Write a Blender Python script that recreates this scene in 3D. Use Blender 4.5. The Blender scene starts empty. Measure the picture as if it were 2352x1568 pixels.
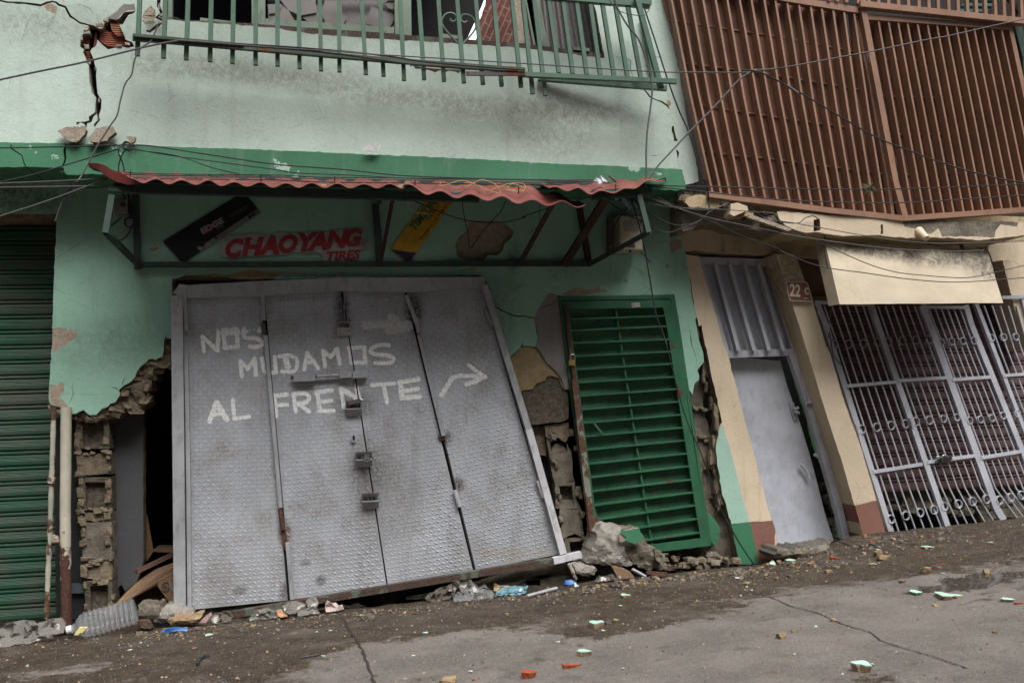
import bpy, bmesh, math, random
from mathutils import Vector, Matrix, noise
from mathutils.geometry import delaunay_2d_cdt
R = math.radians
rnd = random.Random(7)
S = bpy.context.scene
COL = S.collection
# ---------------------------------------------------------------- camera
W0, H0, F0 = 2352.0, 1568.0, 2287.0
YAW, PITCH = R(10), R(4)
CP = Vector((0, -8.0, 1.7))
cd = bpy.data.cameras.new('camera'); cam = bpy.data.objects.new('camera', cd); COL.objects.link(cam)
cd.sensor_width = 36; cd.lens = 36 * F0 / W0; cd.clip_end = 500; cd.clip_start = .05
cam.location = CP; cam.rotation_euler = (R(90) + PITCH, 0, -YAW)
S.camera = cam
# ---------------------------------------------------------------- sky, sun, exposure (overcast day)
SUN_EL, SUN_AZ = R(59), R(22)          # high, behind the viewer and a little to the right
wd = bpy.data.worlds.new('World'); S.world = wd; wd.use_nodes = True
nt = wd.node_tree; bg = nt.nodes['Background']
sk = nt.nodes.new('ShaderNodeTexSky'); sk.sky_type = 'NISHITA'; sk.sun_disc = False
sk.sun_elevation = SUN_EL; sk.sun_rotation = R(180) + SUN_AZ; sk.dust_density = 4; sk.air_density = 1.5
hs = nt.nodes.new('ShaderNodeHueSaturation'); hs.inputs['Saturation'].default_value = .22
nt.links.new(sk.outputs[0], hs.inputs['Color'])
# overcast: the cloud layer is brightest overhead and dull towards the rooftops
tc = nt.nodes.new('ShaderNodeTexCoord'); sx_ = nt.nodes.new('ShaderNodeSeparateXYZ'); nt.links.new(tc.outputs['Generated'], sx_.inputs[0])
mr = nt.nodes.new('ShaderNodeMapRange'); mr.inputs['From Min'].default_value = .28; mr.inputs['From Max'].default_value = .95
mr.inputs['To Min'].default_value = .03; mr.inputs['To Max'].default_value = 1.5; nt.links.new(sx_.outputs[2], mr.inputs['Value'])
my = nt.nodes.new('ShaderNodeMapRange'); my.inputs['From Min'].default_value = .68; my.inputs['From Max'].default_value = .78      # sky brightened low behind the buildings, added so openings show white
my.inputs['To Min'].default_value = 1; my.inputs['To Max'].default_value = 14; nt.links.new(sx_.outputs[1], my.inputs['Value'])
mm_ = nt.nodes.new('ShaderNodeMath'); mm_.operation = 'MULTIPLY'; nt.links.new(mr.outputs[0], mm_.inputs[0]); nt.links.new(my.outputs[0], mm_.inputs[1])
ml = nt.nodes.new('ShaderNodeMix'); ml.data_type = 'RGBA'; ml.blend_type = 'MULTIPLY'; ml.inputs[0].default_value = 1
nt.links.new(hs.outputs[0], ml.inputs[6]); nt.links.new(mm_.outputs[0], ml.inputs[7]); nt.links.new(ml.outputs[2], bg.inputs['Color'])
bg.inputs['Strength'].default_value = .05
sl = bpy.data.lights.new('sun', 'SUN'); sl.energy = 1.5; sl.angle = R(36); sl.color = (1, .985, .96)
so = bpy.data.objects.new('sun', sl); COL.objects.link(so)
dr = Vector((math.sin(SUN_AZ) * math.cos(SUN_EL), -math.cos(SUN_AZ) * math.cos(SUN_EL), math.sin(SUN_EL)))
so.rotation_euler = dr.to_track_quat('Z', 'Y').to_euler(); so.location = dr * 20
S.view_settings.view_transform = 'Standard'; S.view_settings.look = 'None'
S.view_settings.exposure = 1.8; S.view_settings.gamma = 1
S.render.resolution_x = 1024; S.render.resolution_y = 682
# ---------------------------------------------------------------- layout helpers
FW = Vector((math.sin(YAW) * math.cos(PITCH), math.cos(YAW) * math.cos(PITCH), math.sin(PITCH)))
RT = Vector((math.cos(YAW), -math.sin(YAW), 0)); UPV = RT.cross(FW)
def ray(px, py): return FW * F0 + RT * (px - W0 / 2) + UPV * (H0 / 2 - py)
def U(px, py, y):                       # survey point: where the sight line meets the plane at depth y
    d = ray(px, py); return CP + d * ((y - CP.y) / d.y)
TX = (0, 574.2, 1148.5, 1720.4); TY = (0, 373.2, 746.5, 1147.3)
def q(c, r, pts): return [(TX[c] + .26856 * u, TY[r] + .26856 * v) for u, v in pts]
EDGE = [(-400,1512),(0,1474),(150,1460),(322,1446),(456,1434),(574,1426),(700,1412),(843,1394),(964,1381),(1100,1371),(1206,1361),
        (1277,1347),(1337,1334),(1457,1325),(1605,1309),(1745,1296),(1785,1282),(1914,1246),(1951,1232),(2043,1220),(2177,1207),(2352,1187),(2600,1155)]
YE = -0.16
EX = [(U(a, b, YE).x, U(a, b, YE).z) for a, b in EDGE]
def gz(x, y=0):
    P = EX
    if x <= P[0][0]: a, b = P[0], P[1]
    elif x >= P[-1][0]: a, b = P[-2], P[-1]
    else:
        for a, b in zip(P, P[1:]):
            if a[0] <= x <= b[0]: break
    z = a[1] + (b[1] - a[1]) * (x - a[0]) / (b[0] - a[0])
    k = min(1, max(0, (-.2 - y) / 1.2))              # the kinks of the broken edge smooth out in the street
    L = -.18 + (x - EX[1][0]) * (EX[-2][1] - EX[1][1]) / (EX[-2][0] - EX[1][0]) + EX[1][1] + .18
    return z * (1 - k * .8) + L * k * .8 + .012 * noise.noise(Vector((x * .9, y * .9, 3))) * (1 if y < -.2 else 0)
def G(px, py):
    d = ray(px, py).normalized(); t = 1.0
    while t < 30:
        p = CP + d * t
        if p.z < gz(p.x, p.y) + .0005: return p
        t += .004
    return p
# ---------------------------------------------------------------- materials
class NB:
    def __init__(s, name):
        s.m = bpy.data.materials.new(name); s.m.use_nodes = True; s.t = s.m.node_tree
        s.b = s.t.nodes['Principled BSDF']; s.g = s.t.nodes.new('ShaderNodeNewGeometry').outputs['Position']
    def new(s, k): return s.t.nodes.new(k)
    def L(s, a, b):
        if hasattr(a, 'links'): s.t.links.new(a, b)
        elif isinstance(a, tuple) and len(a) == 3 and b.type == 'RGBA': b.default_value = (*a, 1)
        else: b.default_value = a
    def vec(s, sc=(1, 1, 1), off=(0, 0, 0), rot=(0, 0, 0)):
        n = s.new('ShaderNodeMapping'); n.inputs['Scale'].default_value = sc; n.inputs['Location'].default_value = off
        n.inputs['Rotation'].default_value = rot; s.L(s.g, n.inputs['Vector']); return n.outputs[0]
    def noise(s, sc, det=5, rough=.6, vec=None, dist=0):
        n = s.new('ShaderNodeTexNoise'); n.inputs['Scale'].default_value = sc; n.inputs['Detail'].default_value = det
        n.inputs['Roughness'].default_value = rough; n.inputs['Distortion'].default_value = dist
        s.L(vec or s.g, n.inputs['Vector']); return n.outputs[0]
    def vor(s, sc, feat='F1', vec=None, out=0):
        n = s.new('ShaderNodeTexVoronoi'); n.inputs['Scale'].default_value = sc; n.feature = feat
        s.L(vec or s.g, n.inputs['Vector']); return n.outputs[out]
    def rng(s, v, lo, hi, a=0., b=1., sm=True):
        n = s.new('ShaderNodeMapRange'); n.interpolation_type = 'SMOOTHSTEP' if sm else 'LINEAR'
        for k, x in (('From Min', lo), ('From Max', hi), ('To Min', a), ('To Max', b)): n.inputs[k].default_value = x
        s.L(v, n.inputs['Value']); return n.outputs[0]
    def mix(s, f, a, b, mode='MIX'):
        n = s.new('ShaderNodeMix'); n.data_type = 'RGBA'; n.blend_type = mode
        s.L(f, n.inputs[0]); s.L(a, n.inputs[6]); s.L(b, n.inputs[7]); return n.outputs[2]
    def ma(s, op, a, b=0.):
        n = s.new('ShaderNodeMath'); n.operation = op; n.use_clamp = False
        s.L(a, n.inputs[0]); s.L(b, n.inputs[1]); return n.outputs[0]
    def sep(s, i):
        n = s.new('ShaderNodeSeparateXYZ'); s.L(s.g, n.inputs[0]); return n.outputs[i]
    def spot(s, c, rad):                 # soft blob about a fixed place of the surface: (radii per axis)
        n = s.vec((1 / rad[0], 1 / rad[1], 1 / rad[2]), (-c[0] / rad[0], -c[1] / rad[1], -c[2] / rad[2]))
        l = s.new('ShaderNodeVectorMath'); l.operation = 'LENGTH'; s.L(n, l.inputs[0])
        return s.rng(l.outputs['Value'], .25, 1.0, 1, 0)
    def bump(s, h, st, d=.01, prev=None):
        n = s.new('ShaderNodeBump'); n.inputs['Strength'].default_value = st; n.inputs['Distance'].default_value = d
        s.L(h, n.inputs['Height'])
        if prev is not None: s.L(prev, n.inputs['Normal'])
        return n.outputs[0]
    def out(s, col, rough=.8, metal=0., nor=None, spec=.4):
        s.L(col, s.b.inputs['Base Color']); s.L(rough, s.b.inputs['Roughness']); s.L(metal, s.b.inputs['Metallic'])
        s.b.inputs['Specular IOR Level'].default_value = spec
        if nor is not None: s.L(nor, s.b.inputs['Normal'])
        return s.m
def scl(c, k): return tuple(min(1, x * k) for x in c)
def plaster(name, c, dirt=(.10, .085, .065), amt=.5, rough=.9, spots=(), chip=None, seed=0., streak=.35, fine=.22):
    n = NB(name)
    big = n.noise(1.3, 6, .6, n.vec((1, 1, 1), (seed, 0, 0)))
    col = n.mix(n.rng(big, .35, .7), scl(c, 1.08), scl(c, .86))
    st = n.noise(9, 5, .65, n.vec((1, 1, .13), (seed * 2, 0, 0)))      # runs of dirt down the wall
    col = n.mix(n.ma('MULTIPLY', n.rng(st, .52, .78), streak), col, dirt)
    mot = n.noise(30, 8, .8, n.vec((1, 1, 2.2), (0, seed, 0)), 1.0)
    md = n.ma('MULTIPLY', n.rng(mot, .5, .74), n.rng(n.noise(2.1, 5, .6, n.vec(off=(seed, 5, 0))), .38, .68, .25, 1))
    col = n.mix(n.ma('MULTIPLY', md, amt), col, dirt)
    for (p, rad, a) in spots:
        m = n.ma('MULTIPLY', n.spot(p, rad), n.rng(n.noise(19, 9, .8, n.vec((1, 1, .9), (p[0], 0, 0)), .8), .34, .66))
        col = n.mix(n.ma('MULTIPLY', m, a), col, scl(dirt, .8))
    pits = n.rng(n.noise(130, 2, .5), .66, .72)
    col = n.mix(n.ma('MULTIPLY', pits, fine * 2), col, scl(dirt, .6))
    if chip:
        cm = n.rng(n.noise(3.7, 7, .62, n.vec(off=(seed, 2, 9))), chip[1], chip[1] + .012)
        col = n.mix(cm, col, chip[0])
    h = n.ma('ADD', n.noise(22, 6, .6, dist=.8), n.ma('MULTIPLY', n.noise(150, 3, .6), .5))
    hc = n.vor(1.9, 'DISTANCE_TO_EDGE', n.vec((1, 1, 1.3), (seed, 0, seed)))
    wob = n.ma('ADD', hc, n.ma('MULTIPLY', n.ma('SUBTRACT', n.noise(9, 5, .6), .5), .06))
    hl = n.ma('MULTIPLY', n.rng(n.ma('ABSOLUTE', wob), .0, .0055, 1, 0), n.rng(n.noise(1.4, 3, .5, n.vec(off=(seed, 3, 3))), .50, .58))
    col = n.mix(n.ma('MULTIPLY', hl, .4 if fine > .1 else 0.), col, scl(dirt, .5))
    return n.out(col, rough, 0, n.bump(h, .32, .010), .25)
def rawmat(name, c, c2, sc=14, bumpd=.03, rough=.95):
    n = NB(name)
    a = n.noise(sc, 7, .7); b = n.noise(sc * 5, 4, .7)
    col = n.mix(n.rng(a, .35, .65), c, c2)
    col = n.mix(n.ma('MULTIPLY', n.rng(b, .55, .75), .6), col, scl(c2, .45))
    col = n.mix(n.ma('MULTIPLY', n.rng(n.vor(70), 0, .25, 1, 0), .35), col, scl(c, 1.35))
    h = n.ma('ADD', n.noise(sc * 1.5, 8, .75), n.ma('MULTIPLY', n.noise(120, 3, .7), .6))
    return n.out(col, rough, 0, n.bump(h, .9, bumpd), .2)
def metal(name, c, rust=(.13, .045, .02), rz=None, ramt=.0, dirt=(.07, .06, .05), damt=.4, rough=.5, met=.0, seed=0., bsc=30):
    n = NB(name)
    col = n.mix(n.rng(n.noise(3, 5, .6, n.vec(off=(seed, 0, 0))), .35, .68), c, scl(c, .78))
    col = n.mix(n.ma('MULTIPLY', n.rng(n.noise(16, 7, .72, n.vec((1, 1, .45), (seed, 3, 1))), .47, .72), damt), col, dirt)
    if ramt > 0:
        nn = n.noise(6.5, 8, .68, n.vec((1, 1, .7), (seed, 7, 1)))
        if rz: nn = n.ma('ADD', nn, n.rng(n.sep(2), rz[0], rz[1], .36, 0))
        rm = n.rng(nn, .72 - ramt * .35, .75 - ramt * .35)
        rc = n.mix(n.rng(n.noise(60, 4, .6), .35, .65), rust, scl(rust, .4))
        col = n.mix(rm, col, rc)
    return n.out(col, n.rng(n.noise(9, 4, .6), .3, .7, rough - .1, rough + .2), met, n.bump(n.noise(bsc, 5, .6), .2, .004), .4)
def flat(name, c, rough=.7, met=0.): 
    n = NB(name); col = n.mix(n.rng(n.noise(40, 5, .7), .3, .75), scl(c, 1.1), scl(c, .7))
    return n.out(col, rough, met, n.bump(n.noise(60, 4, .6), .3, .004), .35)
def wp(px, py, y=0): return tuple(U(px, py, y))
M = {}
MINT = (.285, .47, .37)
up_sp = [(wp(x, y, -.42), (.75, 1, .16), .5) for x, y in ((700,180),(560,165),(850,215),(1010,235),(1160,250),(1330,255),(430,150))] + \
        [(wp(1290, 300, -.42), (.5, 1, .5), .4), (wp(150, 60, -.42), (.9, 1, .25), .4), (wp(950, 85, -.42), (2.0, 1, .10), .35), (wp(1210, 260, -.42), (.35, 1, .4), .35)]
M['mint_up'] = plaster('faded_mint_plaster', (.405, .485, .43), dirt=(.14, .12, .095), amt=.75, spots=up_sp, seed=1.3, streak=.2)
lo_sp = [(wp(20, 455), (.7, 1, .16), .95), (wp(290, 770), (.45, 1, .25), .3), (wp(1290, 620), (.25, 1, .16), .4), (wp(1180, 600), (.1, 1, .14), .7),
         (wp(220, 800), (.5, 1, .3), .3), (wp(800, 640), (1.4, 1, .06), .5), (wp(1150,700),(.25,1,.4),.4)]
M['mint_lo'] = plaster('mint_plaster', (.235, .395, .31), dirt=(.07, .085, .065), amt=.6, spots=lo_sp, seed=4.1, streak=.28)
M['band'] = plaster('green_band_paint', (.052, .16, .09), dirt=(.17, .23, .20), amt=.5, seed=7, streak=.5, chip=((.30, .42, .36), .635))
M['cream'] = plaster('cream_plaster', (.52, .43, .315), dirt=(.16, .12, .08), amt=.55, seed=2.2, streak=.4,
        spots=[(wp(1690, 560, 0), (.9, 1, .16), .9), (wp(1800, 620, -.1), (.2, 1, .35), .75)])
M['cream_dirty'] = plaster('sooty_cream_plaster', (.40, .31, .19), dirt=(.035, .03, .025), amt=.8, seed=3.2, streak=.7)
M['brown_paint'] = plaster('brown_dado_paint', (.19, .092, .070), dirt=(.1, .07, .06), amt=.4, seed=5, chip=((.45, .38, .3), .70))
M['green_dado'] = plaster('green_dado_paint', (.040, .15, .078), dirt=(.05, .07, .05), amt=.4, seed=6, chip=((.45, .42, .36), .68))
M['mint_strip'] = plaster('pale_mint_paint', (.29, .44, .36), dirt=(.12, .12, .1), amt=.45, seed=8, chip=((.5, .47, .42), .71))
M['grey_render'] = plaster('grey_cement_render', (.20, .185, .175), dirt=(.09, .08, .07), amt=.5, seed=9)
M['raw'] = rawmat('broken_mortar', (.27, .215, .15), (.15, .12, .085))
M['raw_pale'] = rawmat('pale_render', (.50, .42, .34), (.36, .29, .22), 20)
M['ochre'] = rawmat('ochre_render', (.36, .28, .16), (.27, .20, .11), 12, .02)
M['block'] = rawmat('concrete_block', (.16, .135, .105), (.085, .07, .055), 26)
M['concrete'] = rawmat('soiled_concrete', (.22, .19, .15), (.11, .095, .075), 8, .02)
M['concrete_pale'] = rawmat('pale_concrete', (.36, .33, .29), (.24, .215, .19), 10, .02)
M['dark'] = flat('shade_black', (.022, .02, .02), .9)  # near-black colour standing in for the shade of rooms, gaps and hollows
M['int_grey'] = plaster('interior_grey_wall', (.085, .085, .088), dirt=(.05, .05, .05), amt=.5, seed=3)
M['gate'] = None
def gatemat(name, c, k):
    n = NB(name)
    col = n.mix(n.rng(n.noise(1.6, 5, .6, n.vec((1, 1, .6))), .32, .7), c, scl(c, .80))
    d1 = n.rng(n.noise(5, 8, .7, n.vec((1.2, 1, .8), (3, 0, 0))), .46, .66)
    d2 = n.rng(n.noise(60, 5, .7), .42, .62, .25, 1)
    col = n.mix(n.ma('MULTIPLY', n.ma('MULTIPLY', d1, d2), .85 * k), col, (.20, .175, .145))
    z = n.rng(n.sep(2), -.05, 1.0, 1, 0)                 # splashed mud towards the foot of the gate
    col = n.mix(n.ma('MULTIPLY', n.ma('MULTIPLY', z, n.rng(n.noise(20, 7, .75), .4, .68)), .45), col, (.27, .235, .19))
    st = n.rng(n.noise(7, 6, .65, n.vec((1, 1, .08), (9, 0, 0))), .55, .75)
    col = n.mix(n.ma('MULTIPLY', st, .35), col, (.16, .145, .13))
    for (px, py, rx, rz, a, c2) in ((815, 930, .16, .10, .7, (.09,.08,.07)), (845, 1085, .16, .22, .75, (.10,.09,.075)), (655, 1225, .05, .10, .9, (.10,.05,.03)), (1022, 1005, .06, .06, .9, (.06,.045,.04)),
            (1052, 1112, .05, .06, .9, (.06,.05,.04)), (950, 715, .07, .16, .95, (.03,.026,.025)), (785, 700, .06, .12, .9, (.03,.026,.025)), (551, 1356, .05, .035, .8, (.08,.065,.05)), (737, 1333, .04, .04, .8, (.08,.065,.05)), (702, 1292, .04, .03, .7, (.10,.07,.05)),
            (1180, 1270, .3, .05, .6, (.28,.24,.18)), (880, 1150, .3, .3, .45, (.14,.125,.10)), (500, 1330, .12, .3, .35, (.16,.14,.11)), (655, 1360, .05, .08, .8, (.07,.05,.04))):
        m = n.ma('MULTIPLY', n.spot(wp(px, py, -.05), (rx * 1.5, 1, rz * 1.5)), n.rng(n.noise(42, 7, .8, n.vec((1, 1, .8), (px * .01, 0, 0))), .36, .56))
        col = n.mix(n.ma('MULTIPLY', m, a), col, c2)
    pa = n.new('ShaderNodeAttribute'); pa.attribute_name = 'paint'; fa = n.new('ShaderNodeAttribute'); fa.attribute_name = 'faint'
    br = n.noise(70, 5, .7, n.vec((1.6, 1, .5), rot=(0, .35, 0)))       # bristle marks and thin patches
    pm = n.ma('MULTIPLY', n.rng(n.ma('ADD', pa.outputs['Fac'], n.ma('MULTIPLY', br, .9)), .78, 1.0), n.rng(br, .3, .6, .5, .96))
    fm = n.ma('MULTIPLY', n.rng(n.ma('ADD', fa.outputs['Fac'], n.ma('MULTIPLY', n.noise(30, 6, .75), 1.2)), .9, 1.3), n.rng(fa.outputs['Fac'], 0, .3, 0, .7))
    col = n.mix(fm, col, (.55, .55, .55)); col = n.mix(n.ma('MULTIPLY', pm, n.rng(pa.outputs['Fac'], 0, .15)), col, (.82, .82, .80))
    return n.out(col, n.rng(n.noise(8, 5, .6), .3, .7, .34, .6), .12, n.bump(n.ma('ADD', n.noise(5, 3, .5), n.ma('MULTIPLY', n.noise(90, 4, .6), .15)), .35, .012), .5)
M['gate'] = gatemat('silver_grey_gate_paint', (.37, .385, .42), 1); M['gate_tread'] = gatemat('worn_tread_paint', (.55, .57, .61), .5)
M['gatetrim'] = metal('grey_gate_frame_paint', (.36, .365, .38), ramt=.10, damt=.45, rough=.55, met=.2)
M['gateedge'] = metal('worn_white_frame_paint', (.50, .50, .52), ramt=.12, damt=.55, rough=.6)
M['gatedark'] = metal('dark_latch_steel', (.10, .09, .085), ramt=.6, damt=.5, rough=.55, met=.3)
M['rust_dk'] = metal('dark_rusty_steel', (.035, .03, .025), ramt=.7, rough=.8, rust=(.05, .022, .014))
M['rusty'] = metal('rusty_steel', (.12, .075, .05), ramt=.9, rough=.8, rust=(.10, .045, .028))
M['sill'] = metal('rusted_sill_paint', (.09, .105, .08), ramt=.8, rust=(.075, .048, .036), rough=.8)
M['grille'] = metal('green_grille_paint', (.062, .125, .085), ramt=.22, damt=.6, rough=.5, seed=4)
M['grille_dk'] = metal('sooty_green_rail', (.04, .065, .04), ramt=.5, damt=.6, rough=.7)
M['frame_md'] = metal('mid_green_steel', (.032, .062, .046), ramt=.3, damt=.5, rough=.6, rust=(.07, .03, .02))
M['frame_dk'] = metal('dark_green_steel', (.02, .042, .032), ramt=.35, damt=.5, rough=.6, rust=(.07, .03, .02))
M['winframe'] = metal('old_green_window_frame', (.17, .22, .17), ramt=.2, damt=.6, rough=.7, seed=2)
M['gdoor'] = metal('deep_green_door_paint', (.024, .105, .052), ramt=.26, damt=.3, dirt=(.05, .07, .05), rough=.42, seed=6, rust=(.12, .05, .04))
M['gdoor_in'] = metal('deep_green_louvre_backing', (.028, .115, .055), ramt=.0, damt=.9, dirt=(.04, .045, .035), rough=.55, seed=3)
M['red'] = metal('red_roof_sheet_paint', (.165, .040, .034), ramt=.0, damt=.5, dirt=(.12, .085, .07), rough=.42, seed=5)
M['brown_fin'] = metal('brown_fin_paint', (.245, .135, .088), ramt=.04, damt=.6, dirt=(.13, .085, .06), rough=.5, seed=1)
def brownsheet():
    n = NB('brown_screen_sheet')
    c = (.17, .085, .056)
    col = n.mix(n.rng(n.noise(1.1, 5, .6), .35, .7), c, scl(c, .68))
    st = n.rng(n.noise(12, 6, .7, n.vec((1, 1, .15))), .53, .76)
    col = n.mix(n.ma('MULTIPLY', st, .7), col, (.035, .024, .022))
    col = n.mix(n.ma('MULTIPLY', n.rng(n.noise(3.5, 7, .7, n.vec(off=(5, 0, 2))), .56, .7), .45), col, (.13, .10, .095))
    return n.out(col, .5, 0, n.bump(n.noise(4, 4, .5), .4, .02), .4)
M['brown_sheet'] = brownsheet()
M['blue'] = metal('blue_grey_door_paint', (.50, .52, .58), ramt=.0, damt=.4, dirt=(.22, .2, .2), rough=.45, seed=7)
M['blue_bar'] = metal('blue_grey_bar_paint', (.40, .41, .455), ramt=.05, damt=.35, dirt=(.15, .14, .14), rough=.5, seed=9)
M['fascia'] = plaster('cream_sheet_metal', (.43, .365, .27), dirt=(.05, .042, .036), amt=.12, rough=.6, seed=11, streak=.12, fine=.05,
        spots=[(wp(x, y, -.52), (rx, 1, rz), .97) for x, y, rx, rz in ((2240,590,.42,.17),(2150,588,.6,.13),(2050,578,.5,.1),(1960,565,.4,.08),(2270,620,.3,.14),(2290,585,.3,.2))])
M['shutter_g'] = None
def shutter(name, c, c2, amt):
    n = NB(name)
    m = n.rng(n.noise(2.6, 7, .7, n.vec((.8, 1, 1.6))), .40, .62)
    m2 = n.rng(n.noise(2.5, 6, .7, n.vec((1, 1, 40))), .35, .65, .3, 1)
    col = n.mix(n.ma('MULTIPLY', n.ma('MULTIPLY', m, m2), amt), c, c2)
    return n.out(col, .55, .1, n.bump(n.noise(50, 4, .6), .2, .003), .35)
M['shutter_g'] = shutter('green_shutter_paint', (.013, .058, .032), (.06, .06, .045), .95)
M['shutter_b'] = shutter('maroon_shutter_paint', (.10, .052, .05), (.055, .042, .04), .9)
M['cable'] = flat('black_cable_sheath', (.018, .018, .02), .55)
M['cable_g'] = flat('grey_cable_sheath', (.075, .072, .07), .6)
M['cable_y'] = flat('yellow_wire_sheath', (.42, .32, .12), .6)
def brickmat(name, c, c2, vec_sc=(1, 1, 1), ridge=120):
    n = NB(name)
    wv = n.new('ShaderNodeTexWave'); wv.bands_direction = 'Z'; wv.inputs['Scale'].default_value = ridge / 6.28; wv.inputs['Distortion'].default_value = .3
    n.L(n.g, wv.inputs['Vector'])
    col = n.mix(n.rng(n.noise(9, 5, .6), .35, .7), c, c2)
    col = n.mix(n.ma('MULTIPLY', n.rng(wv.outputs[1], .3, .8), .35), col, scl(c2, .5))
    return n.out(col, .9, 0, n.bump(wv.outputs[1], .6, .01), .2)
M['hbrick'] = brickmat('ribbed_clay_brick', (.30, .10, .065), (.20, .07, .045))
def brickwall():
    n = NB('red_brick_wall')
    b = n.new('ShaderNodeTexBrick'); b.inputs['Scale'].default_value = 1.0
    b.inputs['Brick Width'].default_value = .22; b.inputs['Row Height'].default_value = .055; b.inputs['Mortar Size'].default_value = .006
    n.L((.15, .05, .038), b.inputs['Color1']); n.L((.10, .034, .028), b.inputs['Color2']); n.L((.18, .14, .12), b.inputs['Mortar'])
    mp = n.new('ShaderNodeMapping'); mp.inputs['Rotation'].default_value = (R(90), 0, 0); n.L(n.g, mp.inputs[0])
    m2 = n.new('ShaderNodeMapping'); m2.inputs['Rotation'].default_value = (0, 0, R(68)); n.L(mp.outputs[0], m2.inputs[0])
    n.L(m2.outputs[0], b.inputs['Vector'])
    return n.out(n.mix(n.ma('MULTIPLY', n.rng(n.noise(20, 5, .7), .5, .7), .4), b.outputs[0], (.36, .28, .24)), .9, 0, n.bump(b.outputs[1], -.5, .01), .2)
M['brickwall'] = brickwall()
def frosted():
    n = NB('dusty_frosted_glass')
    col = n.mix(n.rng(n.noise(3, 5, .6), .3, .7), (.18, .165, .158), (.11, .098, .092))
    return n.out(col, .35, 0, None, .5)
M['frost'] = frosted()
M['curtain'] = flat('grey_corrugated_sheet', (.16, .145, .145), .6)
M['teal'] = flat('teal_roof_sheet', (.008, .05, .043), .5)
def glassmat(name, c=(.85, .87, .86), rough=.12, alpha=.35):
    n = NB(name); m = n.out(c, rough, 0, n.bump(n.noise(12, 3, .5), .3, .01), .6)
    n.b.inputs['Alpha'].default_value = alpha; return m
M['pet'] = glassmat('clear_bottle_plastic', (.45, .46, .47), .08, .25)
M['bag'] = glassmat('dirty_clear_film', (.26, .245, .22), .14, .5)
M['bag_blue'] = glassmat('pale_blue_film', (.16, .29, .34), .25, .85)
M['bag_grey'] = glassmat('brown_grey_film', (.12, .105, .085), .22, .8)
M['white'] = flat('white_plastic', (.62, .62, .62), .5)
M['card'] = flat('damp_cardboard', (.20, .125, .075), .9)
M['card_dk'] = flat('dark_cardboard', (.085, .055, .04), .9)
M['wood'] = flat('old_timber', (.10, .055, .04), .85)
M['orange_brick'] = rawmat('orange_brick', (.34, .085, .038), (.24, .06, .028), 20, .008)
M['stone'] = rawmat('tan_mortar_lump', (.32, .225, .13), (.20, .14, .085), 30, .01)
M['stone_g'] = rawmat('grey_stone', (.14, .125, .115), (.08, .07, .065), 30, .01)
M['mintchip'] = plaster('mint_painted_chip', (.31, .45, .38), dirt=(.2, .2, .16), amt=.35, seed=3, streak=.05)
M['blackpaint'] = flat('black_post_paint', (.02, .02, .021), .5)
_a = U(151, 1400, 0).z; _b = U(151, 1190, 0).z
M['pipe'] = metal('flaking_cream_pipe', (.46, .42, .33), rz=(_a, _b), ramt=.24, damt=.5, dirt=(.16, .30, .28), rough=.7, rust=(.09, .04, .024), seed=8)
M['pipe_old'] = metal('flaking_rust_pipe', (.36, .34, .28), ramt=.62, damt=.6, dirt=(.13, .2, .18), rough=.8, rust=(.12, .06, .035), seed=3)
M['meter'] = metal('aged_plastic_case', (.42, .37, .27), ramt=.0, damt=.5, dirt=(.07, .06, .045), rough=.5, seed=2)
M['brass'] = flat('brass', (.55, .40, .14), .35, .8)
M['steel'] = flat('steel', (.35, .35, .36), .35, .8)
def paintmat():
    n = NB('hand_brushed_white_paint')
    v = n.rng(n.noise(85, 5, .7, n.vec((1.7, 1, .5), rot=(0, .3, 0))), .28, .54, .12, .95)
    m = n.out((.66, .655, .64), .7, 0, None, .3)
    n.L(n.ma('MULTIPLY', v, n.rng(n.noise(11, 4, .6), .3, .55, .75, 1)), n.b.inputs['Alpha']); return m
M['wpaint'] = paintmat()
def paintmat2():
    n = NB('faint_white_paint')
    v = n.rng(n.noise(35, 4, .65), .35, .6, .1, .6)
    m = n.out((.6, .6, .6), .7, 0, None, .3); n.L(v, n.b.inputs['Alpha']); return m
M['wfaint'] = paintmat2()
M['st_black'] = flat('sticker_black', (.012, .012, .013), .4)
M['st_grey'] = flat('sticker_grey', (.17, .17, .17), .5)
M['st_white'] = flat('sticker_white_film', (.27, .265, .265), .55)
M['st_red'] = flat('sticker_red_ink', (.24, .02, .025), .5)
M['st_yel'] = flat('sticker_yellow_film', (.42, .25, .02), .45)
M['st_green'] = flat('sticker_green_ink', (.02, .12, .06), .5)
M['st_purple'] = flat('sticker_purple_film', (.035, .015, .05), .5)
M['plate'] = metal('rusty_brown_plate', (.15, .06, .04), ramt=.1, damt=.3, rough=.6)
M['plate_w'] = flat('worn_cream_numeral', (.50, .42, .32), .7)
M['plant'] = flat('dry_airplant', (.12, .12, .07), .8)
M['blue_lit'] = flat('blue_wrapper', (.03, .10, .28), .4)
M['pink'] = flat('pink_card', (.42, .25, .25), .7)
M['yellow'] = flat('yellow_tag', (.60, .52, .22), .6)
def scl3(c, n, k): return n.mix(1.0, c, (k, k, k), 'MULTIPLY')
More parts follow.
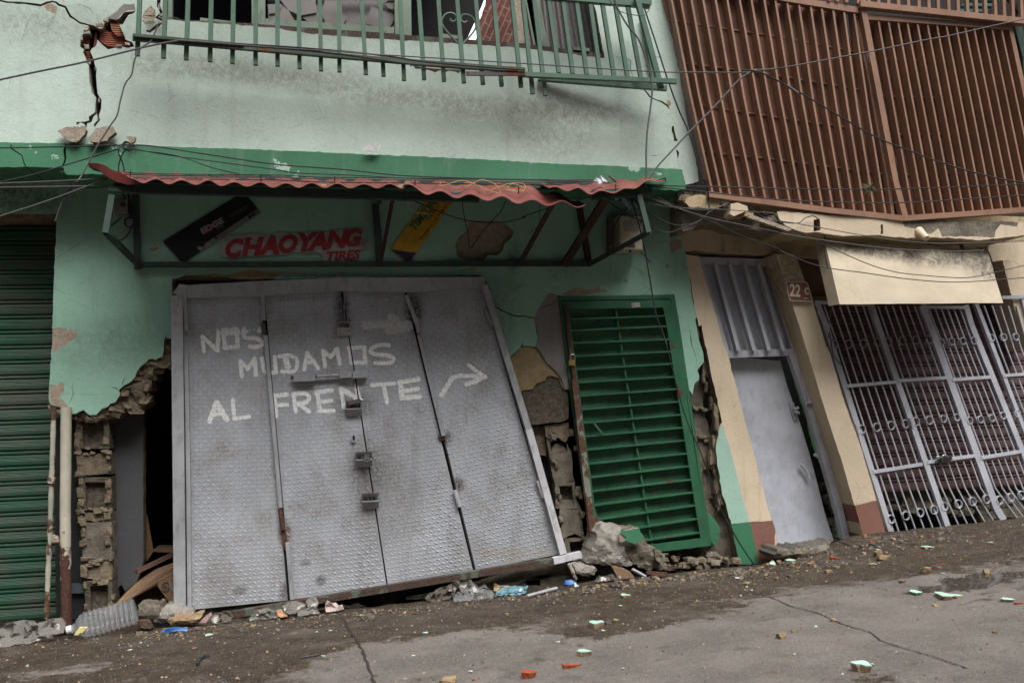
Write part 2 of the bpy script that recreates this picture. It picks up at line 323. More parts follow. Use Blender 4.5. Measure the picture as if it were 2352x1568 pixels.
def groundmat():
    n = NB('wet_street_concrete')
    base = n.mix(n.rng(n.noise(2.5, 6, .65), .35, .65), (.150, .133, .120), (.105, .092, .083))
    base = n.mix(n.rng(n.vor(90), 0, .3, .35, 0), base, (.42, .37, .32))
    dirt = n.mix(n.rng(n.noise(7, 7, .7), .35, .7), (.044, .030, .019), (.018, .0125, .008))
    wn = n.ma('ADD', n.ma('MULTIPLY', n.noise(1.5, 9, .68, n.vec((1, 1.5, 1), (0.4, 2.3, 0)), .5), .8), n.ma('MULTIPLY', n.noise(7, 8, .72), .55))
    y = n.sep(1); x = n.sep(0)
    # damp dirt lies along the buildings and down the left, the slabs dry out to the right and towards the road
    g1 = n.rng(y, -2.4, -.5, 0, .62, False)
    g2 = n.rng(x, -2.2, .3, .30, 0, False)
    warp = n.new('ShaderNodeVectorMath'); warp.operation = 'MULTIPLY_ADD'; nz = n.new('ShaderNodeTexNoise'); nz.inputs['Scale'].default_value = 2.6; nz.inputs['Detail'].default_value = 8; nz.inputs['Roughness'].default_value = .7; n.L(n.g, nz.inputs['Vector'])
    n.L(nz.outputs[1], warp.inputs[0]); warp.inputs[1].default_value = (1.3, 1.0, 0); n.L(n.g, warp.inputs[2]); sub_ = n.new('ShaderNodeVectorMath'); sub_.operation = 'SUBTRACT'; n.L(warp.outputs[0], sub_.inputs[0]); sub_.inputs[1].default_value = (.65, .5, 0)
    g0 = n.g; n.g = sub_.outputs[0]
    def bl(c, r, a): return n.ma('MULTIPLY', n.spot(c, r), a)
    t = n.ma('ADD', n.ma('ADD', n.ma('MULTIPLY', wn, 1.15), g1), g2)
    for (p, rr, a) in DRY: t = n.ma('ADD', t, bl(p, rr, a))
    n.g = g0; t = n.ma('ADD', t, n.ma('MULTIPLY', n.noise(22, 8, .8), .34))
    wet = n.rng(t, 1.0, 1.20)
    base = n.mix(n.rng(n.noise(55, 6, .8), .35, .65), scl3(base, n, .72), base)
    col = n.mix(wet, base, dirt)
    sp = n.rng(n.ma('ADD', n.ma('MULTIPLY', n.noise(2.7, 9, .72, n.vec((1, 1.6, 1), (3, 8, 0)), .4), .8), n.ma('MULTIPLY', n.noise(14, 6, .75), .35)), .66, .74)
    col = n.mix(n.ma('MULTIPLY', sp, .8), col, (.06, .047, .036))
    col = n.mix(n.rng(n.noise(1.7, 7, .7, n.vec(off=(7, 7, 0))), .5, .72, 0, .5), col, (.10, .088, .078))
    sand = n.ma('MULTIPLY', n.rng(n.noise(9, 8, .75, n.vec(off=(4, 4, 0))), .56, .68), n.rng(y, -2.0, -.5, .1, .8, False))
    col = n.mix(sand, col, (.17, .12, .072))
    col = n.mix(n.rng(n.noise(95, 2, .5), .64, .68), col, (.22, .18, .14))
    col = n.mix(n.rng(n.noise(4, 7, .7, n.vec(off=(9, 1, 0))), .60, .68, 0, .6), col, (.06, .05, .045))
    rough = n.ma('SUBTRACT', n.rng(n.noise(6, 6, .7), .3, .7, .75, .95), n.ma('MULTIPLY', wet, .12))
    h = n.ma('ADD', n.noise(16, 7, .7), n.ma('MULTIPLY', n.noise(110, 4, .7), .6))
    n.g = sub_.outputs[0]; pud = n.spot(PUD, (1.0, .26, 9)); n.g = g0; pm = n.rng(n.ma('ADD', pud, n.ma('MULTIPLY', n.noise(6, 6, .65), .6)), .78, .86)
    col = n.mix(pm, col, (.045, .036, .028))
    rough = n.ma('MULTIPLY', rough, n.rng(pm, 0, 1, 1, .07, False))
    bp = n.new('ShaderNodeBump'); bp.inputs['Distance'].default_value = .012; n.L(h, bp.inputs['Height'])
    n.L(n.rng(pm, 0, 1, .75, .01, False), bp.inputs['Strength'])
    return n.out(col, rough, 0, bp.outputs[0], .28)
_p = G(2270, 1330); PUD = (_p.x, _p.y, _p.z)
DRY = []
for (a, b, rx, ry, s) in ((950,1490,1.0,.45,-.55),(1750,1480,1.3,.8,-.55),(1950,1370,1.0,.35,-.5),(2150,1450,1.3,.5,-.5),(120,1540,.5,.3,-.5),(60,1500,.5,.2,-.4),(1300,1540,.8,.3,-.35),
        (1500,1420,.9,.35,.3),(600,1530,.9,.35,.35),(2150,1290,1.2,.25,.25),(1930,1560,.5,.1,.2)):
    _p = G(a, b); DRY.append(((_p.x, _p.y, _p.z), (rx, ry, 9), s))
M['ground'] = groundmat()
# ---------------------------------------------------------------- mesh building
class MB:
    def __init__(s): s.v = []; s.f = []; s.m = []; s.mats = []; s.sm = []
    def mi(s, mat):
        if mat not in s.mats: s.mats.append(mat)
        return s.mats.index(mat)
    def add(s, vs, fs, mat, sm=False):
        b = len(s.v); s.v += [Vector(v) for v in vs]; k = s.mi(mat)
        for f in fs: s.f.append([b + i for i in f]); s.m.append(k); s.sm.append(sm)
    def hexa(s, p, mat):     # p: 4 front + 4 back
        s.add(p, [(0,1,2,3),(7,6,5,4),(0,4,5,1),(1,5,6,2),(2,6,7,3),(3,7,4,0)], mat)
    def prism(s, pts, off, mat, side=None):
        n = len(pts); off = Vector(off); P = [Vector(p) for p in pts]
        s.add(P + [p + off for p in P], [list(range(n)), list(range(2 * n - 1, n - 1, -1))], mat)
        s.add(P + [p + off for p in P], [(i, i + n, (i + 1) % n + n, (i + 1) % n) for i in range(n)], side or mat)
    def bar(s, a, b, w, d, mat, dy=None):   # square section, w across the facade, d in depth (dy axis)
        a = Vector(a); b = Vector(b); t = (b - a).normalized(); n = Vector(dy) if dy else Vector((0, 1, 0))
        n = (n - t * n.dot(t))
        if n.length < .05: n = Vector((1, 0, 0)); n = n - t * n.dot(t)
        n.normalize(); c = t.cross(n)
        p = []
        for q_ in (a, b): p += [q_ - c * w / 2 - n * d / 2, q_ + c * w / 2 - n * d / 2, q_ + c * w / 2 + n * d / 2, q_ - c * w / 2 + n * d / 2]
        s.hexa(p, mat)
    def tube(s, pts, r, mat, seg=8, caps=True):
        P = [Vector(p) for p in pts]; vs = []; prev = None
        for i, p in enumerate(P):
            t = (P[min(i + 1, len(P) - 1)] - P[max(i - 1, 0)]); t = t.normalized() if t.length > 1e-9 else Vector((0, 0, 1))
            if prev is None: n = t.orthogonal().normalized()
            else:
                n = prev - t * prev.dot(t); n = n.normalized() if n.length > 1e-6 else t.orthogonal().normalized()
            prev = n; c = t.cross(n); rr = r[i] if isinstance(r, (list, tuple)) else r
            for k in range(seg):
                a = 2 * math.pi * k / seg; vs.append(p + (n * math.cos(a) + c * math.sin(a)) * rr)
        fs = [(i * seg + k, i * seg + (k + 1) % seg, (i + 1) * seg + (k + 1) % seg, (i + 1) * seg + k) for i in range(len(P) - 1) for k in range(seg)]
        s.add(vs, fs, mat, True)
        if caps: s.add(vs, [list(range(seg))[::-1], list(range(len(vs) - seg, len(vs)))], mat)
    def hull(s, c, size, mat, seed=0, n=13, rot=0, flat_top=None, lump=0):
        r_ = random.Random(seed); bm = bmesh.new()
        for i in range(n):
            v = Vector([(1 if i >> k_ & 1 else -1) * r_.uniform(.35, 1.0) for k_ in range(3)]); v *= .9 if max(map(abs, v)) > .5 else 1.3
            bm.verts.new(v)
        res = bmesh.ops.convex_hull(bm, input=bm.verts)
        bmesh.ops.delete(bm, geom=[g for g in res['geom_interior'] if isinstance(g, bmesh.types.BMVert)], context='VERTS')
        if lump:
            bmesh.ops.subdivide_edges(bm, edges=bm.edges, cuts=2, use_grid_fill=True)
            for v in bm.verts:
                v.co *= 1 + lump * .45 * noise.noise(v.co * 2.3 + Vector((seed, 0, 0))) + lump * .55 * noise.noise(v.co * 7 + Vector((seed, 3, 0)))
        Rz = Matrix.Rotation(rot, 3, 'Z'); bm.verts.index_update()
        vs = [Vector(c) + Rz @ Vector((v.co.x * size[0] / 2, v.co.y * size[1] / 2, v.co.z * size[2] / 2)) for v in bm.verts]
        bm.verts.ensure_lookup_table(); bm.verts.index_update()
        s.add(vs, [[v.index for v in f.verts] for f in bm.faces], mat); bm.free()
    def ring(s, c, rx, rz, r, mat, seg=20, w=None):   # flat-bar ring in the facade plane
        c = Vector(c); w = w or r
        vs = []; 
        for k in range(seg):
            a = 2 * math.pi * k / seg; d = Vector((math.cos(a), 0, math.sin(a)))
            for (o, yy) in ((1, -w), (1, w), (-1, w), (-1, -w)):
                vs.append(c + Vector((d.x * (rx + o * r), yy, d.z * (rz + o * r))))
        fs = [(k * 4 + j, k * 4 + (j + 1) % 4, ((k + 1) % seg) * 4 + (j + 1) % 4, ((k + 1) % seg) * 4 + j) for k in range(seg) for j in range(4)]
        s.add(vs, fs, mat)
    def slab(s, outline, y, th, mat, holes=(), regions=(), side=None, step=.12, jag=.004, rel=.0025, sub=.035, seed=0, back=True):
        """extruded plate in the plane y, outline and holes in survey pixels; regions [(poly, mat)]"""
        def conv(poly):
            return [(U(px, py, y).x, U(px, py, y).z) for px, py in poly]
        def dens(P):
            out = []
            for i, a in enumerate(P):
                b = P[(i + 1) % len(P)]; L = math.hypot(b[0] - a[0], b[1] - a[1]); k = max(1, int(L / sub))
                for j in range(k):
                    t = j / k; x = a[0] + (b[0] - a[0]) * t; z = a[1] + (b[1] - a[1]) * t
                    if jag and j: 
                        nx, nz = -(b[1] - a[1]) / L, (b[0] - a[0]) / L
                        o = jag * (noise.noise(Vector((x * 25, z * 25, seed))) * 1.6 + rnd.uniform(-.35, .35)); x += nx * o; z += nz * o
                    out.append((x, z))
            return out
        O = dens(conv(outline)); Hs = [dens(conv(h)) for h in holes]; Rg = [(conv(p), m_) for p, m_ in regions]
        verts = []; edges = []
        def loop(P):
            b = len(verts); verts.extend(Vector(p) for p in P); edges.extend((b + i, b + (i + 1) % len(P)) for i in range(len(P)))
        loop(O); [loop(h) for h in Hs]
        for P, _m in Rg: loop(dens(P) if jag else P)
        xs = [p[0] for p in O]; zs = [p[1] for p in O]
        def inside(x, z, P):
            c = False; j = len(P) - 1
            for i in range(len(P)):
                xi, zi = P[i]; xj, zj = P[j]
                if (zi > z) != (zj > z) and x < (xj - xi) * (z - zi) / (zj - zi) + xi: c = not c
                j = i
            return c
        x = min(xs) + step / 2
        while x < max(xs):
            z = min(zs) + step / 2
            while z < max(zs):
                xx = x + rnd.uniform(-.3, .3) * step; zz = z + rnd.uniform(-.3, .3) * step
                if inside(xx, zz, O): verts.append(Vector((xx, zz)))
                z += step
            x += step
        r = delaunay_2d_cdt(verts, edges, [], 0, 1e-5)
        vo, fo = r[0], r[2]
        tri = []
        for f in fo:
            cx = sum(vo[i].x for i in f) / len(f); cz = sum(vo[i].y for i in f) / len(f)
            if not inside(cx, cz, O) or any(inside(cx, cz, h) for h in Hs): continue
            mm = mat
            for P, m_ in Rg:
                if inside(cx, cz, P): mm = m_; break
            tri.append((f, mm))
        fr = [Vector((v.x, y + rel * noise.noise(Vector((v.x * 2.2, v.y * 2.2, seed))) * 2, v.y)) for v in vo]
        b = len(s.v); n = len(fr); s.v += fr + [Vector((v.x, y + th, v.y)) for v in vo]
        cnt = {}
        for f, mm in tri:
            f = list(f)
            a, b2, c2 = fr[f[0]], fr[f[1]], fr[f[2]]
            if (b2 - a).cross(c2 - a).y > 0: f.reverse()
            s.f.append([b + i for i in f]); s.m.append(s.mi(mm)); s.sm.append(True)
            if back: s.f.append([b + n + i for i in reversed(f)]); s.m.append(s.mi(side or mm)); s.sm.append(False)
            for i in range(len(f)):
                e = (f[i], f[(i + 1) % len(f)]); cnt[e] = cnt.get(e, 0) + 1
        for (i, j) in cnt:
            if (j, i) not in cnt:
                s.f.append([b + j, b + i, b + n + i, b + n + j]); s.m.append(s.mi(side or mat)); s.sm.append(False)
    def build(s, name, parent=None):
        me = bpy.data.meshes.new(name)
        lo = Vector((min(v.x for v in s.v), min(v.y for v in s.v), min(v.z for v in s.v)))
        hi = Vector((max(v.x for v in s.v), max(v.y for v in s.v), max(v.z for v in s.v)))
        o0 = Vector(((lo.x + hi.x) / 2, (lo.y + hi.y) / 2, lo.z))
        me.from_pydata([v - o0 for v in s.v], [], s.f)
        for m_ in s.mats: me.materials.append(m_)
        me.polygons.foreach_set('material_index', s.m); me.polygons.foreach_set('use_smooth', s.sm)
        me.update(); me.validate()
        if any(s.sm): me.set_sharp_from_angle(angle=R(40))
        o = bpy.data.objects.new(name, me); COL.objects.link(o)
        wl = Vector(parent['wl']) if parent is not None else Vector((0, 0, 0))
        if parent is not None: o.parent = parent
        o.location = o0 - wl; o['wl'] = tuple(o0)
        ALL.append(o); return o
ALL = []
def tag(o, label=None, cat=None, group=None, kind=None):
    if label: o['label'] = label
    if cat: o['category'] = cat
    if group: o['group'] = group
    if kind: o['kind'] = kind
    return o
def thing(name, loc, label, cat, group=None):
    o = bpy.data.objects.new(name, None); COL.objects.link(o); o.location = loc; o['wl'] = tuple(loc); o.empty_display_size = .1
    ALL.append(o); return tag(o, label, cat, group)
def one(mb, name, label, cat, group=None): return tag(mb.build(name), label, cat, group)
def ribbon(pts, w):             # polyline in pixels -> thin polygon (for cracks)
    L = []; Rr = []
    for i, p in enumerate(pts):
        a = pts[max(i - 1, 0)]; b = pts[min(i + 1, len(pts) - 1)]; dx, dy = b[0] - a[0], b[1] - a[1]; l = math.hypot(dx, dy) or 1
        ww = w[i] if isinstance(w, (list, tuple)) else (w if 0 < i < len(pts) - 1 else w * .25)
        L.append((p[0] - dy / l * ww / 2, p[1] + dx / l * ww / 2)); Rr.append((p[0] + dy / l * ww / 2, p[1] - dx / l * ww / 2))
    return L + Rr[::-1]
def smooth(pts, k=8):
    out = []
    for i in range(len(pts) - 1):
        p0 = pts[max(i - 1, 0)]; p1 = pts[i]; p2 = pts[i + 1]; p3 = pts[min(i + 2, len(pts) - 1)]
        for j in range(k):
            t = j / k
            out.append(tuple(.5 * (2 * b + (c - a) * t + (2 * a - 5 * b + 4 * c - d) * t * t + (3 * b - a - 3 * c + d) * t ** 3) for a, b, c, d in zip(p0, p1, p2, p3)))
    out.append(tuple(pts[-1])); return out
def lerp(a, b, t): return tuple(x + (y - x) * t for x, y in zip(a, b))
def txt(s, size, ctr, ang, mat, mb, y, th=.001, shear=0., off=0., sx=1., font_space=1., depth=None):
    """writing in the built-in font turned into mesh on the plane y; ctr is a 3-D point, ang in degrees"""
    cu = bpy.data.curves.new('t', 'FONT'); cu.body = s; cu.size = size; cu.shear = shear; cu.offset = off
    cu.align_x = 'CENTER'; cu.align_y = 'CENTER'; cu.space_character = font_space; cu.resolution_u = 3
    ob = bpy.data.objects.new('t', cu); COL.objects.link(ob); bpy.context.view_layer.update()
    me = bpy.data.meshes.new_from_object(ob.evaluated_get(bpy.context.evaluated_depsgraph_get()))
    a = R(ang); vs = []
    for v in me.vertices:
        x, z = v.co.x * sx, v.co.y; vs.append((ctr[0] + x * math.cos(a) - z * math.sin(a), y, ctr[2] + x * math.sin(a) + z * math.cos(a)))
    mb.add(vs, [list(p.vertices) for p in me.polygons], mat)
    bpy.data.objects.remove(ob); bpy.data.curves.remove(cu); bpy.data.meshes.remove(me)
# ================================================================ GROUND
def make_ground():
    xs = [-40, -25, -16, -11, -8.5] ; x = -7.0
    while x < 9: xs.append(x); x += .055
    xs += [9.5, 11, 14, 20, 40]
    ys = [-45, -25, -15, -10, -8]; y = -7.0
    while y < YE - .02: ys.append(y); y += .08 if y > -3.6 else .25
    ys += [YE]
    vs = []; fs = []
    for yy in ys:
        for xx in xs:
            z = gz(min(max(xx, -7), 9), yy) + (.03 * (xx + 7) * 0)
            if yy > -4: z += .006 * noise.noise(Vector((xx * 6, yy * 6, 0))) + .003 * noise.noise(Vector((xx * 22, yy * 22, 5)))
            e = yy
            if yy == YE: e = yy + .03 * noise.noise(Vector((xx * 5, 0, 0))) + .012 * noise.noise(Vector((xx * 25, 0, 0)))
            vs.append((xx, e, z))
    n = len(xs)
    for j in range(len(ys) - 1):
        for i in range(n - 1): fs.append((j * n + i, j * n + i + 1, (j + 1) * n + i + 1, (j + 1) * n + i))
    mb = MB(); mb.add(vs, fs, M['ground'], True)
    # broken edge of the pavement and the sunken strip of earth under the buildings
    b = len(ys) - 1; ed = [vs[b * n + i] for i in range(n)]
    mb.add(ed + [(x_, y_ + .02, z_ - .30) for x_, y_, z_ in ed], [(i, i + 1, n + i + 1, n + i) for i in range(n - 1)], M['concrete'])
    o = mb.build('street'); tag(o, kind='structure')
    mb = MB(); vs = []; fs = []; m_ = 0
    for yy in (YE + .0, .0, .3, 1, 4, 9):
        for xx in xs: vs.append((xx, yy, gz(min(max(xx, -7), 9), 0) - .22 + .03 * noise.noise(Vector((xx * 4, yy * 4, 1)))))
    for j in range(5):
        for i in range(n - 1): fs.append((j * n + i, j * n + i + 1, (j + 1) * n + i + 1, (j + 1) * n + i))
    mb.add(vs, fs, M['concrete'], True); tag(mb.build('ground'), kind='structure')
make_ground()
# row of houses added out of view behind the viewer to block low sky
def far_row():
    OP = thing('added_house_row', (0, -16.5, -1), 'plain grey row of houses added out of view to block low sky', 'building')
    m1 = plaster('dull_grey_render', (.10, .095, .085), seed=21); m2 = flat('dark_window', (.03, .03, .035), .2)
    w = MB(); w.prism([(-30, -16, -3), (30, -16, -3), (30, -16, 13.6), (4, -16, 13.6), (4, -16, 12.4), (-9, -16, 12.4), (-9, -16, 14.5), (-30, -16, 14.5)], (0, -5, 0), m1); w.build('wall', OP)
    for i in range(14):
        for j in range(4):
            w = MB(); x_, z_ = -26 + i * 4, .8 + j * 2.9; w.prism([(x_, -15.97, z_), (x_ + 1.3, -15.97, z_), (x_ + 1.3, -15.97, z_ + 1.4), (x_, -15.97, z_ + 1.4)], (0, -.1, 0), m2); w.build('window', OP)
far_row()
# ================================================================ MINT GREEN BUILDING
GB = thing('green_building', U(640, 1400, 0), 'two storey mint green building with cracked walls and a dark green band', 'building')
# ---- lower wall plaster
edge_l = q(0,1,[(485,490),(478,640),(470,780),(462,980),(455,1200),(445,1566)]) + q(0,2,[(436,240),(430,380),(420,520),(420,660),(440,680),(500,700),(560,706),(600,715),(610,760),(650,755),(680,738),(715,725),(740,750),(770,770),(795,765),(820,768),(850,738),(870,715),(920,697),(945,670),(985,660),(1010,620),(1028,590),(1015,555),(1050,522),(1110,490),(1150,455),(1170,400),(1190,370),(1215,340),(1240,330),(1270,290),(1305,285),(1330,300),(1355,280),(1390,270),(1400,200),(1402,150),(1415,95),(1430,115),(1465,115)])
edge_m = q(0,1,[(1465,1480),(1475,995),(1530,985),(1580,960),(1700,965)]) + q(1,1,[(0,1000),(200,990),(215,1000),(480,990),(750,985),(1300,975),(1960,965),(2000,975),(2050,1080),(2062,1200),(2100,1350),(2140,1490)]) + q(1,2,[(2120,20),(2160,180),(2190,300),(2215,300)])
edge_r = q(2,2,[(90,270),(130,235),(170,200),(190,150),(196,175),(300,186),(318,120),(322,0)]) + q(2,1,[(322,1500),(300,1400),(290,1330),(330,1250),(400,1130),(440,1115),(480,1130),(500,1135),(540,1150),(1490,1128),(1505,1250),(1520,1400),(1530,1566)])
edge_r += q(2,2,[(1560,250),(1585,420),(1610,540),(1640,585),(1650,590),(1660,520),(1668,495),(1700,470),(1705,440),(1690,380),(1720,345),(1745,310),(1740,240),(1700,120),(1680,0)]) + q(2,1,[(1670,1340),(1685,1320),(1660,1230),(1640,1150),(1625,1000),(1600,850),(1575,720),(1552,600),(1540,420),(1495,320)])
top_l = [(1550, 432), (1000, 410), (400, 400), (128, 395), (-90, 395)] + [(-90, 489), (128, 489)]
cr = [ribbon(q(1,1,[(2055,1232),(2110,1238),(2165,1270),(2240,1305),(2290,1315),(2340,1312)]) + q(2,1,[(262,1325),(305,1330)]), 2.6)]
cr += [ribbon(q(0,2,[(945,530),(985,535),(1015,555)]), 2.2), ribbon(q(0,2,[(1070,440),(1050,490),(1048,518)]), 1.6), ribbon(q(0,2,[(632,485),(615,540),(628,590),(605,640),(585,690)]), 1.1),
       ribbon(q(2,2,[(1622,20),(1640,170),(1670,250),(1690,340)]), 1.1),
       ribbon(q(2,1,[(1990-450,700),(1975-450,760)]), .8),ribbon(q(0,1,[(545,225),(548,280),(520,340)]), 1.6),ribbon(q(0,1,[(655,250),(625,300),(625,340),(590,370)]),1.0)]
shallow = []
hole_patch = q(1,1,[(1880,500),(1960,495),(2130,497),(2200,540),(2255,590),(2240,640),(2180,690),(2160,760),(2110,795),(2040,790),(1990,845),(1920,848),(1830,835),(1770,800),(1755,700),(1790,630),(1850,590),(1860,530)])
chips = [ (q(0,1,[(450,1425),(500,1412),(580,1420),(660,1450),(650,1505),(590,1530),(560,1566),(440,1566),(443,1480)]), M['raw_pale']),
    (q(0,2,[(440,0),(570,140),(530,180),(490,225),(460,225),(440,150)]), M['raw_pale']),
    (q(0,2,[(425,505),(490,510),(520,487),(550,500),(545,560),(510,620),(560,660),(600,712),(500,700),(420,660)]), M['raw_pale']),
    (q(0,1,[(1270,755),(1290,730),(1340,722),(1352,740),(1325,760)]), M['raw_pale']), (q(0,1,[(1300,695),(1315,685),(1332,695),(1320,710)]), M['raw_pale']),
    (q(2,1,[(1445,662),(1555,660),(1560,735),(1500,745),(1470,785),(1455,730)]), M['raw_pale']),
    (q(2,1,[(540,1115),(600,1090),(660,1072),(720,1088),(760,1090),(845,1052),(860,1085),(915,1085),(915,1110),(760,1120),(560,1132)]), M['raw_pale']),
    (q(1,1,[(0,915),(50,912),(80,930),(180,935),(300,932),(350,942),(425,930),(425,950),(250,955),(220,990),(0,1002)]), M['ochre']),
    (q(0,1,[(1600,965),(1760,955),(1830,950),(1950,960),(2100,925),(2170,910),(2210,930),(2345,935),(2345,1000),(1600,985)]), M['ochre']),
    (q(1,1,[(720,940),(760,930),(820,940),(790,955)]), M['ochre']), (q(1,1,[(1790,912),(1860,915),(1870,903),(1935,900),(1935,912),(1830,928)]), M['ochre']),
    (q(1,1,[(1000,898),(1060,895),(1030,912)]), M['ochre']), (q(2,1,[(1060,1030),(1075,990),(1085,1018),(1115,1022)]), M['raw_pale']),
    (q(2,1,[(1480,1110),(1530,1080),(1560,1105),(1620,1108),(1500,1135)]), M['mint_strip']),
    (q(2,1,[(1420,870),(1440,868),(1442,902),(1420,900)]), M['grey_render'])]
w = MB()
w.slab(edge_l + edge_m + edge_r + top_l, 0, .045, M['mint_lo'], holes=cr + [hole_patch], regions=chips, side=M['raw_pale'], seed=1, step=.14)
w.build('wall', GB)
# ---- masonry core behind the plaster
core = [(-90, 395), (1552, 432)] + q(2,1,[(1530,420),(1560,640),(1600,860),(1650,1150),(1690,1320)]) + q(2,2,[(1690,0),(1700,120),(1735,240),(1735,300),(1700,380)]) + \
       q(2,2,[(1500,380),(1470,0)]) + q(2,1,[(1470,1160),(520,1165)]) + q(2,2,[(545,0),(575,440),(580,560),(500,590),(300,600),(150,570),(100,440),(40,330),(30,250)]) + q(1,1,[(2130,1500),(2040,1210),(2010,1030),(1980,985),(1600,990),(0,1015)]) + \
       q(0,1,[(1600,1000),(1500,1010),(1490,1500)]) + q(0,2,[(1465,150),(1468,380),(1440,375),(1380,345),(1340,360),(1290,440),(1300,480),(1270,560),(1265,650),(1250,690),(1180,720),(1140,705),(1060,740),(1000,790),(920,800),(700,770),(480,715),(440,675),(440,400)]) + \
       q(0,1,[(465,1000),(488,560)]) + [(128, 500), (-90, 500)]
hp = [(q(1,1,[(1740,480),(2270,480),(2270,800),(2000,860),(1740,860)]), M['raw_pale']),
      (q(2,2,[(60,240),(190,140),(330,200),(530,440),(560,560),(560,585),(400,580),(440,430),(310,500),(270,550),(150,580),(20,380)]), M['ochre']),
      (q(2,1,[(300,1566),(290,1330),(330,1240),(430,1100),(560,1140),(600,1566)]) + q(2,2,[(590,560),(540,540),(460,380),(380,300),(300,190)]), M['grey_render'])]
w = MB(); w.slab(core, .046, .40, M['raw'], regions=hp, side=M['raw'], jag=.008, rel=.012, seed=2, step=.1)
# the ochre and grey patches stand almost flush with the paint
w.slab(q(2,1,[(430,1118),(500,1135),(500,1200),(530,1400),(545,1560)]) + q(2,2,[(560,100),(580,400),(592,548),(555,550),(525,455),(470,385),(430,350),(380,290),(325,205),(300,187),(322,60)]) + q(2,1,[(322,1480),(302,1400),(292,1330),(330,1250),(400,1130)]), .004, .045, M['grey_render'],
       holes=[ribbon(q(2,1,[(330,1255),(350,1245),(390,1222),(450,1215),(490,1170)]), 1.2)], side=M['raw'], rel=.003)
w.slab(q(2,2,[(65,300),(130,245),(190,178),(240,180),(320,210),(350,260),(400,330),(455,385),(520,450),(550,545),(530,530),(500,450),(440,430),(400,440),(385,470),(310,500),(280,545),(210,555),(170,572),(140,560)]), .018, .03, M['ochre'], side=M['ochre'], jag=.006, rel=.006)
w.slab(q(2,2,[(150,575),(270,550),(310,505),(400,430),(440,430),(495,460),(530,530),(560,552),(585,590),(585,800),(540,822),(420,835),(330,850),(235,850),(190,700)]), .03, .18, M['block'], side=M['block'], jag=.006, rel=.012)
w.build('masonry_core', GB)
# ragged lumps of broken masonry along the torn lower edge (left)
w = MB(); k = 0
for (u, v, s_) in [(470,700,.05),(560,730,.05),(640,775,.06),(720,790,.07),(800,790,.06),(880,775,.08),(950,745,.09),(1010,700,.08),(1060,650,.07),(1230,500,.09),(1220,590,.08),(1250,640,.07),(1180,705,.08),(1110,690,.06),(1290,420,.08),(1330,380,.08),(1390,330,.08),(1430,300,.09),(1440,200,.06),(1435,140,.05),(1270,350,.05),(1220,400,.05),(1190,450,.05),(1320,330,.06),(1090,580,.05),(1100,540,.05),(1180,560,.06)]:
    p = U(*q(0,2,[(u, v)])[0], .12); k += 1
    w.hull(p, (s_ * rnd.uniform(1.6, 2.4), .25, s_ * rnd.uniform(1, 1.7)), M['raw'], seed=k, lump=.3)
w.build('broken_masonry', GB)
# ---- green band (edge of the floor slab)
band = [(-90, 327), (0, 327), (150, 329), (400, 337), (700, 348), (1000, 361), (1300, 377), (1558, 388)] + q(2,1,[(1545,60),(1565,100),(1575,130),(1572,160),(1588,190),(1588,225)]) + [(1560, 437), (1300, 430), (1000, 416), (600, 404), (400, 402), (200, 400), (165, 402)] + q(0,1,[(570,105),(550,80),(545,45),(250,38)]) + [(-90, 388)]
w = MB(); w.slab(band, -.45, .62, M['band'], holes=[ribbon(q(0,0,[(575,1212),(552,1290),(560,1360),(548,1400),(525,1425)]), [5,6,5,4,2]), ribbon(q(0,0,[(98,1220),(95,1270),(140,1300),(188,1330),(205,1395),(232,1440)]), [4,4,2.5,2.5,3,2])],
    side=M['band'], jag=.004, rel=.008, seed=3)
w.build('floor_band', GB)
# ---- upper wall
ur = q(2,0,[(1395,0),(1400,70),(1422,150),(1440,200),(1450,260),(1478,345),(1500,480),(1530,600),(1545,720),(1572,850),(1590,980),(1610,1080),(1640,1200),(1665,1330),(1690,1440),(1702,1560)])
up = [(-90, -260), (1490, -260)] + ur + q(2,1,[(1700,160),(1650,178),(1590,190),(1570,130),(1555,60)]) + [(1550, 400), (1200, 385), (700, 362), (300, 345), (-90, 340)]
win = [(376, -235), (383, 46)] + q(0,0,[(1440,170),(2352,240)]) + q(1,0,[(500,290),(1206,340)]) + q(1,0,[(1800,375),(2352,415)]) + q(2,0,[(600,465),(895,500)]) + [(1375, 60), (1352, -40), (1320, -235)]
crack = q(0,0,[(750,207),(800,217),(845,245),(880,245),(900,180),(930,160),(1000,172),(1030,150),(1060,108),(1130,100),(1165,92),(1140,118),(1100,130),(1075,170),(1050,212),(1022,215),(1040,260),(1062,300),(1075,340),(1130,362),(1150,400),(1090,410),(1000,408),(925,425),(880,390),(835,342),(822,395),(785,418),(772,440),(802,510),(812,560),(827,590),(822,650),(827,725),(835,800),(850,830),(868,855),(865,930),(855,960),(845,985),(857,1030),(832,1058),(806,1095),(803,1062),(834,1030),(828,975),(800,998),(782,1045),(745,1057),(737,1100),(722,1062),(690,1048),(655,1072),(653,1045),(720,1043),(762,1030),(757,1000),(813,960),(815,890),(822,835),(785,790),(765,700),(760,560),(738,540),(733,500),(710,450),(720,425),(684,400),(690,330),(712,290),(768,290),(760,250)])
crk2 = ribbon(q(0,0,[(-20,0),(60,20),(200,28),(350,48),(400,25),(450,15),(480,22),(500,42),(560,62),(578,100),(600,140),(640,165),(680,196),(720,205),(752,215)]), [4,4,4,5,5,4,4,5,5,5,5,4,4,4,3])
crk3 = ribbon(q(0,0,[(1360,0),(1355,50),(1380,110),(1340,150),(1395,180),(1350,220),(1300,255),(1280,272),(1250,262)]), [8,8,6,8,6,8,6,6,3])
crk4 = ribbon(q(0,0,[(598,35),(690,42),(760,70),(800,120)]), .9)
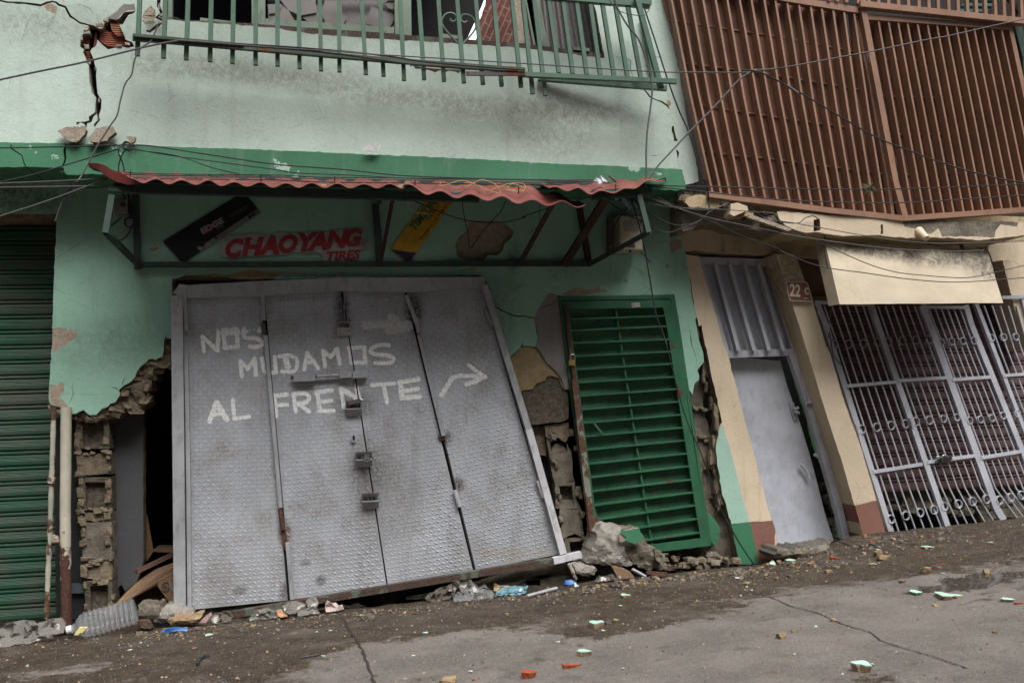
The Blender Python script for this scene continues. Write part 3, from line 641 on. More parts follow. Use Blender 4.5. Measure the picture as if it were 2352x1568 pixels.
crs = [crack, crk2, crk3, crk4,
       ribbon(q(2,0,[(1222,758),(1250,785),(1280,825),(1310,845),(1380,870),(1430,905),(1450,935)]), [2,3,4,2.5,4,4,1]),
       ribbon(q(2,0,[(1480,1080),(1478,1110),(1492,1160),(1500,1200),(1518,1200)]), [4,6,5,7,5]), ribbon(q(2,0,[(1470,980),(1482,1040)]), 1.5),
       ribbon(q(2,0,[(1510,1285),(1522,1310),(1520,1355)]), [3,5,2]), ribbon(q(2,0,[(1520,1380),(1530,1440)]), 1.5), ribbon(q(2,0,[(1435,760),(1438,830)]), 2.2),
       ribbon(q(2,0,[(1230,1332),(1320,1330),(1415,1328)]), 1.4), ribbon(q(2,0,[(1080,495),(1120,520),(1115,590),(1135,650)]), 1.4), ribbon(q(2,0,[(1410,640),(1420,700),(1415,760)]), 1.8),
       ribbon(q(2,0,[(1200,490),(1280,485),(1390,492),(1410,510)]), 1.0)]
reg = [(q(0,0,[(385,35),(440,30),(490,60),(475,128),(430,100),(395,90),(375,50)]), M['raw_pale']), (q(0,0,[(905,160),(1000,100),(1060,38),(1150,35),(1160,90),(1100,92),(1050,112),(1000,172)]), M['grey_render']),
       (q(0,0,[(1215,165),(1235,100),(1290,50),(1330,90),(1335,165),(1290,170)]), M['raw_pale']), (q(0,0,[(1215,175),(1320,175),(1330,200),(1240,212)]), M['raw_pale']),
       (q(2,0,[(1425,862),(1450,858),(1465,885),(1448,918),(1430,900)]), M['ochre']), (q(2,0,[(975,478),(1060,488),(1115,515),(1120,590),(1070,600),(1010,510)]), M['mint_lo'])]
w = MB(); w.slab(up, -.42, .10, M['mint_up'], holes=[win] + crs, regions=reg, side=M['raw_pale'], jag=.005, rel=.004, seed=4, step=.16)
w.build('upper_wall', GB)
w = MB()      # loose torn plaster and lumps in and round the big crack
for (u, v, sx_, sz_, y_) in [(735,250,.045,.04,-.45),(850,215,.05,.035,-.455),(905,175,.04,.025,-.45),(740,400,.035,.04,-.40),(700,330,.015,.05,-.41),(1290,110,.06,.05,-.47),(1370,190,.03,.03,-.46),(1020,395,.04,.015,-.42),(1090,380,.035,.02,-.42),(1375,60,.04,.06,-.40),(770,540,.015,.03,-.4),(815,590,.01,.03,-.41),(850,860,.012,.04,-.40),(1380,130,.03,.03,-.44)]:
    k += 1; w.hull(U(*q(0,0,[(u, v)])[0], y_), (sx_ * 1.25, .03, sz_ * 1.2), M['raw_pale'], seed=k, lump=.25); w.build('torn_plaster', GB); w = MB()
w = MB()      # clay blocks seen through the crack
w.slab(q(0,0,[(858,262),(905,262),(1045,300),(1080,345),(1120,385),(1010,405),(905,390),(850,345)]), -.37, .12, M['hbrick'], jag=.003)
w.slab(q(0,0,[(940,195),(1035,205),(1075,310),(1000,310),(955,262)]), -.40, .10, M['hbrick'], jag=.003)
w.slab(q(0,0,[(715,300),(762,305),(760,375),(720,372)]), -.37, .1, M['hbrick'], jag=.002)
w.slab(q(0,0,[(815,275),(830,290),(828,390),(800,400)]), -.36, .1, M['hbrick'], jag=.002)
w.slab(q(0,0,[(712,440),(762,440),(770,520),(740,540),(735,500)]), -.35, .1, M['hbrick'], jag=.002)
w.build('clay_block', GB)
w = MB()      # core of the upper wall, coloured near-black for the shade behind the cracks
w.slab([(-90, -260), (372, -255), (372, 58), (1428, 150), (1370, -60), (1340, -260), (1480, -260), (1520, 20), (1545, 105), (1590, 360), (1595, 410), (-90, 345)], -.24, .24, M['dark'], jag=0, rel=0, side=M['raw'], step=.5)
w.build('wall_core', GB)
# rooms behind: walls and floors coloured near-black to stand for unlit shade
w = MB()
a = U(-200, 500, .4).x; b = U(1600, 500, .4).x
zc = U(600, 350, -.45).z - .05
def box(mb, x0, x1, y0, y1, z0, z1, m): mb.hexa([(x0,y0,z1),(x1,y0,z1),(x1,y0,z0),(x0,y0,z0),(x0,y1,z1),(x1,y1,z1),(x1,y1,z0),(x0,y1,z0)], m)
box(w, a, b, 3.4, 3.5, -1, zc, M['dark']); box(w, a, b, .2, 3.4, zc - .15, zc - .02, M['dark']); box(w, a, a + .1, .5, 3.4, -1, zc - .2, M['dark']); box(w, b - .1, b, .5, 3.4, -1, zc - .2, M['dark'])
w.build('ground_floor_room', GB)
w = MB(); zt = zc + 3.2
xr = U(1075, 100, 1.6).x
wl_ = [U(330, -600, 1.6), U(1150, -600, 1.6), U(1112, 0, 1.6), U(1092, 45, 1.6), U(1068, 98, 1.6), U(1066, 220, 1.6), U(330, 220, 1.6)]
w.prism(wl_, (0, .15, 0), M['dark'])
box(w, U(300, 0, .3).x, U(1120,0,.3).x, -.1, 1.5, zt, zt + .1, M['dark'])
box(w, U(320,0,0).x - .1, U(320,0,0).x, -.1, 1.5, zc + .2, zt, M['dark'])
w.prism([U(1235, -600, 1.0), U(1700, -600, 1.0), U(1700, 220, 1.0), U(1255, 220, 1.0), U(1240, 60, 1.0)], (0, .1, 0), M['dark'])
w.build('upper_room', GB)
w = MB(); w.prism([U(*p, .9) for p in q(1,0,[(2080,-500),(2030,0),(2005,60),(2000,110),(1975,145),(1965,200),(1968,300),(1940,320),(1935,480),(2700,520),(2900,-500)])], (0, .15, 0), M['brickwall'])
w.build('inner_brick_wall', GB)
w = MB(); w.bar(U(*q(2,0,[(110,-200)])[0], .6), U(*q(2,0,[(195,420)])[0], .6), .09, .1, M['raw_pale']); w.build('inner_post', GB)
# ---- window joinery of the upper floor
WF = MB(); yw = -.36
WF.bar(U(387, 56, yw), U(574, 66, yw), .05, .08, M['sill']); WF.bar(U(574, 66, yw), U(1206, 112, yw), .05, .08, M['sill']); WF.bar(U(1206, 112, yw), U(1415, 137, yw), .045, .08, M['sill'])
WF.bar(U(391, -230, yw + .05), U(391, 55, yw + .05), .035, .05, M['winframe'])
for (a_, b_, ww) in (((594, -230), (594, 64), .10), ((922, -230), (926, 90), .13)): WF.bar(U(*a_, yw + .04), U(*b_, yw + .04), ww, .05, M['winframe'])
WF.bar(U(610, 52, yw + .03), U(905, 72, yw + .03), .05, .03, M['winframe']); WF.bar(U(1015, 86, yw), U(1062, 92, yw), .05, .03, M['winframe'])
WF.bar(U(460, 47, yw), U(530, 55, yw), .03, .03, M['winframe'])
WF.bar(U(*q(2,0,[(270,0)])[0], yw), U(*q(2,0,[(345,420)])[0], yw), .12, .06, M['winframe']); WF.bar(U(*q(2,0,[(240,0)])[0], yw), U(*q(2,0,[(320,400)])[0], yw), .04, .06, M['frame_dk'])
WF.bar(U(*q(2,0,[(810,0)])[0], yw), U(*q(2,0,[(905,480)])[0], yw), .085, .06, M['frame_dk']); WF.bar(U(*q(2,0,[(620,430)])[0], yw - .02), U(*q(2,0,[(760,445)])[0], yw - .02), .045, .04, M['winframe'])
WFO = WF.build('window_frame', GB)
# broken frosted panes: several overlapping splinters
pieces = [[(150,40),(270,35),(250,110),(160,120)],[(160,130),(250,40),(330,90),(400,210),(300,200),(165,160)],[(260,0),(560,0),(570,110),(430,135),(330,90)],[(435,140),(580,110),(660,200),(655,260),(560,255),(500,190)],
          [(650,0),(780,0),(790,120),(830,160),(760,260),(660,250),(640,180),(610,100)],[(650,180),(740,150),(880,200),(930,270),(800,270),(700,265)],[(1040,50),(1140,100),(1120,290),(1040,290),(1050,220),(985,205)],
          [(1140,100),(1200,80),(1240,160),(1200,230),(1180,290),(1120,290)],[(1200,240),(1270,190),(1278,290),(1190,285)],[(1145,30),(1200,0),(1270,0),(1265,85),(1190,75)],[(880,195),(940,195),(945,250),(900,240)],[(150,-60),(640,-60),(640,0),(150,0)],[(650,-60),(1280,-60),(1270,5),(650,5)]]
w = MB()
for i, pc in enumerate(pieces):
    yy = -.31 + .012 * (i % 4); w = MB(); w.prism([U(*p, yy) for p in q(1, 0, pc)], (0, .005, 0), M['frost']); w.build('broken_pane', WFO)
w = MB(); w.prism([U(*p, -.25) for p in q(1,0,[(155,-80),(1280,-80),(1290,310),(155,230)])], (0, .004, 0), M['curtain']); w.build('back_pane', WFO)
w = MB(); P0 = q(2,0,[(330,-100),(770,-100),(900,500),(380,460)])
n_ = 12; vs = []; 
for i in range(n_ * 4 + 1):
    t = i / (n_ * 4); d_ = .012 * math.sin(i * math.pi / 2)
    vs += [U(*lerp(P0[0], P0[1], t), -.2 + d_), U(*lerp(P0[3], P0[2], t), -.2 + d_)]
w.add(vs, [(2 * i, 2 * i + 2, 2 * i + 3, 2 * i + 1) for i in range(n_ * 4)], M['curtain'], True); w.build('corrugated_shutter', GB)
# ---- window grille
Y1 = -.66
w = MB(); w.bar(U(305, 88, Y1 - .03), U(*q(1,0,[(1206,520)])[0], Y1 - .03), .035, .035, M['grille_dk']); GR = w.build('window_grille', GB)
GR['label'] = 'green barred window grille bent outward'
bars = [q(0,0,[(1195,-500),(1195,0),(1175,480)]), q(0,0,[(1415,-500),(1415,0),(1398,500)]), q(0,0,[(1610,-500),(1610,0),(1592,515)]), q(0,0,[(1808,-500),(1808,0),(1796,530)]), q(0,0,[(1997,-500),(1997,0),(1988,545)])]
bars += [q(1,0,l) for l in ([(48,-500),(48,0),(48,560)],[(234,-500),(234,0),(236,568)],[(412,-500),(418,0),(424,590)],[(590,-500),(597,0),(608,608)],[(750,-500),(762,0),(765,618)],[(920,-500),(955,0),(992,640)],[(1085,-500),(1113,0),(1142,655)],[(1252,-500),(1285,0),(1318,690)],[(1400,-500),(1445,0),(1490,685)],[(1560,-500),(1610,0),(1660,698)],[(1710,-500),(1770,0),(1830,712)],[(1870,-500),(1930,0),(1993,725)],[(2014,-500),(2083,0),(2152,740)],[(2162,-500),(2240,0),(2318,748)])]
bars += [q(2,0,l) for l in ([(110,-500),(195,0),(280,805)],[(192,-500),(290,0),(388,820)],[(325,-500),(415,0),(503,625)],[(450,-500),(535,0),(622,632)],[(560,-500),(650,0),(742,640)],[(670,-500),(765,0),(858,648)],[(770,-500),(870,0),(975,655)],[(975,15),(985,30),(1090,660)],[(1083,15),(1088,30),(1203,665)])]
for pts in bars:
    w = MB(); w.bar(U(*pts[1], Y1), U(*pts[2], Y1), .031, .031, M['grille'])
    if pts[0][1] < -20: w.bar(U(*pts[0], Y1), U(*pts[1], Y1), .031, .031, M['grille'])
    e = U(*pts[2], Y1); w.add([e + Vector((sx_ * .011, sy_ * .011, -.0005)) for sx_, sy_ in ((-1,-1),(1,-1),(1,1),(-1,1))], [(0,1,2,3)], M['dark'])
    w.build('grille_bar', GR)
def barz(name, p1, p2, ww, dd, y1, y2, mat): 
    w = MB(); w.bar(U(*p1, y1), U(*p2, y2), ww, dd, mat); return w.build(name, GR)
barz('grille_bar', *q(2,0,[(1165,-30),(1378,765)]), .040, .04, -.72, -.72, M['grille']); barz('grille_bar', *q(2,0,[(1215,150),(1312,672)]), .03, .03, -.45, -.45, M['grille'])
barz('grille_rail', q(1,0,[(1206,520)])[0], q(1,0,[(2352,605)])[0], .035, .035, Y1 - .03, Y1 - .03, M['grille_dk'])
barz('grille_rail', (306, 82), (560, 105), .02, .035, Y1 - .06, Y1 - .04, M['grille_dk'])
barz('grille_rail', *q(2,0,[(165,638),(1510,700)]), .034, .04, Y1 - .04, Y1 - .12, M['grille']); barz('grille_rail', *q(2,0,[(325,672),(1425,758)]), .036, .05, -.46, -.60, M['grille'])
barz('grille_rail', *q(2,0,[(380,-30),(1280,45)]), .05, .05, Y1, Y1, M['grille']); barz('grille_rail', *q(2,0,[(1185,10),(1290,25)]), .05, .05, Y1 - .05, Y1 - .05, M['grille'])
w = MB(); w.bar(U(*q(1,0,[(1850,632)])[0], Y1 - .06), U(*q(1,0,[(2352,632)])[0], Y1 - .06), .03, .02, M['gatedark'])
for pts_ in ([(1370,560),(1480,590),(1640,605),(1800,610)],):
    vs = [];
    for i, (u, v) in enumerate(smooth(pts_, 6)):
        o_ = rnd.uniform(4, 26); vs += [U(*q(1,0,[(u, v - 14)])[0], Y1 - .05), U(*q(1,0,[(u, v + o_ - 6)])[0], Y1 - .05)]
    w.add(vs, [(2*i, 2*i+2, 2*i+3, 2*i+1) for i in range(len(vs)//2 - 1)], M['grille_dk'])
w.build('rusted_flashing', GR)
w = MB()
for pts_ in ([(1765,170),(1735,190),(1705,165)],):
    pass
hl = q(1,0,smooth([(1710,160),(1722,183),(1748,185),(1765,165),(1755,130),(1715,112),(1668,128),(1640,180),(1650,225),(1700,290),(1780,375)]))
hr = q(1,0,smooth([(1858,180),(1840,195),(1812,185),(1802,165),(1815,135),(1852,128),(1900,150),(1930,200),(1928,245),(1890,300),(1825,375)]))
for l in (hl, hr): w.tube([U(*p, Y1) for p in l], .008, M['grille'], 6)
w.build('grille_heart', GR)
# ---- roller shutter at the far left, with its reveal
def roller(name, parent, quad, y, mat, pitchpx, nrib=4, amp=.018, y2=None):
    TL, TR_, BR, BL = quad; a, b, c, d = U(*TL, y), U(*TR_, y), U(*BR, y), U(*BL, y)
    Hh = (a - d).length; n = int(round(Hh / pitchpx)); w = MB(); prof = []
    for i in range(n):
        for (t, o) in ((0, .0), (.06, -.9), (.12, -1), (.20, -.9), (.26, -.1), (.30, -.8), (.42, -1), (.46, -.85), (.5, -1), (.54, -.85), (.58, -1), (.62, -.85), (.66, -1), (.88, -1), (.96, -.75), (.985, .1)):
            prof.append(((i + t) / n, o * amp))
    prof.append((1, 0)); vs = []
    for t, o in prof:
        for (p_, q_) in ((a, d), (b, c)): vs.append(p_ + (q_ - p_) * t + Vector((0, o, 0)))
    w.add(vs, [(2*i, 2*i+2, 2*i+3, 2*i+1) for i in range(len(prof) - 1)], mat)
    w.add([a + Vector((0, .02, 0)), b + Vector((0, .02, 0)), c + Vector((0, .02, 0)), d + Vector((0, .02, 0))], [(0, 1, 2, 3)], mat)
    return w.build(name, parent)
roller('roller_shutter', GB, ((-90, 520), (160, 520), (205, 1412), (-90, 1432)), .34, M['shutter_g'], .118)
w = MB(); w.prism([U(-90, 489, .0), U(128, 489, .0), U(128, 489, .0) + Vector((0, .5, 0)), U(-90, 489, 0) + Vector((0, .5, 0))], (0, 0, .3), M['mint_lo'])
w.build('lintel', GB)
# ---- pier of hollow blocks left of the gate and the grey interior wall
w = MB(); yb = .10
BK = [(-1,940,1030),(1,1042,1090),(0,1096,1172),(2,1176,1196),(4,1198,1285),(1,1290,1330),(0,1334,1410)]
xl = lambda v: 172 + (v - 950) * .055; xrr = lambda v: 250 + (v - 950) * .02
def hollow(mb, p4, y, d, rec, m, m2):   # a block lying with its hollow open to the street
    a, b, c, e = [Vector(U(*p, y)) for p in p4]
    i4 = [a + (b - a) * .2 + (e - a) * .14, b + (a - b) * .16 + (c - b) * .14, c + (e - c) * .16 + (b - c) * .08, e + (c - e) * .2 + (a - e) * .08]
    o4 = [a, b, c, e]; dv = Vector((0, rec, 0)); D = Vector((0, d, 0))
    mb.add(o4 + i4, [(0,1,5,4),(1,2,6,5),(2,3,7,6),(3,0,4,7)], m)
    mb.add(i4 + [v + dv for v in i4], [(0,1,5,4),(1,2,6,5),(2,3,7,6),(3,0,4,7),(4,5,6,7)], m2)
    mb.add(o4 + [v + D for v in o4], [(1,0,4,5),(2,1,5,6),(3,2,6,7),(0,3,7,4)], m)
for kind, v0, v1 in BK:
    p4 = [(xl(v0), v0), (xrr(v0), v0), (xrr(v1), v1), (xl(v1), v1)]
    if kind in (-1, 0): hollow(w, p4, yb, .3, .045, M['block'], M['block'])
    else: w.slab(p4, yb + .01, .28, M['concrete'] if kind == 4 else M['raw'], jag=.01, rel=.02, step=.04)
for i in range(46):
    v = rnd.uniform(950, 1405); e = rnd.random() < .5; k += 1
    p = U(xl(v) + rnd.uniform(0, 8) if e else xrr(v) - rnd.uniform(-2, 8), v, yb + .01); s_ = rnd.uniform(.02, .05)
    w.hull(p, (s_ * 1.3, s_ * 1.5, s_ * 2), M['raw'], seed=k, lump=.25)
for i in range(26):
    v = rnd.choice((1035, 1093, 1174, 1290, 1332, 1197)) + rnd.uniform(-7, 7); k += 1
    p = U(rnd.uniform(xl(v), xrr(v)), v, yb + .01); s_ = rnd.uniform(.02, .045); w.hull(p, (s_ * 2.2, s_ * 2, s_ * 1.1), M['raw'], seed=k, lump=.25)
w.build('block_pier', GB)
w = MB(); w.slab(q(0,2,[(945,780),(1225,720),(1225,1566)]) + q(0,3,[(1228,520),(1170,700),(1070,780),(1040,720),(985,778),(975,600),(960,0)]) + q(0,2,[(955,1400)]), .30, .12, M['int_grey'], jag=.003, side=M['raw'])
w.build('inner_wall', GB)
w = MB(); w.bar(U(*q(0,2,[(640,790)])[0], .2), U(*q(0,3,[(668,1010)])[0], .2), .30, .05, M['blackpaint'])
w.build('black_post', GB)
w = MB(); w.bar(U(*q(0,3,[(610,755)])[0], .15), U(*q(0,3,[(722,755)])[0], .15), .07, .03, metal('faded_blue_strap', (.05, .065, .075), ramt=.3, damt=.5)); w.build('pipe_strap', GB)
# ---- block pier right of the gate
w = MB()
w.slab(q(2,2,[(380,860),(430,850),(585,835),(590,950),(560,1000),(500,960),(440,975),(390,950)]), .06, .2, M['raw'], jag=.01, rel=.015, step=.05); w.build('pier_block', GB); w = MB()
w.slab(q(2,2,[(395,960),(430,970),(435,1060),(450,1095),(520,1090),(575,1080),(575,1010),(610,1080),(620,1250),(640,1330),(560,1345),(470,1350),(450,1300),(420,1100)]), .08, .2, M['concrete'], jag=.008, rel=.012, step=.05); w.build('pier_block', GB); w = MB()
w.slab(q(2,2,[(440,1050),(480,1010),(530,1020),(570,1080),(450,1095)]), .10, .1, M['raw'], jag=.006); w.build('pier_block', GB); w = MB()
p4 = q(2,2,[(470,1345),(640,1340),(665,1566),(475,1566)]); hollow(w, p4, .07, .22, .08, M['concrete'], M['block']); w.build('pier_block', GB); w = MB()
w.slab(q(2,3,[(505,15),(660,0),(690,60),(725,330),(640,290),(580,310),(540,340),(510,150)]), .07, .2, M['concrete'], jag=.008, rel=.012, step=.05); w.build('pier_block', GB); w = MB()
p4 = q(2,3,[(550,330),(735,320),(750,520),(590,560)]); hollow(w, p4, .08, .22, .08, M['concrete'], M['block'])
w.build('pier_block', GB)
for i in range(34):
    v = rnd.uniform(850, 2400); u = 430 + (v - 850) * .11 + rnd.choice((0, 185)) + rnd.uniform(-16, 16); k += 1; s_ = rnd.uniform(.018, .04)
    w = MB(); w.hull(U(TX[2] + .26856 * u, TY[2] + .26856 * v, .07), (s_ * 1.5, s_ * 2, s_ * 2), M['raw'] if i % 2 else M['concrete'], seed=k, lump=.25); w.build('mortar_lump', GB)

w = MB(); w.slab(q(2,2,[(240,860),(375,870),(385,960),(395,1115),(350,1110),(300,1060),(260,960)]), .12, .03, M['raw'], jag=.003); w.slab(q(2,2,[(280,1000),(395,1060),(430,1100),(465,1566),(430,1566),(400,1400)]), .2, .03, M['dark'], jag=0)
w.build('inner_panel', GB)
# ---- masonry in the gap on the right of the green door, down to the ground
w = MB()
gap = q(2,2,[(1600,560),(1650,590),(1668,495),(1705,440),(1745,520),(1740,700),(1790,860),(1830,1080),(1860,1220),(1870,1300),(1920,1566)]) + q(2,3,[(1900,60),(1960,200),(2000,330),(2045,560),(1900,600),(1760,600),(1640,640),(1420,600),(1400,520),(1420,470),(1780,400),(1740,0)]) + q(2,2,[(1720,1300),(1660,800)])
w.slab(gap, .13, .25, M['concrete'], jag=.012, rel=.02, step=.06, side=M['raw'])
for (a_, b_) in ((700, 745), (950, 985), (1185, 1215), (1440, 1470)): 
    for j in range(7):
        k += 1; u = 1660 + (a_ - 700) * .2 + j * 17; w.hull(U(*q(2,2,[(u, a_ + rnd.uniform(0, 40))])[0], .12), (.05, .05, .03), M['raw'], seed=k, lump=.3)
for i in range(34):
    t = rnd.random(); v = 360 + t * 1200; P_ = [(1740,340),(1800,520),(1850,640),(1890,760),(1870,900),(1845,1060),(1855,1230),(1895,1440),(1925,1566)]
    for a_, b_ in zip(P_, P_[1:]):
        if a_[1] <= v <= b_[1]: break
    u = a_[0] + (b_[0] - a_[0]) * (v - a_[1]) / (b_[1] - a_[1]) - rnd.uniform(5, 60); k += 1; s_ = rnd.uniform(.02, .05)
    w.hull(U(*q(2,2,[(u, v)])[0], .06 + rnd.uniform(-.02, .05)), (s_ * 1.3, s_ * 2.2, s_ * 4.2), M['raw'], seed=k, lump=.35)
for i in range(70):
    u = rnd.uniform(1400, 2030); v = rnd.uniform(455, 600); k += 1; s_ = rnd.uniform(.02, .06)
    w.hull(U(*q(2,3,[(u, v)])[0], .02 + rnd.uniform(-.08, .08)), (s_ * 2, s_ * 2, s_ * 1.2), M['raw'] if i % 3 else M['concrete'], seed=k, lump=.3)
w.slab(q(2,3,[(1765,80),(1790,120),(1850,190),(1880,250),(1865,350),(1835,395),(1805,360),(1785,250)]), .03, .06, M['green_dado'], side=M['raw'], jag=.008, rel=.01)
w.build('broken_masonry', GB)
# concrete threshold under the gate
w = MB(); w.slab([(420,1440),(640,1412),(960,1370)] + q(2,3,[(0,720),(180,690),(250,665),(350,680),(400,670),(540,600),(700,540),(760,560),(800,640)]) + [(1400,1345),(1430,1420),(420,1520)], .0, .5, M['concrete'], jag=.01, rel=.02, step=.07, holes=[[(820,1385),(960,1352),(980,1372),(960,1384),(850,1400)],q(2,3,[(215,690),(340,680),(345,735),(225,735)])])
w.slab(q(2,3,[(-800,850),(-300,740),(0,640),(560,540),(600,600),(440,640),(280,660),(150,720),(0,740),(-300,800)]), -.02, .3, M['concrete'], jag=.008, rel=.02, step=.06)
w.build('threshold', GB)
# ================================================================ THE BULGING GATE (double gate of four tread-plate leaves)
YG = -.05
def TLD(u, v): return q(0,1,[(u, v)])[0]
panels = [  # TL TR BR BL
 [(418, 684), (600, 679), (661, 1378), (434, 1400)],
 [(608, 679), (784, 668), (888, 1345), (670, 1376)],
 [(787, 668), (929, 671), (1087, 1311), (891, 1343)],
 [(935, 671), (1104, 660), (1285, 1272), (1093, 1309)]]
GT = thing('metal_gate', U(850, 1390, YG), 'large silver grey tread plate gate pushed askew, painted NOS MUDAMOS AL FRENTE with arrows', 'gate')
def inside(x, z, P):
    c = False; j = len(P) - 1
    for i in range(len(P)):
        xi, zi = P[i]; xj, zj = P[j]
        if (zi > z) != (zj > z) and x < (xj - xi) * (z - zi) / (zj - zi) + xi: c = not c
        j = i
    return c
# ---- brushed lettering: strokes laid down as paint on the leaves (stored per vertex, broken up in the paint's own shader)
import numpy as np
STROKES = []
def put(c, r, pts, curve=False, wd_=8.6, faint=0):
    P = q(c, r, pts); P = smooth(P, 4) if curve else P
    for a_, b_ in zip(P, P[1:]): STROKES.append((a_, b_, wd_ / 2, faint))
put(0,2,[(1742,224),(1732,100)]); put(0,2,[(1730,98),(1860,216)]); put(0,2,[(1860,216),(1868,72)])
put(0,2,[(1912,72),(1925,196)]); put(0,2,[(1915,190),(2038,186)]); put(0,2,[(2036,188),(2026,66)]); put(0,2,[(1908,76),(2036,66)])
put(0,2,[(2222,50),(2180,38),(2120,45),(2082,70),(2100,108),(2180,112),(2242,138),(2238,172),(2190,186),(2136,184)], True)
put(0,2,[(2068,436),(2056,305)]); put(0,2,[(2056,305),(2122,375)]); put(0,2,[(2120,375),(2178,285)]); put(0,2,[(2178,285),(2188,428)])
put(1,2,[(102,282),(122,395),(150,408),(225,404)]); put(1,2,[(222,408),(212,270)])
put(1,2,[(308,298),(322,352)], wd_=13); put(1,2,[(250,268),(330,258),(395,285),(402,350),(370,396),(275,396)], True)
put(1,2,[(462,382),(490,238)]); put(1,2,[(488,238),(582,368)]); put(1,2,[(478,322),(552,315)])
put(1,2,[(642,352),(625,218)]); put(1,2,[(625,218),(690,272)]); put(1,2,[(690,272),(745,200)]); put(1,2,[(745,200),(768,332)])
put(1,2,[(850,195),(870,322)]); put(1,2,[(862,318),(988,322)]); put(1,2,[(985,322),(975,188)]); put(1,2,[(842,196),(980,188)])
put(1,2,[(1188,172),(1120,168),(1050,192),(1032,228),(1080,250),(1160,255),(1225,280),(1222,308),(1180,324),(1072,322)], True)
put(0,2,[(1792,822),(1852,660)], wd_=11); put(0,2,[(1855,665),(1938,805)], wd_=12); put(0,2,[(1830,768),(1900,752)])
put(0,2,[(1990,640),(2006,798)]); put(0,2,[(2000,800),(2130,782)])
put(1,2,[(222,772),(202,602)], wd_=11); put(1,2,[(200,605),(318,592)]); put(1,2,[(212,682),(318,680)])
put(1,2,[(392,735),(372,588)]); put(1,2,[(368,590),(470,582),(508,620),(480,658),(405,668)], True); put(1,2,[(400,665),(508,738)])
put(1,2,[(702,556),(565,574)]); put(1,2,[(575,570),(598,735)]); put(1,2,[(592,735),(715,732)]); put(1,2,[(588,658),(695,645)])
put(1,2,[(802,702),(778,542)]); put(1,2,[(778,542),(935,640)], wd_=11); put(1,2,[(935,628),(905,518)])
put(1,2,[(1042,512),(1235,498)]); put(1,2,[(1142,510),(1172,660)])
put(1,2,[(1440,462),(1278,490)], wd_=10); put(1,2,[(1285,488),(1302,622)], wd_=11); put(1,2,[(1300,622),(1450,612)], wd_=11); put(1,2,[(1290,568),(1432,545)], wd_=10)
put(1,2,[(1638,598),(1730,450)], wd_=10); put(1,2,[(1728,450),(1800,430),(1990,438)]); put(1,2,[(1870,340),(1935,390),(2010,442)], wd_=8); put(1,2,[(2010,440),(1930,478),(1850,505)], wd_=10)
put(1,1,[(980,1405),(1090,1392),(1210,1392)], wd_=12, faint=1); put(1,1,[(1200,1330),(1370,1390)], wd_=16, faint=1); put(1,1,[(1185,1440),(1360,1405)], wd_=18, faint=1); put(1,1,[(1195,1340),(1200,1440)], wd_=14, faint=1)
def paint(o):
    me = o.data; n = len(me.vertices); co = np.empty(n * 3); me.vertices.foreach_get('co', co); co = co.reshape(-1, 3) + np.array(o['wl'])
    d = co - np.array(CP); f = d @ np.array(FW); px = W0 / 2 + F0 * (d @ np.array(RT)) / f; py = H0 / 2 - F0 * (d @ np.array(UPV)) / f
    best = np.zeros((2, n))
    for a_, b_, hw, fa in STROKES:
        ax_, ay = a_; bx, by = b_; L2 = (bx - ax_) ** 2 + (by - ay) ** 2 + 1e-9
        t = np.clip(((px - ax_) * (bx - ax_) + (py - ay) * (by - ay)) / L2, 0, 1)
        dd = np.hypot(px - ax_ - t * (bx - ax_), py - ay - t * (by - ay)); best[fa] = np.maximum(best[fa], np.clip(1.5 - dd / hw, 0, 1))
    for nm, b_ in (('paint', best[0]), ('faint', best[1])):
        at = me.attributes.new(nm, 'FLOAT', 'POINT'); at.data.foreach_set('value', b_.astype(np.float32))
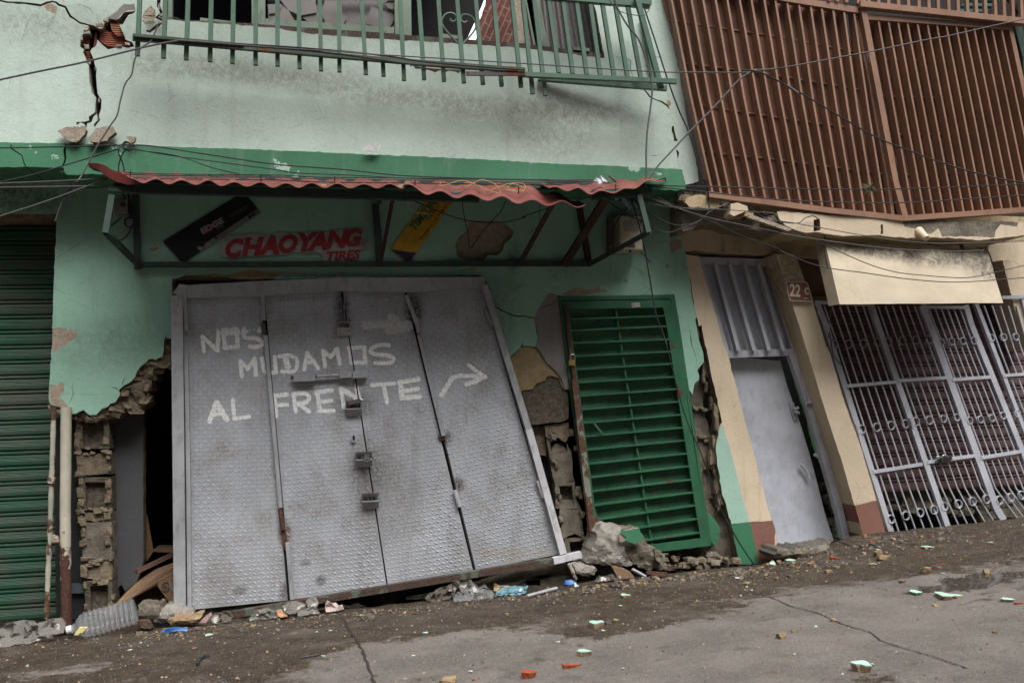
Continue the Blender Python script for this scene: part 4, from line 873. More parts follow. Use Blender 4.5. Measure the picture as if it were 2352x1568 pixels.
for pi_, P in enumerate(panels):
    yy = YG + (0, .004, .0, .004)[pi_]; w = MB(); V = [U(*p, yy) for p in P]
    # the leaf itself, slightly dished
    TT = []; t = 0
    while t < 1: TT.append(t); t += .0022 if .10 < t < .45 else .03
    TT.append(1.0); N1, N2 = 120, len(TT) - 1; vs = []
    for j in range(N2 + 1):
        for i in range(N1 + 1):
            t, s_ = TT[j], i / N1; p = (V[0].lerp(V[1], s_)).lerp(V[3].lerp(V[2], s_), t)
            d_ = .005 * math.sin(math.pi * s_) * math.sin(2.2 * math.pi * t + pi_) + .008 * noise.noise(p * 2.6)
            vs.append((p.x, p.y + d_, p.z))
    w.add(vs, [(j*(N1+1)+i, (j+1)*(N1+1)+i, (j+1)*(N1+1)+i+1, j*(N1+1)+i+1) for j in range(N2) for i in range(N1)], M['gate'], True)
    w.prism([v + Vector((0, .014, 0)) for v in V], (0, .02, 0), M['gatetrim'])
    poly = [(v.x, v.z) for v in V]; ax = (V[1] - V[0]).normalized(); ang = math.atan2(-(V[3]-V[0]).x, -(V[3]-V[0]).z) * .8
    cx = sum(p[0] for p in poly) / 4; cz = sum(p[1] for p in poly) / 4; g = .0365
    for a_ in range(-45, 46):
        for b_ in range(-45, 46):
            lx, lz = a_ * g * .9, b_ * g * .9
            if abs(lx) > .65: continue
            x = cx + lx * math.cos(ang) - lz * math.sin(-ang) ; z = cz - lx * math.sin(ang) + lz * math.cos(ang)
            if not inside(x, z, poly): continue
            m_ = .014
            if not (inside(x + m_, z, poly) and inside(x - m_, z, poly) and inside(x, z + m_, poly) and inside(x, z - m_, poly)): continue
            th = (R(58) if (a_ + b_) % 2 else R(-32)) - ang
            L_, w_, h_ = .0165, .0046, .0055
            # local height of the dished sheet
            tt = (V[0].z + (V[1].z - V[0].z) * .5 - z) / ((V[0].z + V[1].z - V[2].z - V[3].z) / 2); ss = .5 + lx / ((V[1].x - V[0].x + V[2].x - V[3].x) / 2)
            dd = .005 * math.sin(math.pi * min(1, max(0, ss))) * math.sin(2.2 * math.pi * tt + pi_) + .008 * noise.noise(Vector((x, yy, z)) * 2.6) + yy
            c_, s_ = math.cos(th), math.sin(th)
            pts = [(-L_, 0, .0012), (-L_ * .45, w_, .0012), (L_ * .45, w_, .0012), (L_, 0, .0012), (L_ * .45, -w_, .0012), (-L_ * .45, -w_, .0012), (-L_ * .5, 0, -h_), (L_ * .5, 0, -h_)]
            w.add([(x + px * c_ - pz * s_, dd + py, z + px * s_ + pz * c_) for px, pz, py in pts], [(0,1,6),(1,2,7,6),(2,3,7),(3,4,7),(4,5,6,7),(5,0,6)], M['gate_tread'])
    paint(w.build('gate_leaf', GT))
w = MB()
w.slab([(398,672),(412,652),(430,655),(600,645),(780,638),(1112,636),(1118,660),(940,671),(780,668),(600,680),(415,684)], YG - .02, .10, M['gatetrim'], jag=.002, rel=.004)
w.bar(U(408, 680, YG - .02), U(415, 1394, YG - .02), .085, .09, M['gatetrim'])
w.build('gate_frame', GT)
w = MB(); w.bar(U(1111, 655, YG - .02), U(1213, 985, YG - .02), .05, .08, M['gatetrim']); w.bar(U(1213, 985, YG - .02), U(1292, 1270, YG - .02), .055, .08, M['gateedge']); w.build('gate_jamb', GT)
w = MB(); w.bar(U(470, 1421, YG - .05), U(800, 1365, YG - .05), .05, .07, M['sill']); w.bar(U(800, 1365, YG - .05), U(1270, 1287, YG - .05), .05, .07, M['sill']); w.bar(U(1270, 1287, YG - .05), U(1334, 1272, YG - .05), .05, .07, M['gateedge']); w.build('bottom_rail', GT)
w = MB()   # cover strips over the seams
for (a_, b_, ww) in (((424,672),(429,760),.028),((428,818),(432,1010),.028),((432,1010),(436,1395),.03),((603,676),(606,736),.03),((610,770),(645,1165),.028),((660,1245),(671,1376),.028),((933,678),(957,745),.03),((962,770),(1018,1000),.028),((790,745),(791,670),.004)):
    w = MB(); w.bar(U(*a_, YG - .026), U(*b_, YG - .026), ww, .03, M['gatetrim']); w.build('cover_strip', GT)
w = MB()   # near-black strips put in for the shade between the leaves
for (a_, b_, ww) in (((1017,1000),(1092,1312),.013),((604,736),(608,772),.012),((645,1165),(664,1378),.008),((784,668),(790,745),.006)):
    w = MB(); w.bar(U(*a_, YG + .004), U(*b_, YG + .004), ww, .012, M['dark']); w.build('seam_shade_strip', GT)
def hinge(p, q_, mat=None, parent=GT, y=YG - .03, r=.017, name='hinge'):
    w = MB(); a_ = U(*p, y); b_ = U(*q_, y); m_ = a_.lerp(b_, .5)
    w.tube([a_, m_], r, mat or M['gatetrim']); w.tube([m_ + (b_ - a_) * .01, b_], r, mat or M['gatetrim']); return w.build(name, parent)
hinge((411, 746), (412, 785)); hinge((416, 1203), (417, 1257)); hinge((604, 742), (607, 768), M['gatedark']); hinge((643, 1168), (650, 1216), M['rusty'])
hinge((956, 728), (962, 765)); hinge((1045, 1125), (1055, 1163), M['gateedge']); hinge((1117, 713), (1131, 750)); hinge((1235, 1103), (1249, 1142), M['gateedge'])
w = MB(); w.bar(U(651, 1216, YG - .015), U(657, 1262, YG - .015), .034, .01, M['rusty']); w.bar(U(1013, 998, YG - .015), U(1018, 1010, YG - .015), .045, .01, M['rusty']); w.build('rusty_strip', GT)
def latch(p, ww=33, name='hasp', pad=None, ang=2):    # a pair of folded angle brackets
    w = MB(); u, v = p
    for (dv, fl, hh) in ((0, -1, 8), (17, 1, 18)):
        a_, b_ = U(u, v + dv, YG - .04), U(u + ww, v + dv - 2, YG - .04); c_, d_ = U(u + ww + 1, v + dv + hh - 2, YG - .01), U(u + 1, v + dv + hh, YG - .01)
        w.prism([a_ + Vector((0, .035, 0)), b_ + Vector((0, .035, 0)), b_ + Vector((0, -.03, 0)), a_ + Vector((0, -.03, 0))], (0, 0, -.007), M['gatetrim'] if fl > 0 else M['gatedark'])
        w.prism([a_ + Vector((0, -.03, 0)) if fl > 0 else a_, b_ + Vector((0, -.03, 0)) if fl > 0 else b_, d_, c_][::-1] if False else [a_ + Vector((0, -.025, 0)), b_ + Vector((0, -.025, 0)), c_, d_], (0, -.006, 0), M['gatetrim'])
    for t in (.35, .6): w.tube([U(u + ww * t, v + 8, YG - .05), U(u + ww * t + 1, v + 20, YG - .05)], .006, M['gatedark'])
    return w.build(name, GT)
latch(q(1,1,[(740,1355)])[0]); latch(q(1,2,[(905,1085)])[0], 37); latch(q(1,2,[(960,1440)])[0], 37); latch(q(1,2,[(822,650)])[0], 35)
w = MB(); w.tube([U(*q(1,2,[(350,448)])[0], YG - .04), U(*q(1,2,[(790,425)])[0], YG - .04)], .013, M['gatedark']); w.tube([U(*q(1,2,[(575,437)])[0], YG - .04), U(*q(1,2,[(760,427)])[0], YG - .04)], .0135, M['gatetrim'])
for (x0, v0, x1, v1) in ((375,415,560,485),(765,395,868,455),(878,385,1000,455)):
    w.prism([U(*p, YG - .01) for p in q(1,2,[(x0, v0 + 10), (x1, v0), (x1, v1 - 8), (x0, v1)])], (0, -.05, 0), M['gatetrim'])
w.build('slide_bolt', GT)
w = MB(); c_ = q(1,2,[(887,965)])[0]; w.ring(U(*c_, YG - .012), .016, .028, .005, M['gatetrim'], w=.012); w.tube([U(*c_, YG - .006) + Vector((0, 0, .012)), U(*c_, YG - .018) + Vector((0, 0, .012))], .009, M['dark']); w.bar(U(*c_, YG - .01) + Vector((0,0,.01)), U(*c_, YG - .01) - Vector((0,0,.018)), .006, .012, M['dark']); w.build('keyhole_plate', GT)
w = MB(); u, v = q(1,2,[(835,660)])[0]; w.prism([U(*p, YG - .085) for p in q(1,2,[(835,655),(940,625),(950,655),(845,685)])], (0, .03, 0), M['gatedark']); w.tube([U(*p, YG - .07) for p in q(1,2,smooth([(935,630),(965,640),(965,660),(945,668)], 4))], .006, M['steel'])
one(w, 'padlock', 'brown rusty padlock resting on the third pair of brackets of the grey gate', 'padlock')
w = MB(); u, v = q(1,2,[(998,1140)])[0]; w.tube([U(u, v, YG - .09), U(u, v, YG - .065)], .028, M['gatedark'], 12); w.tube([U(u, v, YG - .094), U(u, v, YG - .09)], .008, M['steel'], 8)
w.tube([U(u - 4, v - 4, YG - .08), U(u - 4, v - 11, YG - .08)], .006, M['steel']); w.tube([U(u + 3, v - 4, YG - .08), U(u + 3, v - 11, YG - .08)], .006, M['steel'])
one(w, 'padlock', 'round dark padlock hanging under the keyhole of the grey gate', 'padlock')
# ================================================================ GREEN LOUVRED DOOR (part of the green building)
YD = -.03
Lp = [(1305.6,710),(1311,746),(1367,1167),(1392,1275)]; Rp = [(1523,706),(1531,746),(1598,1167),(1609,1236)]
def along(P, y_):
    for a_, b_ in zip(P, P[1:]):
        if y_ <= b_[1]: break
    t = (y_ - a_[1]) / (b_[1] - a_[1]); return (a_[0] + (b_[0] - a_[0]) * t, y_)
w = MB()
o_ = [(1290,692),(1540,688),(1552,746),(1616,1167),(1628,1232),(1629,1253),(1500,1268),(1385,1292),(1358,1167),(1297,746)]
i_ = [Lp[0], Rp[0], Rp[1], Rp[2], Rp[3], (1500, 1250), (1395, 1270), Lp[2], Lp[1]]
w.slab(o_, YD, .05, M['gdoor'], holes=[i_], jag=0, rel=.002); DR = w.build('louvred_door', GB); DR['label'] = 'narrow deep green metal door with louvre bars'
w = MB(); w.slab(i_, YD + .070, .01, M['gdoor_in'], jag=0, rel=.01, step=.1); w.build('backing_sheet', DR)
w = MB(); w.slab([(1283,682),(1549,676),(1560,740),(1600,1010),(1634,1250),(1628,1253),(1594,1010),(1550,746),(1541,686),(1290,690),(1297,746),(1358,1167),(1382,1292),(1370,1296),(1340,1100),(1305,860)], YD + .012, .07, M['gdoor'], jag=0, rel=.002)
w.bar(U(1297, 700, YD - .0), U(1320, 880, YD), .03, .05, M['rusty']); w.bar(U(1318, 870, YD - .005), U(1366, 1275, YD - .005), .05, .06, metal('rusty_flaking_jamb', (.20, .21, .17), ramt=.75, rust=(.11, .05, .03), damt=.6))
w.build('door_frame', DR)
for (l, r_) in [(733,725),(759,749),(788,779),(818,807),(848,835),(878,865),(909,893),(940,922),(971,952),(1002,981.5),(1032.5,1011),(1065,1041),(1096,1070),(1128,1101),(1160,1130.5),(1193,1160),(1225,1191),(1254,1222.5)]:
    w = MB(); a_, b_ = U(*along(Lp, l), YD + .004), U(*along(Rp, r_), YD + .004)
    w.bar(a_ + Vector((0, .032, 0)), b_ + Vector((0, .032, 0)), .013, .07, M['gdoor'])
    w.build('louvre', DR)
w = MB(); w.tube([U(1414, 711, YD + .03), U(1438, 870, YD + .03), U(1481, 1149, YD + .03), U(1497, 1250, YD + .03)], .010, M['gdoor']); w.build('centre_rod', DR)
w = MB(); c_ = q(2,2,[(710,962)])[0]; w.ring(U(*c_, YD - .004), .014, .035, .006, M['gdoor']); w.bar(U(*c_, YD) + Vector((0,0,.015)), U(*c_, YD) - Vector((0,0,.012)), .01, .006, M['dark']); w.build('keyhole', DR)
w = MB(); a_ = q(2,2,[(610,235),(620,300)]); w.bar(U(*a_[0], YD - .01), U(*a_[1], YD - .01), .05, .015, M['rusty']); w.build('hasp', DR)
w = MB(); a_ = q(2,3,[(808,150),(825,225)]); w.bar(U(*a_[0], YD - .01), U(*a_[1], YD - .01), .06, .015, M['rusty']); w.build('lock_plate', DR)
w = MB(); a_ = q(2,2,[(805,840),(880,930)]); w.bar(U(*a_[0], YD + .0), U(*a_[1], YD - .02), .014, .008, M['gdoor']); w.build('bent_strip', DR)
w = MB(); w.prism([U(*p, YD - .04) for p in q(2,2,[(592,292),(645,300),(640,348),(588,340)])], (0, .022, 0), M['brass'])
w.tube([U(*p, YD - .03) for p in q(2,2,smooth([(603,296),(600,262),(620,250),(640,265),(638,300)], 5))], .005, M['steel'])
one(w, 'padlock', 'small bright brass padlock on the hasp of the green louvred door', 'padlock')
w = MB(); w.prism([U(*p, YD - .003) for p in q(2,1,[(1122,1200),(1195,1195),(1202,1236),(1128,1242)])], (0, .002, 0), M['st_white']); one(w, 'sticker', 'blank white paper sticker on the top rail of the green louvred door', 'sticker')
# ================================================================ AWNING
AW = thing('awning', U(840, 612, 0), 'red corrugated sheet awning bent and sagging on a dark green steel frame over the gate', 'awning')
def fr(name, pts, ww, y=None, dd=None, mat=None):
    w = MB()
    for (a_, b_) in zip(pts, pts[1:]): w.bar(U(a_[0], a_[1], a_[2]), U(b_[0], b_[1], b_[2]), ww, dd or ww, mat or M['frame_dk'])
    return w.build(name, AW)
YA = -1.0
fr('frame_bar', [(312, 430, -.03), (316, 618, -.03)], .045); fr('frame_bar', [(316, 608, -.03), (860, 606, -.03), (1355, 606, -.03)], .04)
fr('frame_bar', [(258, 448, YA), (243, 535, YA)], .04, mat=M['frame_md']); fr('frame_bar', [(243, 533, YA), (322, 612, -.04)], .04)
fr('frame_bar', [(250, 433, YA), (300, 436, YA + .02)], .035); fr('frame_bar', [(862, 470, -.04), (873, 605, -.04)], .055); fr('frame_bar', [(903, 452, -.55), (874, 604, -.05)], .03, mat=M['rust_dk'])
fr('frame_bar', [(1331, 478, -.03), (1353, 606, -.03)], .045, mat=M['rust_dk']); fr('frame_bar', [(1396, 448, YA + .05), (1297, 606, -.05)], .055, mat=M['rust_dk'])
fr('frame_bar', [(1270, 468, YA + .05), (1196, 602, -.05)], .033, mat=M['rust_dk']); fr('frame_bar', [(1355, 606, -.04), (1489, 534, YA)], .038)
fr('frame_bar', [(1489, 534, YA), (1467, 448, YA)], .038, mat=M['frame_md'])
fr('frame_bar', [(262, 433, YA + .06), (850, 448, YA + .08), (1100, 455, YA + .08)], .06); fr('frame_bar', [(1360, 447, YA + .05), (1495, 440, YA + .03)], .06)
fr('frame_bar', [(270, 414, -.48), (900, 424, -.48), (1480, 428, -.48)], .05)
def sheet(front, back, waves, amp, name, yf=-1.05, yb=-.47, mat=None, drop=None):
    """corrugated sheet: front and back edges given in survey pixels"""
    w = MB(); n = waves * 8
    def at(P, t):
        L = [0]
        for a_, b_ in zip(P, P[1:]): L.append(L[-1] + abs(b_[0] - a_[0]))
        s_ = t * L[-1]
        for i in range(len(P) - 1):
            if s_ <= L[i + 1] + 1e-9: return lerp(P[i], P[i + 1], (s_ - L[i]) / (L[i + 1] - L[i]))
        return P[-1]
    vs = []; K = 5
    for i in range(n + 1):
        t = i / n; f_ = U(*at(front, t)[:2], yf); b_ = U(*at(back, t)[:2], yb); wv = math.sin(2 * math.pi * waves * t)
        for j in range(K + 1):
            p = f_.lerp(b_, j / K); am = amp * (1 + .25 * noise.noise(Vector((i * .13, j * .4, 2))))
            vs.append(p + Vector((0, rnd.uniform(-.002, .002), am * wv + .006 * noise.noise(Vector((i * .2, j, 1))))))
    w.add(vs, [(i*(K+1)+j, (i+1)*(K+1)+j, (i+1)*(K+1)+j+1, i*(K+1)+j+1) for i in range(n) for j in range(K)], mat or M['red'], True)
    w.add([v - Vector((0, 0, .0025)) for v in vs], [(i*(K+1)+j+1, (i+1)*(K+1)+j+1, (i+1)*(K+1)+j, i*(K+1)+j) for i in range(n) for j in range(K)], M['frame_dk'], True)
    return w.build(name, AW)
sheet([(284,413),(400,418),(600,425),(900,428),(940,428)], [(268,395),(600,408),(940,414)], 11, .016, 'roof_sheet')
sheet([(925,425),(985,442),(1060,450),(1150,458),(1240,466),(1305,470),(1345,470)], [(930,415),(1080,420),(1200,424),(1330,460)], 6, .02, 'roof_sheet', yf=-1.10)
sheet([(1262,432),(1330,436),(1360,443),(1440,438),(1478,420),(1528,412)], [(1240,423),(1380,421),(1440,412),(1530,408)], 5, .014, 'roof_sheet', yf=-1.08)
w = MB()   # crumpled left end of the sheet
E = q(0,1,[(755,5),(830,5),(900,25),(955,60),(1040,90),(1140,150),(1190,175)]); E2 = q(0,1,[(760,40),(835,60),(880,100),(930,130),(1000,165),(1090,190),(1185,182)])
w.add([U(*p, -1.08 + .02 * (i % 2)) for i, p in enumerate(E)] + [U(*p, -1.04 - .03 * (i % 2)) for i, p in enumerate(E2)] + [U(p[0] + 4, p[1] + 6, -.9) for p in E2], [(i, i + 1, 8 + i, 7 + i) for i in range(6)], M['red'], True)
w.add([U(*p, -1.04 - .03 * (i % 2)) for i, p in enumerate(E2)] + [U(p[0] + 12, p[1] + 8, -.7) for p in E2], [(i, i + 1, 8 + i, 7 + i) for i in range(6)], M['frame_dk'], True)
w.build('bent_corner', AW)
w = MB(); w.add([U(1525, 412, -.9), U(1532, 420, -.9), U(1528, 408, -.92), U(1500, 418, -.88)], [(0,1,2),(0,2,3)], M['red']); 
for (c_, r_, u, v) in ((0,1,1115,75),(0,1,2232,100),(1,1,94,110),(1,1,724,120),(1,1,1412,145),(1,1,2298,210),(2,1,990,185),(2,1,160,205)):
    p = q(c_, r_, [(u, v), (u - 2 if u > 900 else u, v + 60)]); w.tube([U(*p[0], -1.02), U(*p[1], -1.0)], .004, M['frame_dk'], 6)
w.build('hook_bolt', AW)
# ================================================================ STICKERS AND BOXES ON THE WALL
YS = -.012
def plate(mb, pts, mat, y, th=.002): mb.prism([U(*p, y) for p in pts], (0, th, 0), mat)
w = MB(); plate(w, q(0,1,[(1392,675),(2085,250),(2235,432),(1560,862)]), M['st_black'], YS)
plate(w, q(0,1,[(1680,730),(1700,715),(1740,725),(1757,690),(2205,395),(2235,432),(1770,728),(1715,760)]), M['st_grey'], YS - .003); plate(w, q(0,1,[(1512,825),(1570,855),(1545,863)]), M['st_grey'], YS - .003)
plate(w, q(0,1,[(1722,578),(1885,480),(1905,515),(1745,620)]), M['st_red'], YS - .003)
a_ = math.degrees(math.atan2(.62, 1))
txt('EDGE', .062, U(*q(0,1,[(1815,548)])[0], 0), a_ - 1, M['st_white'], w, YS - .0055, sx=1.25, off=.003, shear=.1); txt('CYRE', .022, U(*q(0,1,[(1886,556)])[0], 0), a_ - 2, M['st_white'], w, YS - .0045, sx=1.2)
txt('MAS CONFIABILIDAD', .0165, U(*q(0,1,[(2040,415)])[0], 0), a_, M['st_grey'], w, YS - .0045, sx=1.1); txt('MAS RESISTENCIA', .0165, U(*q(0,1,[(2048,432)])[0], 0), a_, M['st_grey'], w, YS - .0045, sx=1.1)
for (u, v) in ((2138, 465), (2165, 448)): w.tube([U(*q(0,1,[(u, v)])[0], YS - .006), U(*q(0,1,[(u, v)])[0], YS - .004)], .014, M['st_black'], 12)
txt('DOT', .024, U(*q(0,1,[(2196,428)])[0], 0), a_, M['st_black'], w, YS - .0055); txt('@cyrevenezuela', .0135, U(*q(0,1,[(1888,625)])[0], 0), a_, M['st_black'], w, YS - .0055)
w.tube([U(*q(0,1,[(1847,648)])[0], YS - .006), U(*q(0,1,[(1847,648)])[0], YS - .004)], .009, M['st_black'], 10)
one(w, 'sticker', 'long black banner sticker reading EDGE, pasted askew under the awning', 'sticker')
w = MB(); ol = q(0,1,[(1872,760),(1900,650),(1960,622),(2080,625),(2130,608),(2270,610)]) + q(1,1,[(100,612),(190,618),(240,598),(400,600),(450,618),(500,590),(610,585),(650,600),(700,580),(800,572),(900,570),(960,580),(955,640),(1000,690),(995,735),(945,750),(930,830),(800,845),(640,852),(612,830),(615,785),(560,760),(500,775),(380,765),(300,790),(160,792),(100,800),(0,800)]) + q(0,1,[(1980,806),(1890,808)])
w.slab(ol, YS, .003, M['st_white'], jag=.003, rel=.001, sub=.03)
t0 = U(*q(1,1,[(372,680)])[0], 0)
for (L_, x0, y0) in zip('CHAOYANG', (532, 575, 617, 657, 697, 729, 769, 806), (574, 570, 567, 563, 559, 557, 553, 549)):
    txt(L_, .185, U(x0, y0, 0), 5, M['st_red'], w, YS - .005 - .0002 * x0 / 100, shear=.30, off=.010, sx=1.08 if L_ not in 'OCG' else .95)
txt('TIRES', .095, U(*q(1,1,[(788,800)])[0], 0), 5, M['st_red'], w, YS - .005, shear=.25, off=.004, sx=1.15)
c_ = q(1,1,[(962,710)])[0]; w.ring(U(*c_, YS - .005), .026, .026, .002, M['st_red'], w=.0006); txt('R', .04, U(*c_, 0), 4, M['st_red'], w, YS - .005)
one(w, 'sticker', 'white and red CHAOYANG TIRES sticker on the dark green wall', 'sticker')
w = MB(); plate(w, q(1,1,[(1197,742),(1535,282),(1760,310),(1420,775),(1365,852)]), M['st_yel'], YS); plate(w, q(1,1,[(1197,742),(1420,772),(1365,852)]), M['st_purple'], YS - .003)
a_ = 53.7; txt('TIMSUN', .088, U(*q(1,1,[(1482,455)])[0], 0), a_ - 1, M['st_green'], w, YS - .004, off=.003, sx=.98, shear=.2)
txt('Excel Beyond', .031, U(*q(1,1,[(1565,432)])[0], 0), a_, M['st_black'], w, YS - .004, shear=.15, sx=.95)
txt('Motorcycle & Three Wheel Tyre', .030, U(*q(1,1,[(1572,508)])[0], 0), a_, M['st_black'], w, YS - .004, sx=.93)
one(w, 'sticker', 'yellow TIMSUN banner sticker hanging diagonally beside the awning post', 'sticker')
def rbox(mb, c0, c1, y0, y1, mat, bev=6):      # a box with chamfered front
    (x0, z0), (x1, z1) = c0, c1
    b_ = [U(x0, z0, y1), U(x1, z0, y1), U(x1, z1, y1), U(x0, z1, y1)]; w_ = (b_[1] - b_[0]).length; o_ = Vector((0, y0 - y1, 0)); e = .012
    m4 = [v + o_ * .92 for v in b_]; f4 = [m4[0] + o_ * .08 + Vector((e, 0, -e)), m4[1] + o_ * .08 + Vector((-e, 0, -e)), m4[2] + o_ * .08 + Vector((-e, 0, e)), m4[3] + o_ * .08 + Vector((e, 0, e))]
    mb.add(b_ + m4 + f4, [(3,2,1,0)] + [(i, (i+1)%4, 4+(i+1)%4, 4+i) for i in range(4)] + [(4+i, 4+(i+1)%4, 8+(i+1)%4, 8+i) for i in range(4)] + [(8,9,10,11)], mat)
ME = thing('electricity_meter', U(1435, 580, -.1), 'brown plastic electricity meter box on the mint wall at the right of the awning', 'meter box')
w = MB(); rbox(w, (1393, 501), (1440, 585), -.09, 0, flat('dark_meter_case', (.11, .10, .08), .6)); w.build('back_case', ME)
w = MB(); rbox(w, (1408, 503), (1462, 583), -.24, -.06, M['meter']); w.build('cover', ME)
w = MB(); w.prism([U(*p, -.243) for p in [(1430,506),(1464,508),(1467,532),(1434,530)]], (0, .004, 0), metal('grey_meter_lid', (.25, .225, .18), damt=.3)); w.build('lid_panel', ME)
w = MB(); w.prism([U(*p, -.243) for p in [(1440,558),(1458,559),(1459,569),(1441,568)]], (0, .004, 0), M['card_dk']); w.build('window', ME)
w = MB(); w.tube([U(1447, 577, -.24), U(1447, 577, -.25)], .012, M['blackpaint'], 10); w.build('seal', ME)
JB = thing('junction_box', U(285, 490, -.05), 'small grey junction box on the wall behind the left awning bracket', 'junction box')
w = MB(); rbox(w, (270, 463), (299, 496), -.11, 0, flat('grey_box', (.16, .15, .15), .6)); w.build('case', JB)
w = MB(); w.tube([U(283, 470, -.112), U(283, 470, -.118)], .02, M['blackpaint'], 12); w.build('knockout', JB)
w = MB(); w.tube([U(*p, -.10) for p in q(0,1,smooth([(1040,470),(990,510),(945,545)], 4))], .006, M['cable'], 6); w.build('lead', JB)
w = MB(); w.ring(U(*q(0,1,[(1112,512)])[0], -.08), .038, .038, .006, M['cable']); w.tube([U(*p, -.09) for p in smooth(q(0,1,[(1130,535),(1110,590),(1060,650),(1005,672)]), 5)], .007, M['cable'], 6)
w.tube([U(*p, -.09) for p in smooth(q(0,1,[(1045,240),(1075,330),(1110,390),(1115,480)]), 5)], .007, M['cable'], 6); w.tube([U(*p, -.08) for p in smooth(q(0,1,[(1100,230),(1105,330),(1130,400),(1120,480)]), 5)], .009, M['cable'], 6)
one(w, 'cable', 'short black cable with a ring loop beside the small junction box', 'cable')
w = MB(); rbox(w, q(1,1,[(1020,265)])[0], q(1,1,[(1150,325)])[0], -.14, 0, M['blackpaint']); c_ = q(1,1,[(1103,325),(1108,352)]); w.tube([U(*c_[0], -.08), U(*c_[1], -.08)], .022, M['gatedark'], 10)
one(w, 'lamp_holder', 'dark empty lamp holder box under the awning beside the middle post', 'lamp holder')
# ================================================================ CREAM BUILDING (right)
CB = thing('cream_building', U(2000, 1230, .1), 'leaning cream building with a brown finned metal screen above and barred shopfront below', 'building')
YC = 0.0
L1 = q(2,1,[(1590,785),(1700,800),(1718,880),(1745,960),(1800,1150),(1860,1350),(1915,1566)]) + q(2,2,[(1945,240),(1975,350),(2060,680),(2160,1050),(2250,1400),(2290,1566)]) + q(3,3,[(200,180),(262,412),(190,440),(200,520),(110,545)]) + q(2,3,[(2180,550),(2055,556),(2000,330),(1980,215),(1950,110),(1920,0)]) + \
     q(2,2,[(1900,1450),(1870,1250),(1860,1210),(1845,1060),(1870,900),(1900,830),(1875,720),(1840,560),(1800,400),(1780,280),(1740,100),(1725,0)]) + q(2,1,[(1700,1400),(1660,1230),(1640,1080),(1610,900),(1590,830)])
regs = [(q(2,3,[(1900,213),(2135,190),(2150,240),(2215,560),(2210,640),(1900,640)]), M['green_dado']), (q(2,3,[(2135,190),(2345,168),(2352,200),(2352,700),(2212,640)]), M['brown_paint']),
        (q(2,2,[(1865,882),(1905,848),(1990,1130),(2095,1566)]) + q(2,3,[(2082,0),(2135,190),(1900,213),(1880,0)]) + q(2,2,[(1800,1300),(1800,1000)]), M['mint_strip'])]
w = MB(); w.slab(L1, YC, .24, M['cream'], regions=regs, side=M['raw'], jag=.006, rel=.003, seed=8); w.build('pillar', CB)
w = MB()   # masonry behind the left edge and crack
for i in range(40):
    k += 1; t = rnd.random(); v = 1000 + t * 560; u = 1590 + (v - 700) * .19 ; s_ = rnd.uniform(.02, .045)
    w.hull(U(*q(2,1,[(u + rnd.uniform(0, 40), v)])[0], .06), (s_ * 1.3, s_ * 3, s_ * 2), M['raw'], seed=k, lump=.3)
w.build('broken_masonry', CB)
# lintel beam
w = MB(); w.slab([(1565, 520)] + q(2,1,[(1560,660),(1580,735),(1590,760),(1670,750),(1692,755),(2345,790)]) + q(3,1,[(215,785),(650,815),(640,680)]) + [(1900,560),(2120,560),(2300,555),(2400,550),(2400,500),(1640,470)], YC, .30, M['cream_dirty'], jag=.004, rel=.006, side=M['cream'], seed=9)
w.slab([(2265,560),(2400,550),(2400,700),(2352,690)] + q(3,1,[(2310,1080),(2210,830),(2085,850),(2050,760)]), YC, .3, M['cream'], jag=.004, side=M['cream'])
w.build('lintel', CB)
# second pillar
P2 = q(3,1,[(222,782),(395,785),(410,830),(465,980),(550,1195),(600,1370),(660,1566)]) + q(3,2,[(690,230),(800,600),(960,1050),(1085,1480),(1110,1566)]) + q(3,3,[(1170,275),(1090,290),(975,302),(905,40)]) + q(3,2,[(900,1540),(790,1150),(610,600),(430,0)]) + q(3,1,[(365,1200),(300,1010)])
w = MB(); w.slab(P2, -.16, .40, M['cream'], regions=[(q(3,3,[(700,80),(910,47),(1085,5),(1140,0),(1300,400),(900,400)]), M['brown_paint'])], side=M['cream'], jag=.002, rel=.003, seed=10); w.build('pillar', CB)
w = MB(); w.prism([U(*p, -.159) + Vector((-.001,0,0)) for p in q(3,3,[(908,50),(1000,370)])] + [U(*p, -.159) + Vector((-.001, .39, 0)) for p in q(3,3,[(1000,370),(908,50)])], (-.003, 0, 0), M['brown_paint']); w.build('painted_dado', CB)
# slab edge (cornice) and rubble under the screen
w = MB(); ys = -.56
c1 = q(3,1,[(240,420),(550,440),(760,455),(1120,470),(1300,483),(1400,490),(1850,498),(2420,510),(2420,615),(1980,665),(1700,640),(1560,640),(1520,645),(1250,640),(1115,622),(800,628),(560,595),(480,600),(370,570),(330,585),(300,520),(260,480)])
w.slab(c1, ys, .59, M['cream'], holes=[q(3,1,[(552,490),(605,480),(612,580),(552,590)]), q(3,1,[(1120,535),(1140,532),(1142,612),(1118,615)])], side=M['cream_dirty'],
       regions=[(q(3,1,[(1300,480),(1400,485),(2200,500),(2300,505),(2290,550),(2150,530),(2110,580),(2100,640),(1900,630),(1650,635),(1620,560),(1560,610),(1500,600),(1440,570),(1330,548),(1318,515)]), M['concrete'])], jag=.006, rel=.008, seed=11)
w.slab(q(2,1,[(1600,300),(1680,275),(1850,300),(1880,340),(1870,400),(1620,380),(1580,340)]), ys + .02, .3, M['cream_dirty'], jag=.01, rel=.02, step=.05, side=M['concrete'])
w.slab(q(2,1,[(1970,355),(2030,345),(2110,375),(2120,410),(2080,425),(2000,460),(1965,440)]), ys - .03, .2, M['cream'], jag=.006, rel=.01, step=.05, side=M['cream'])
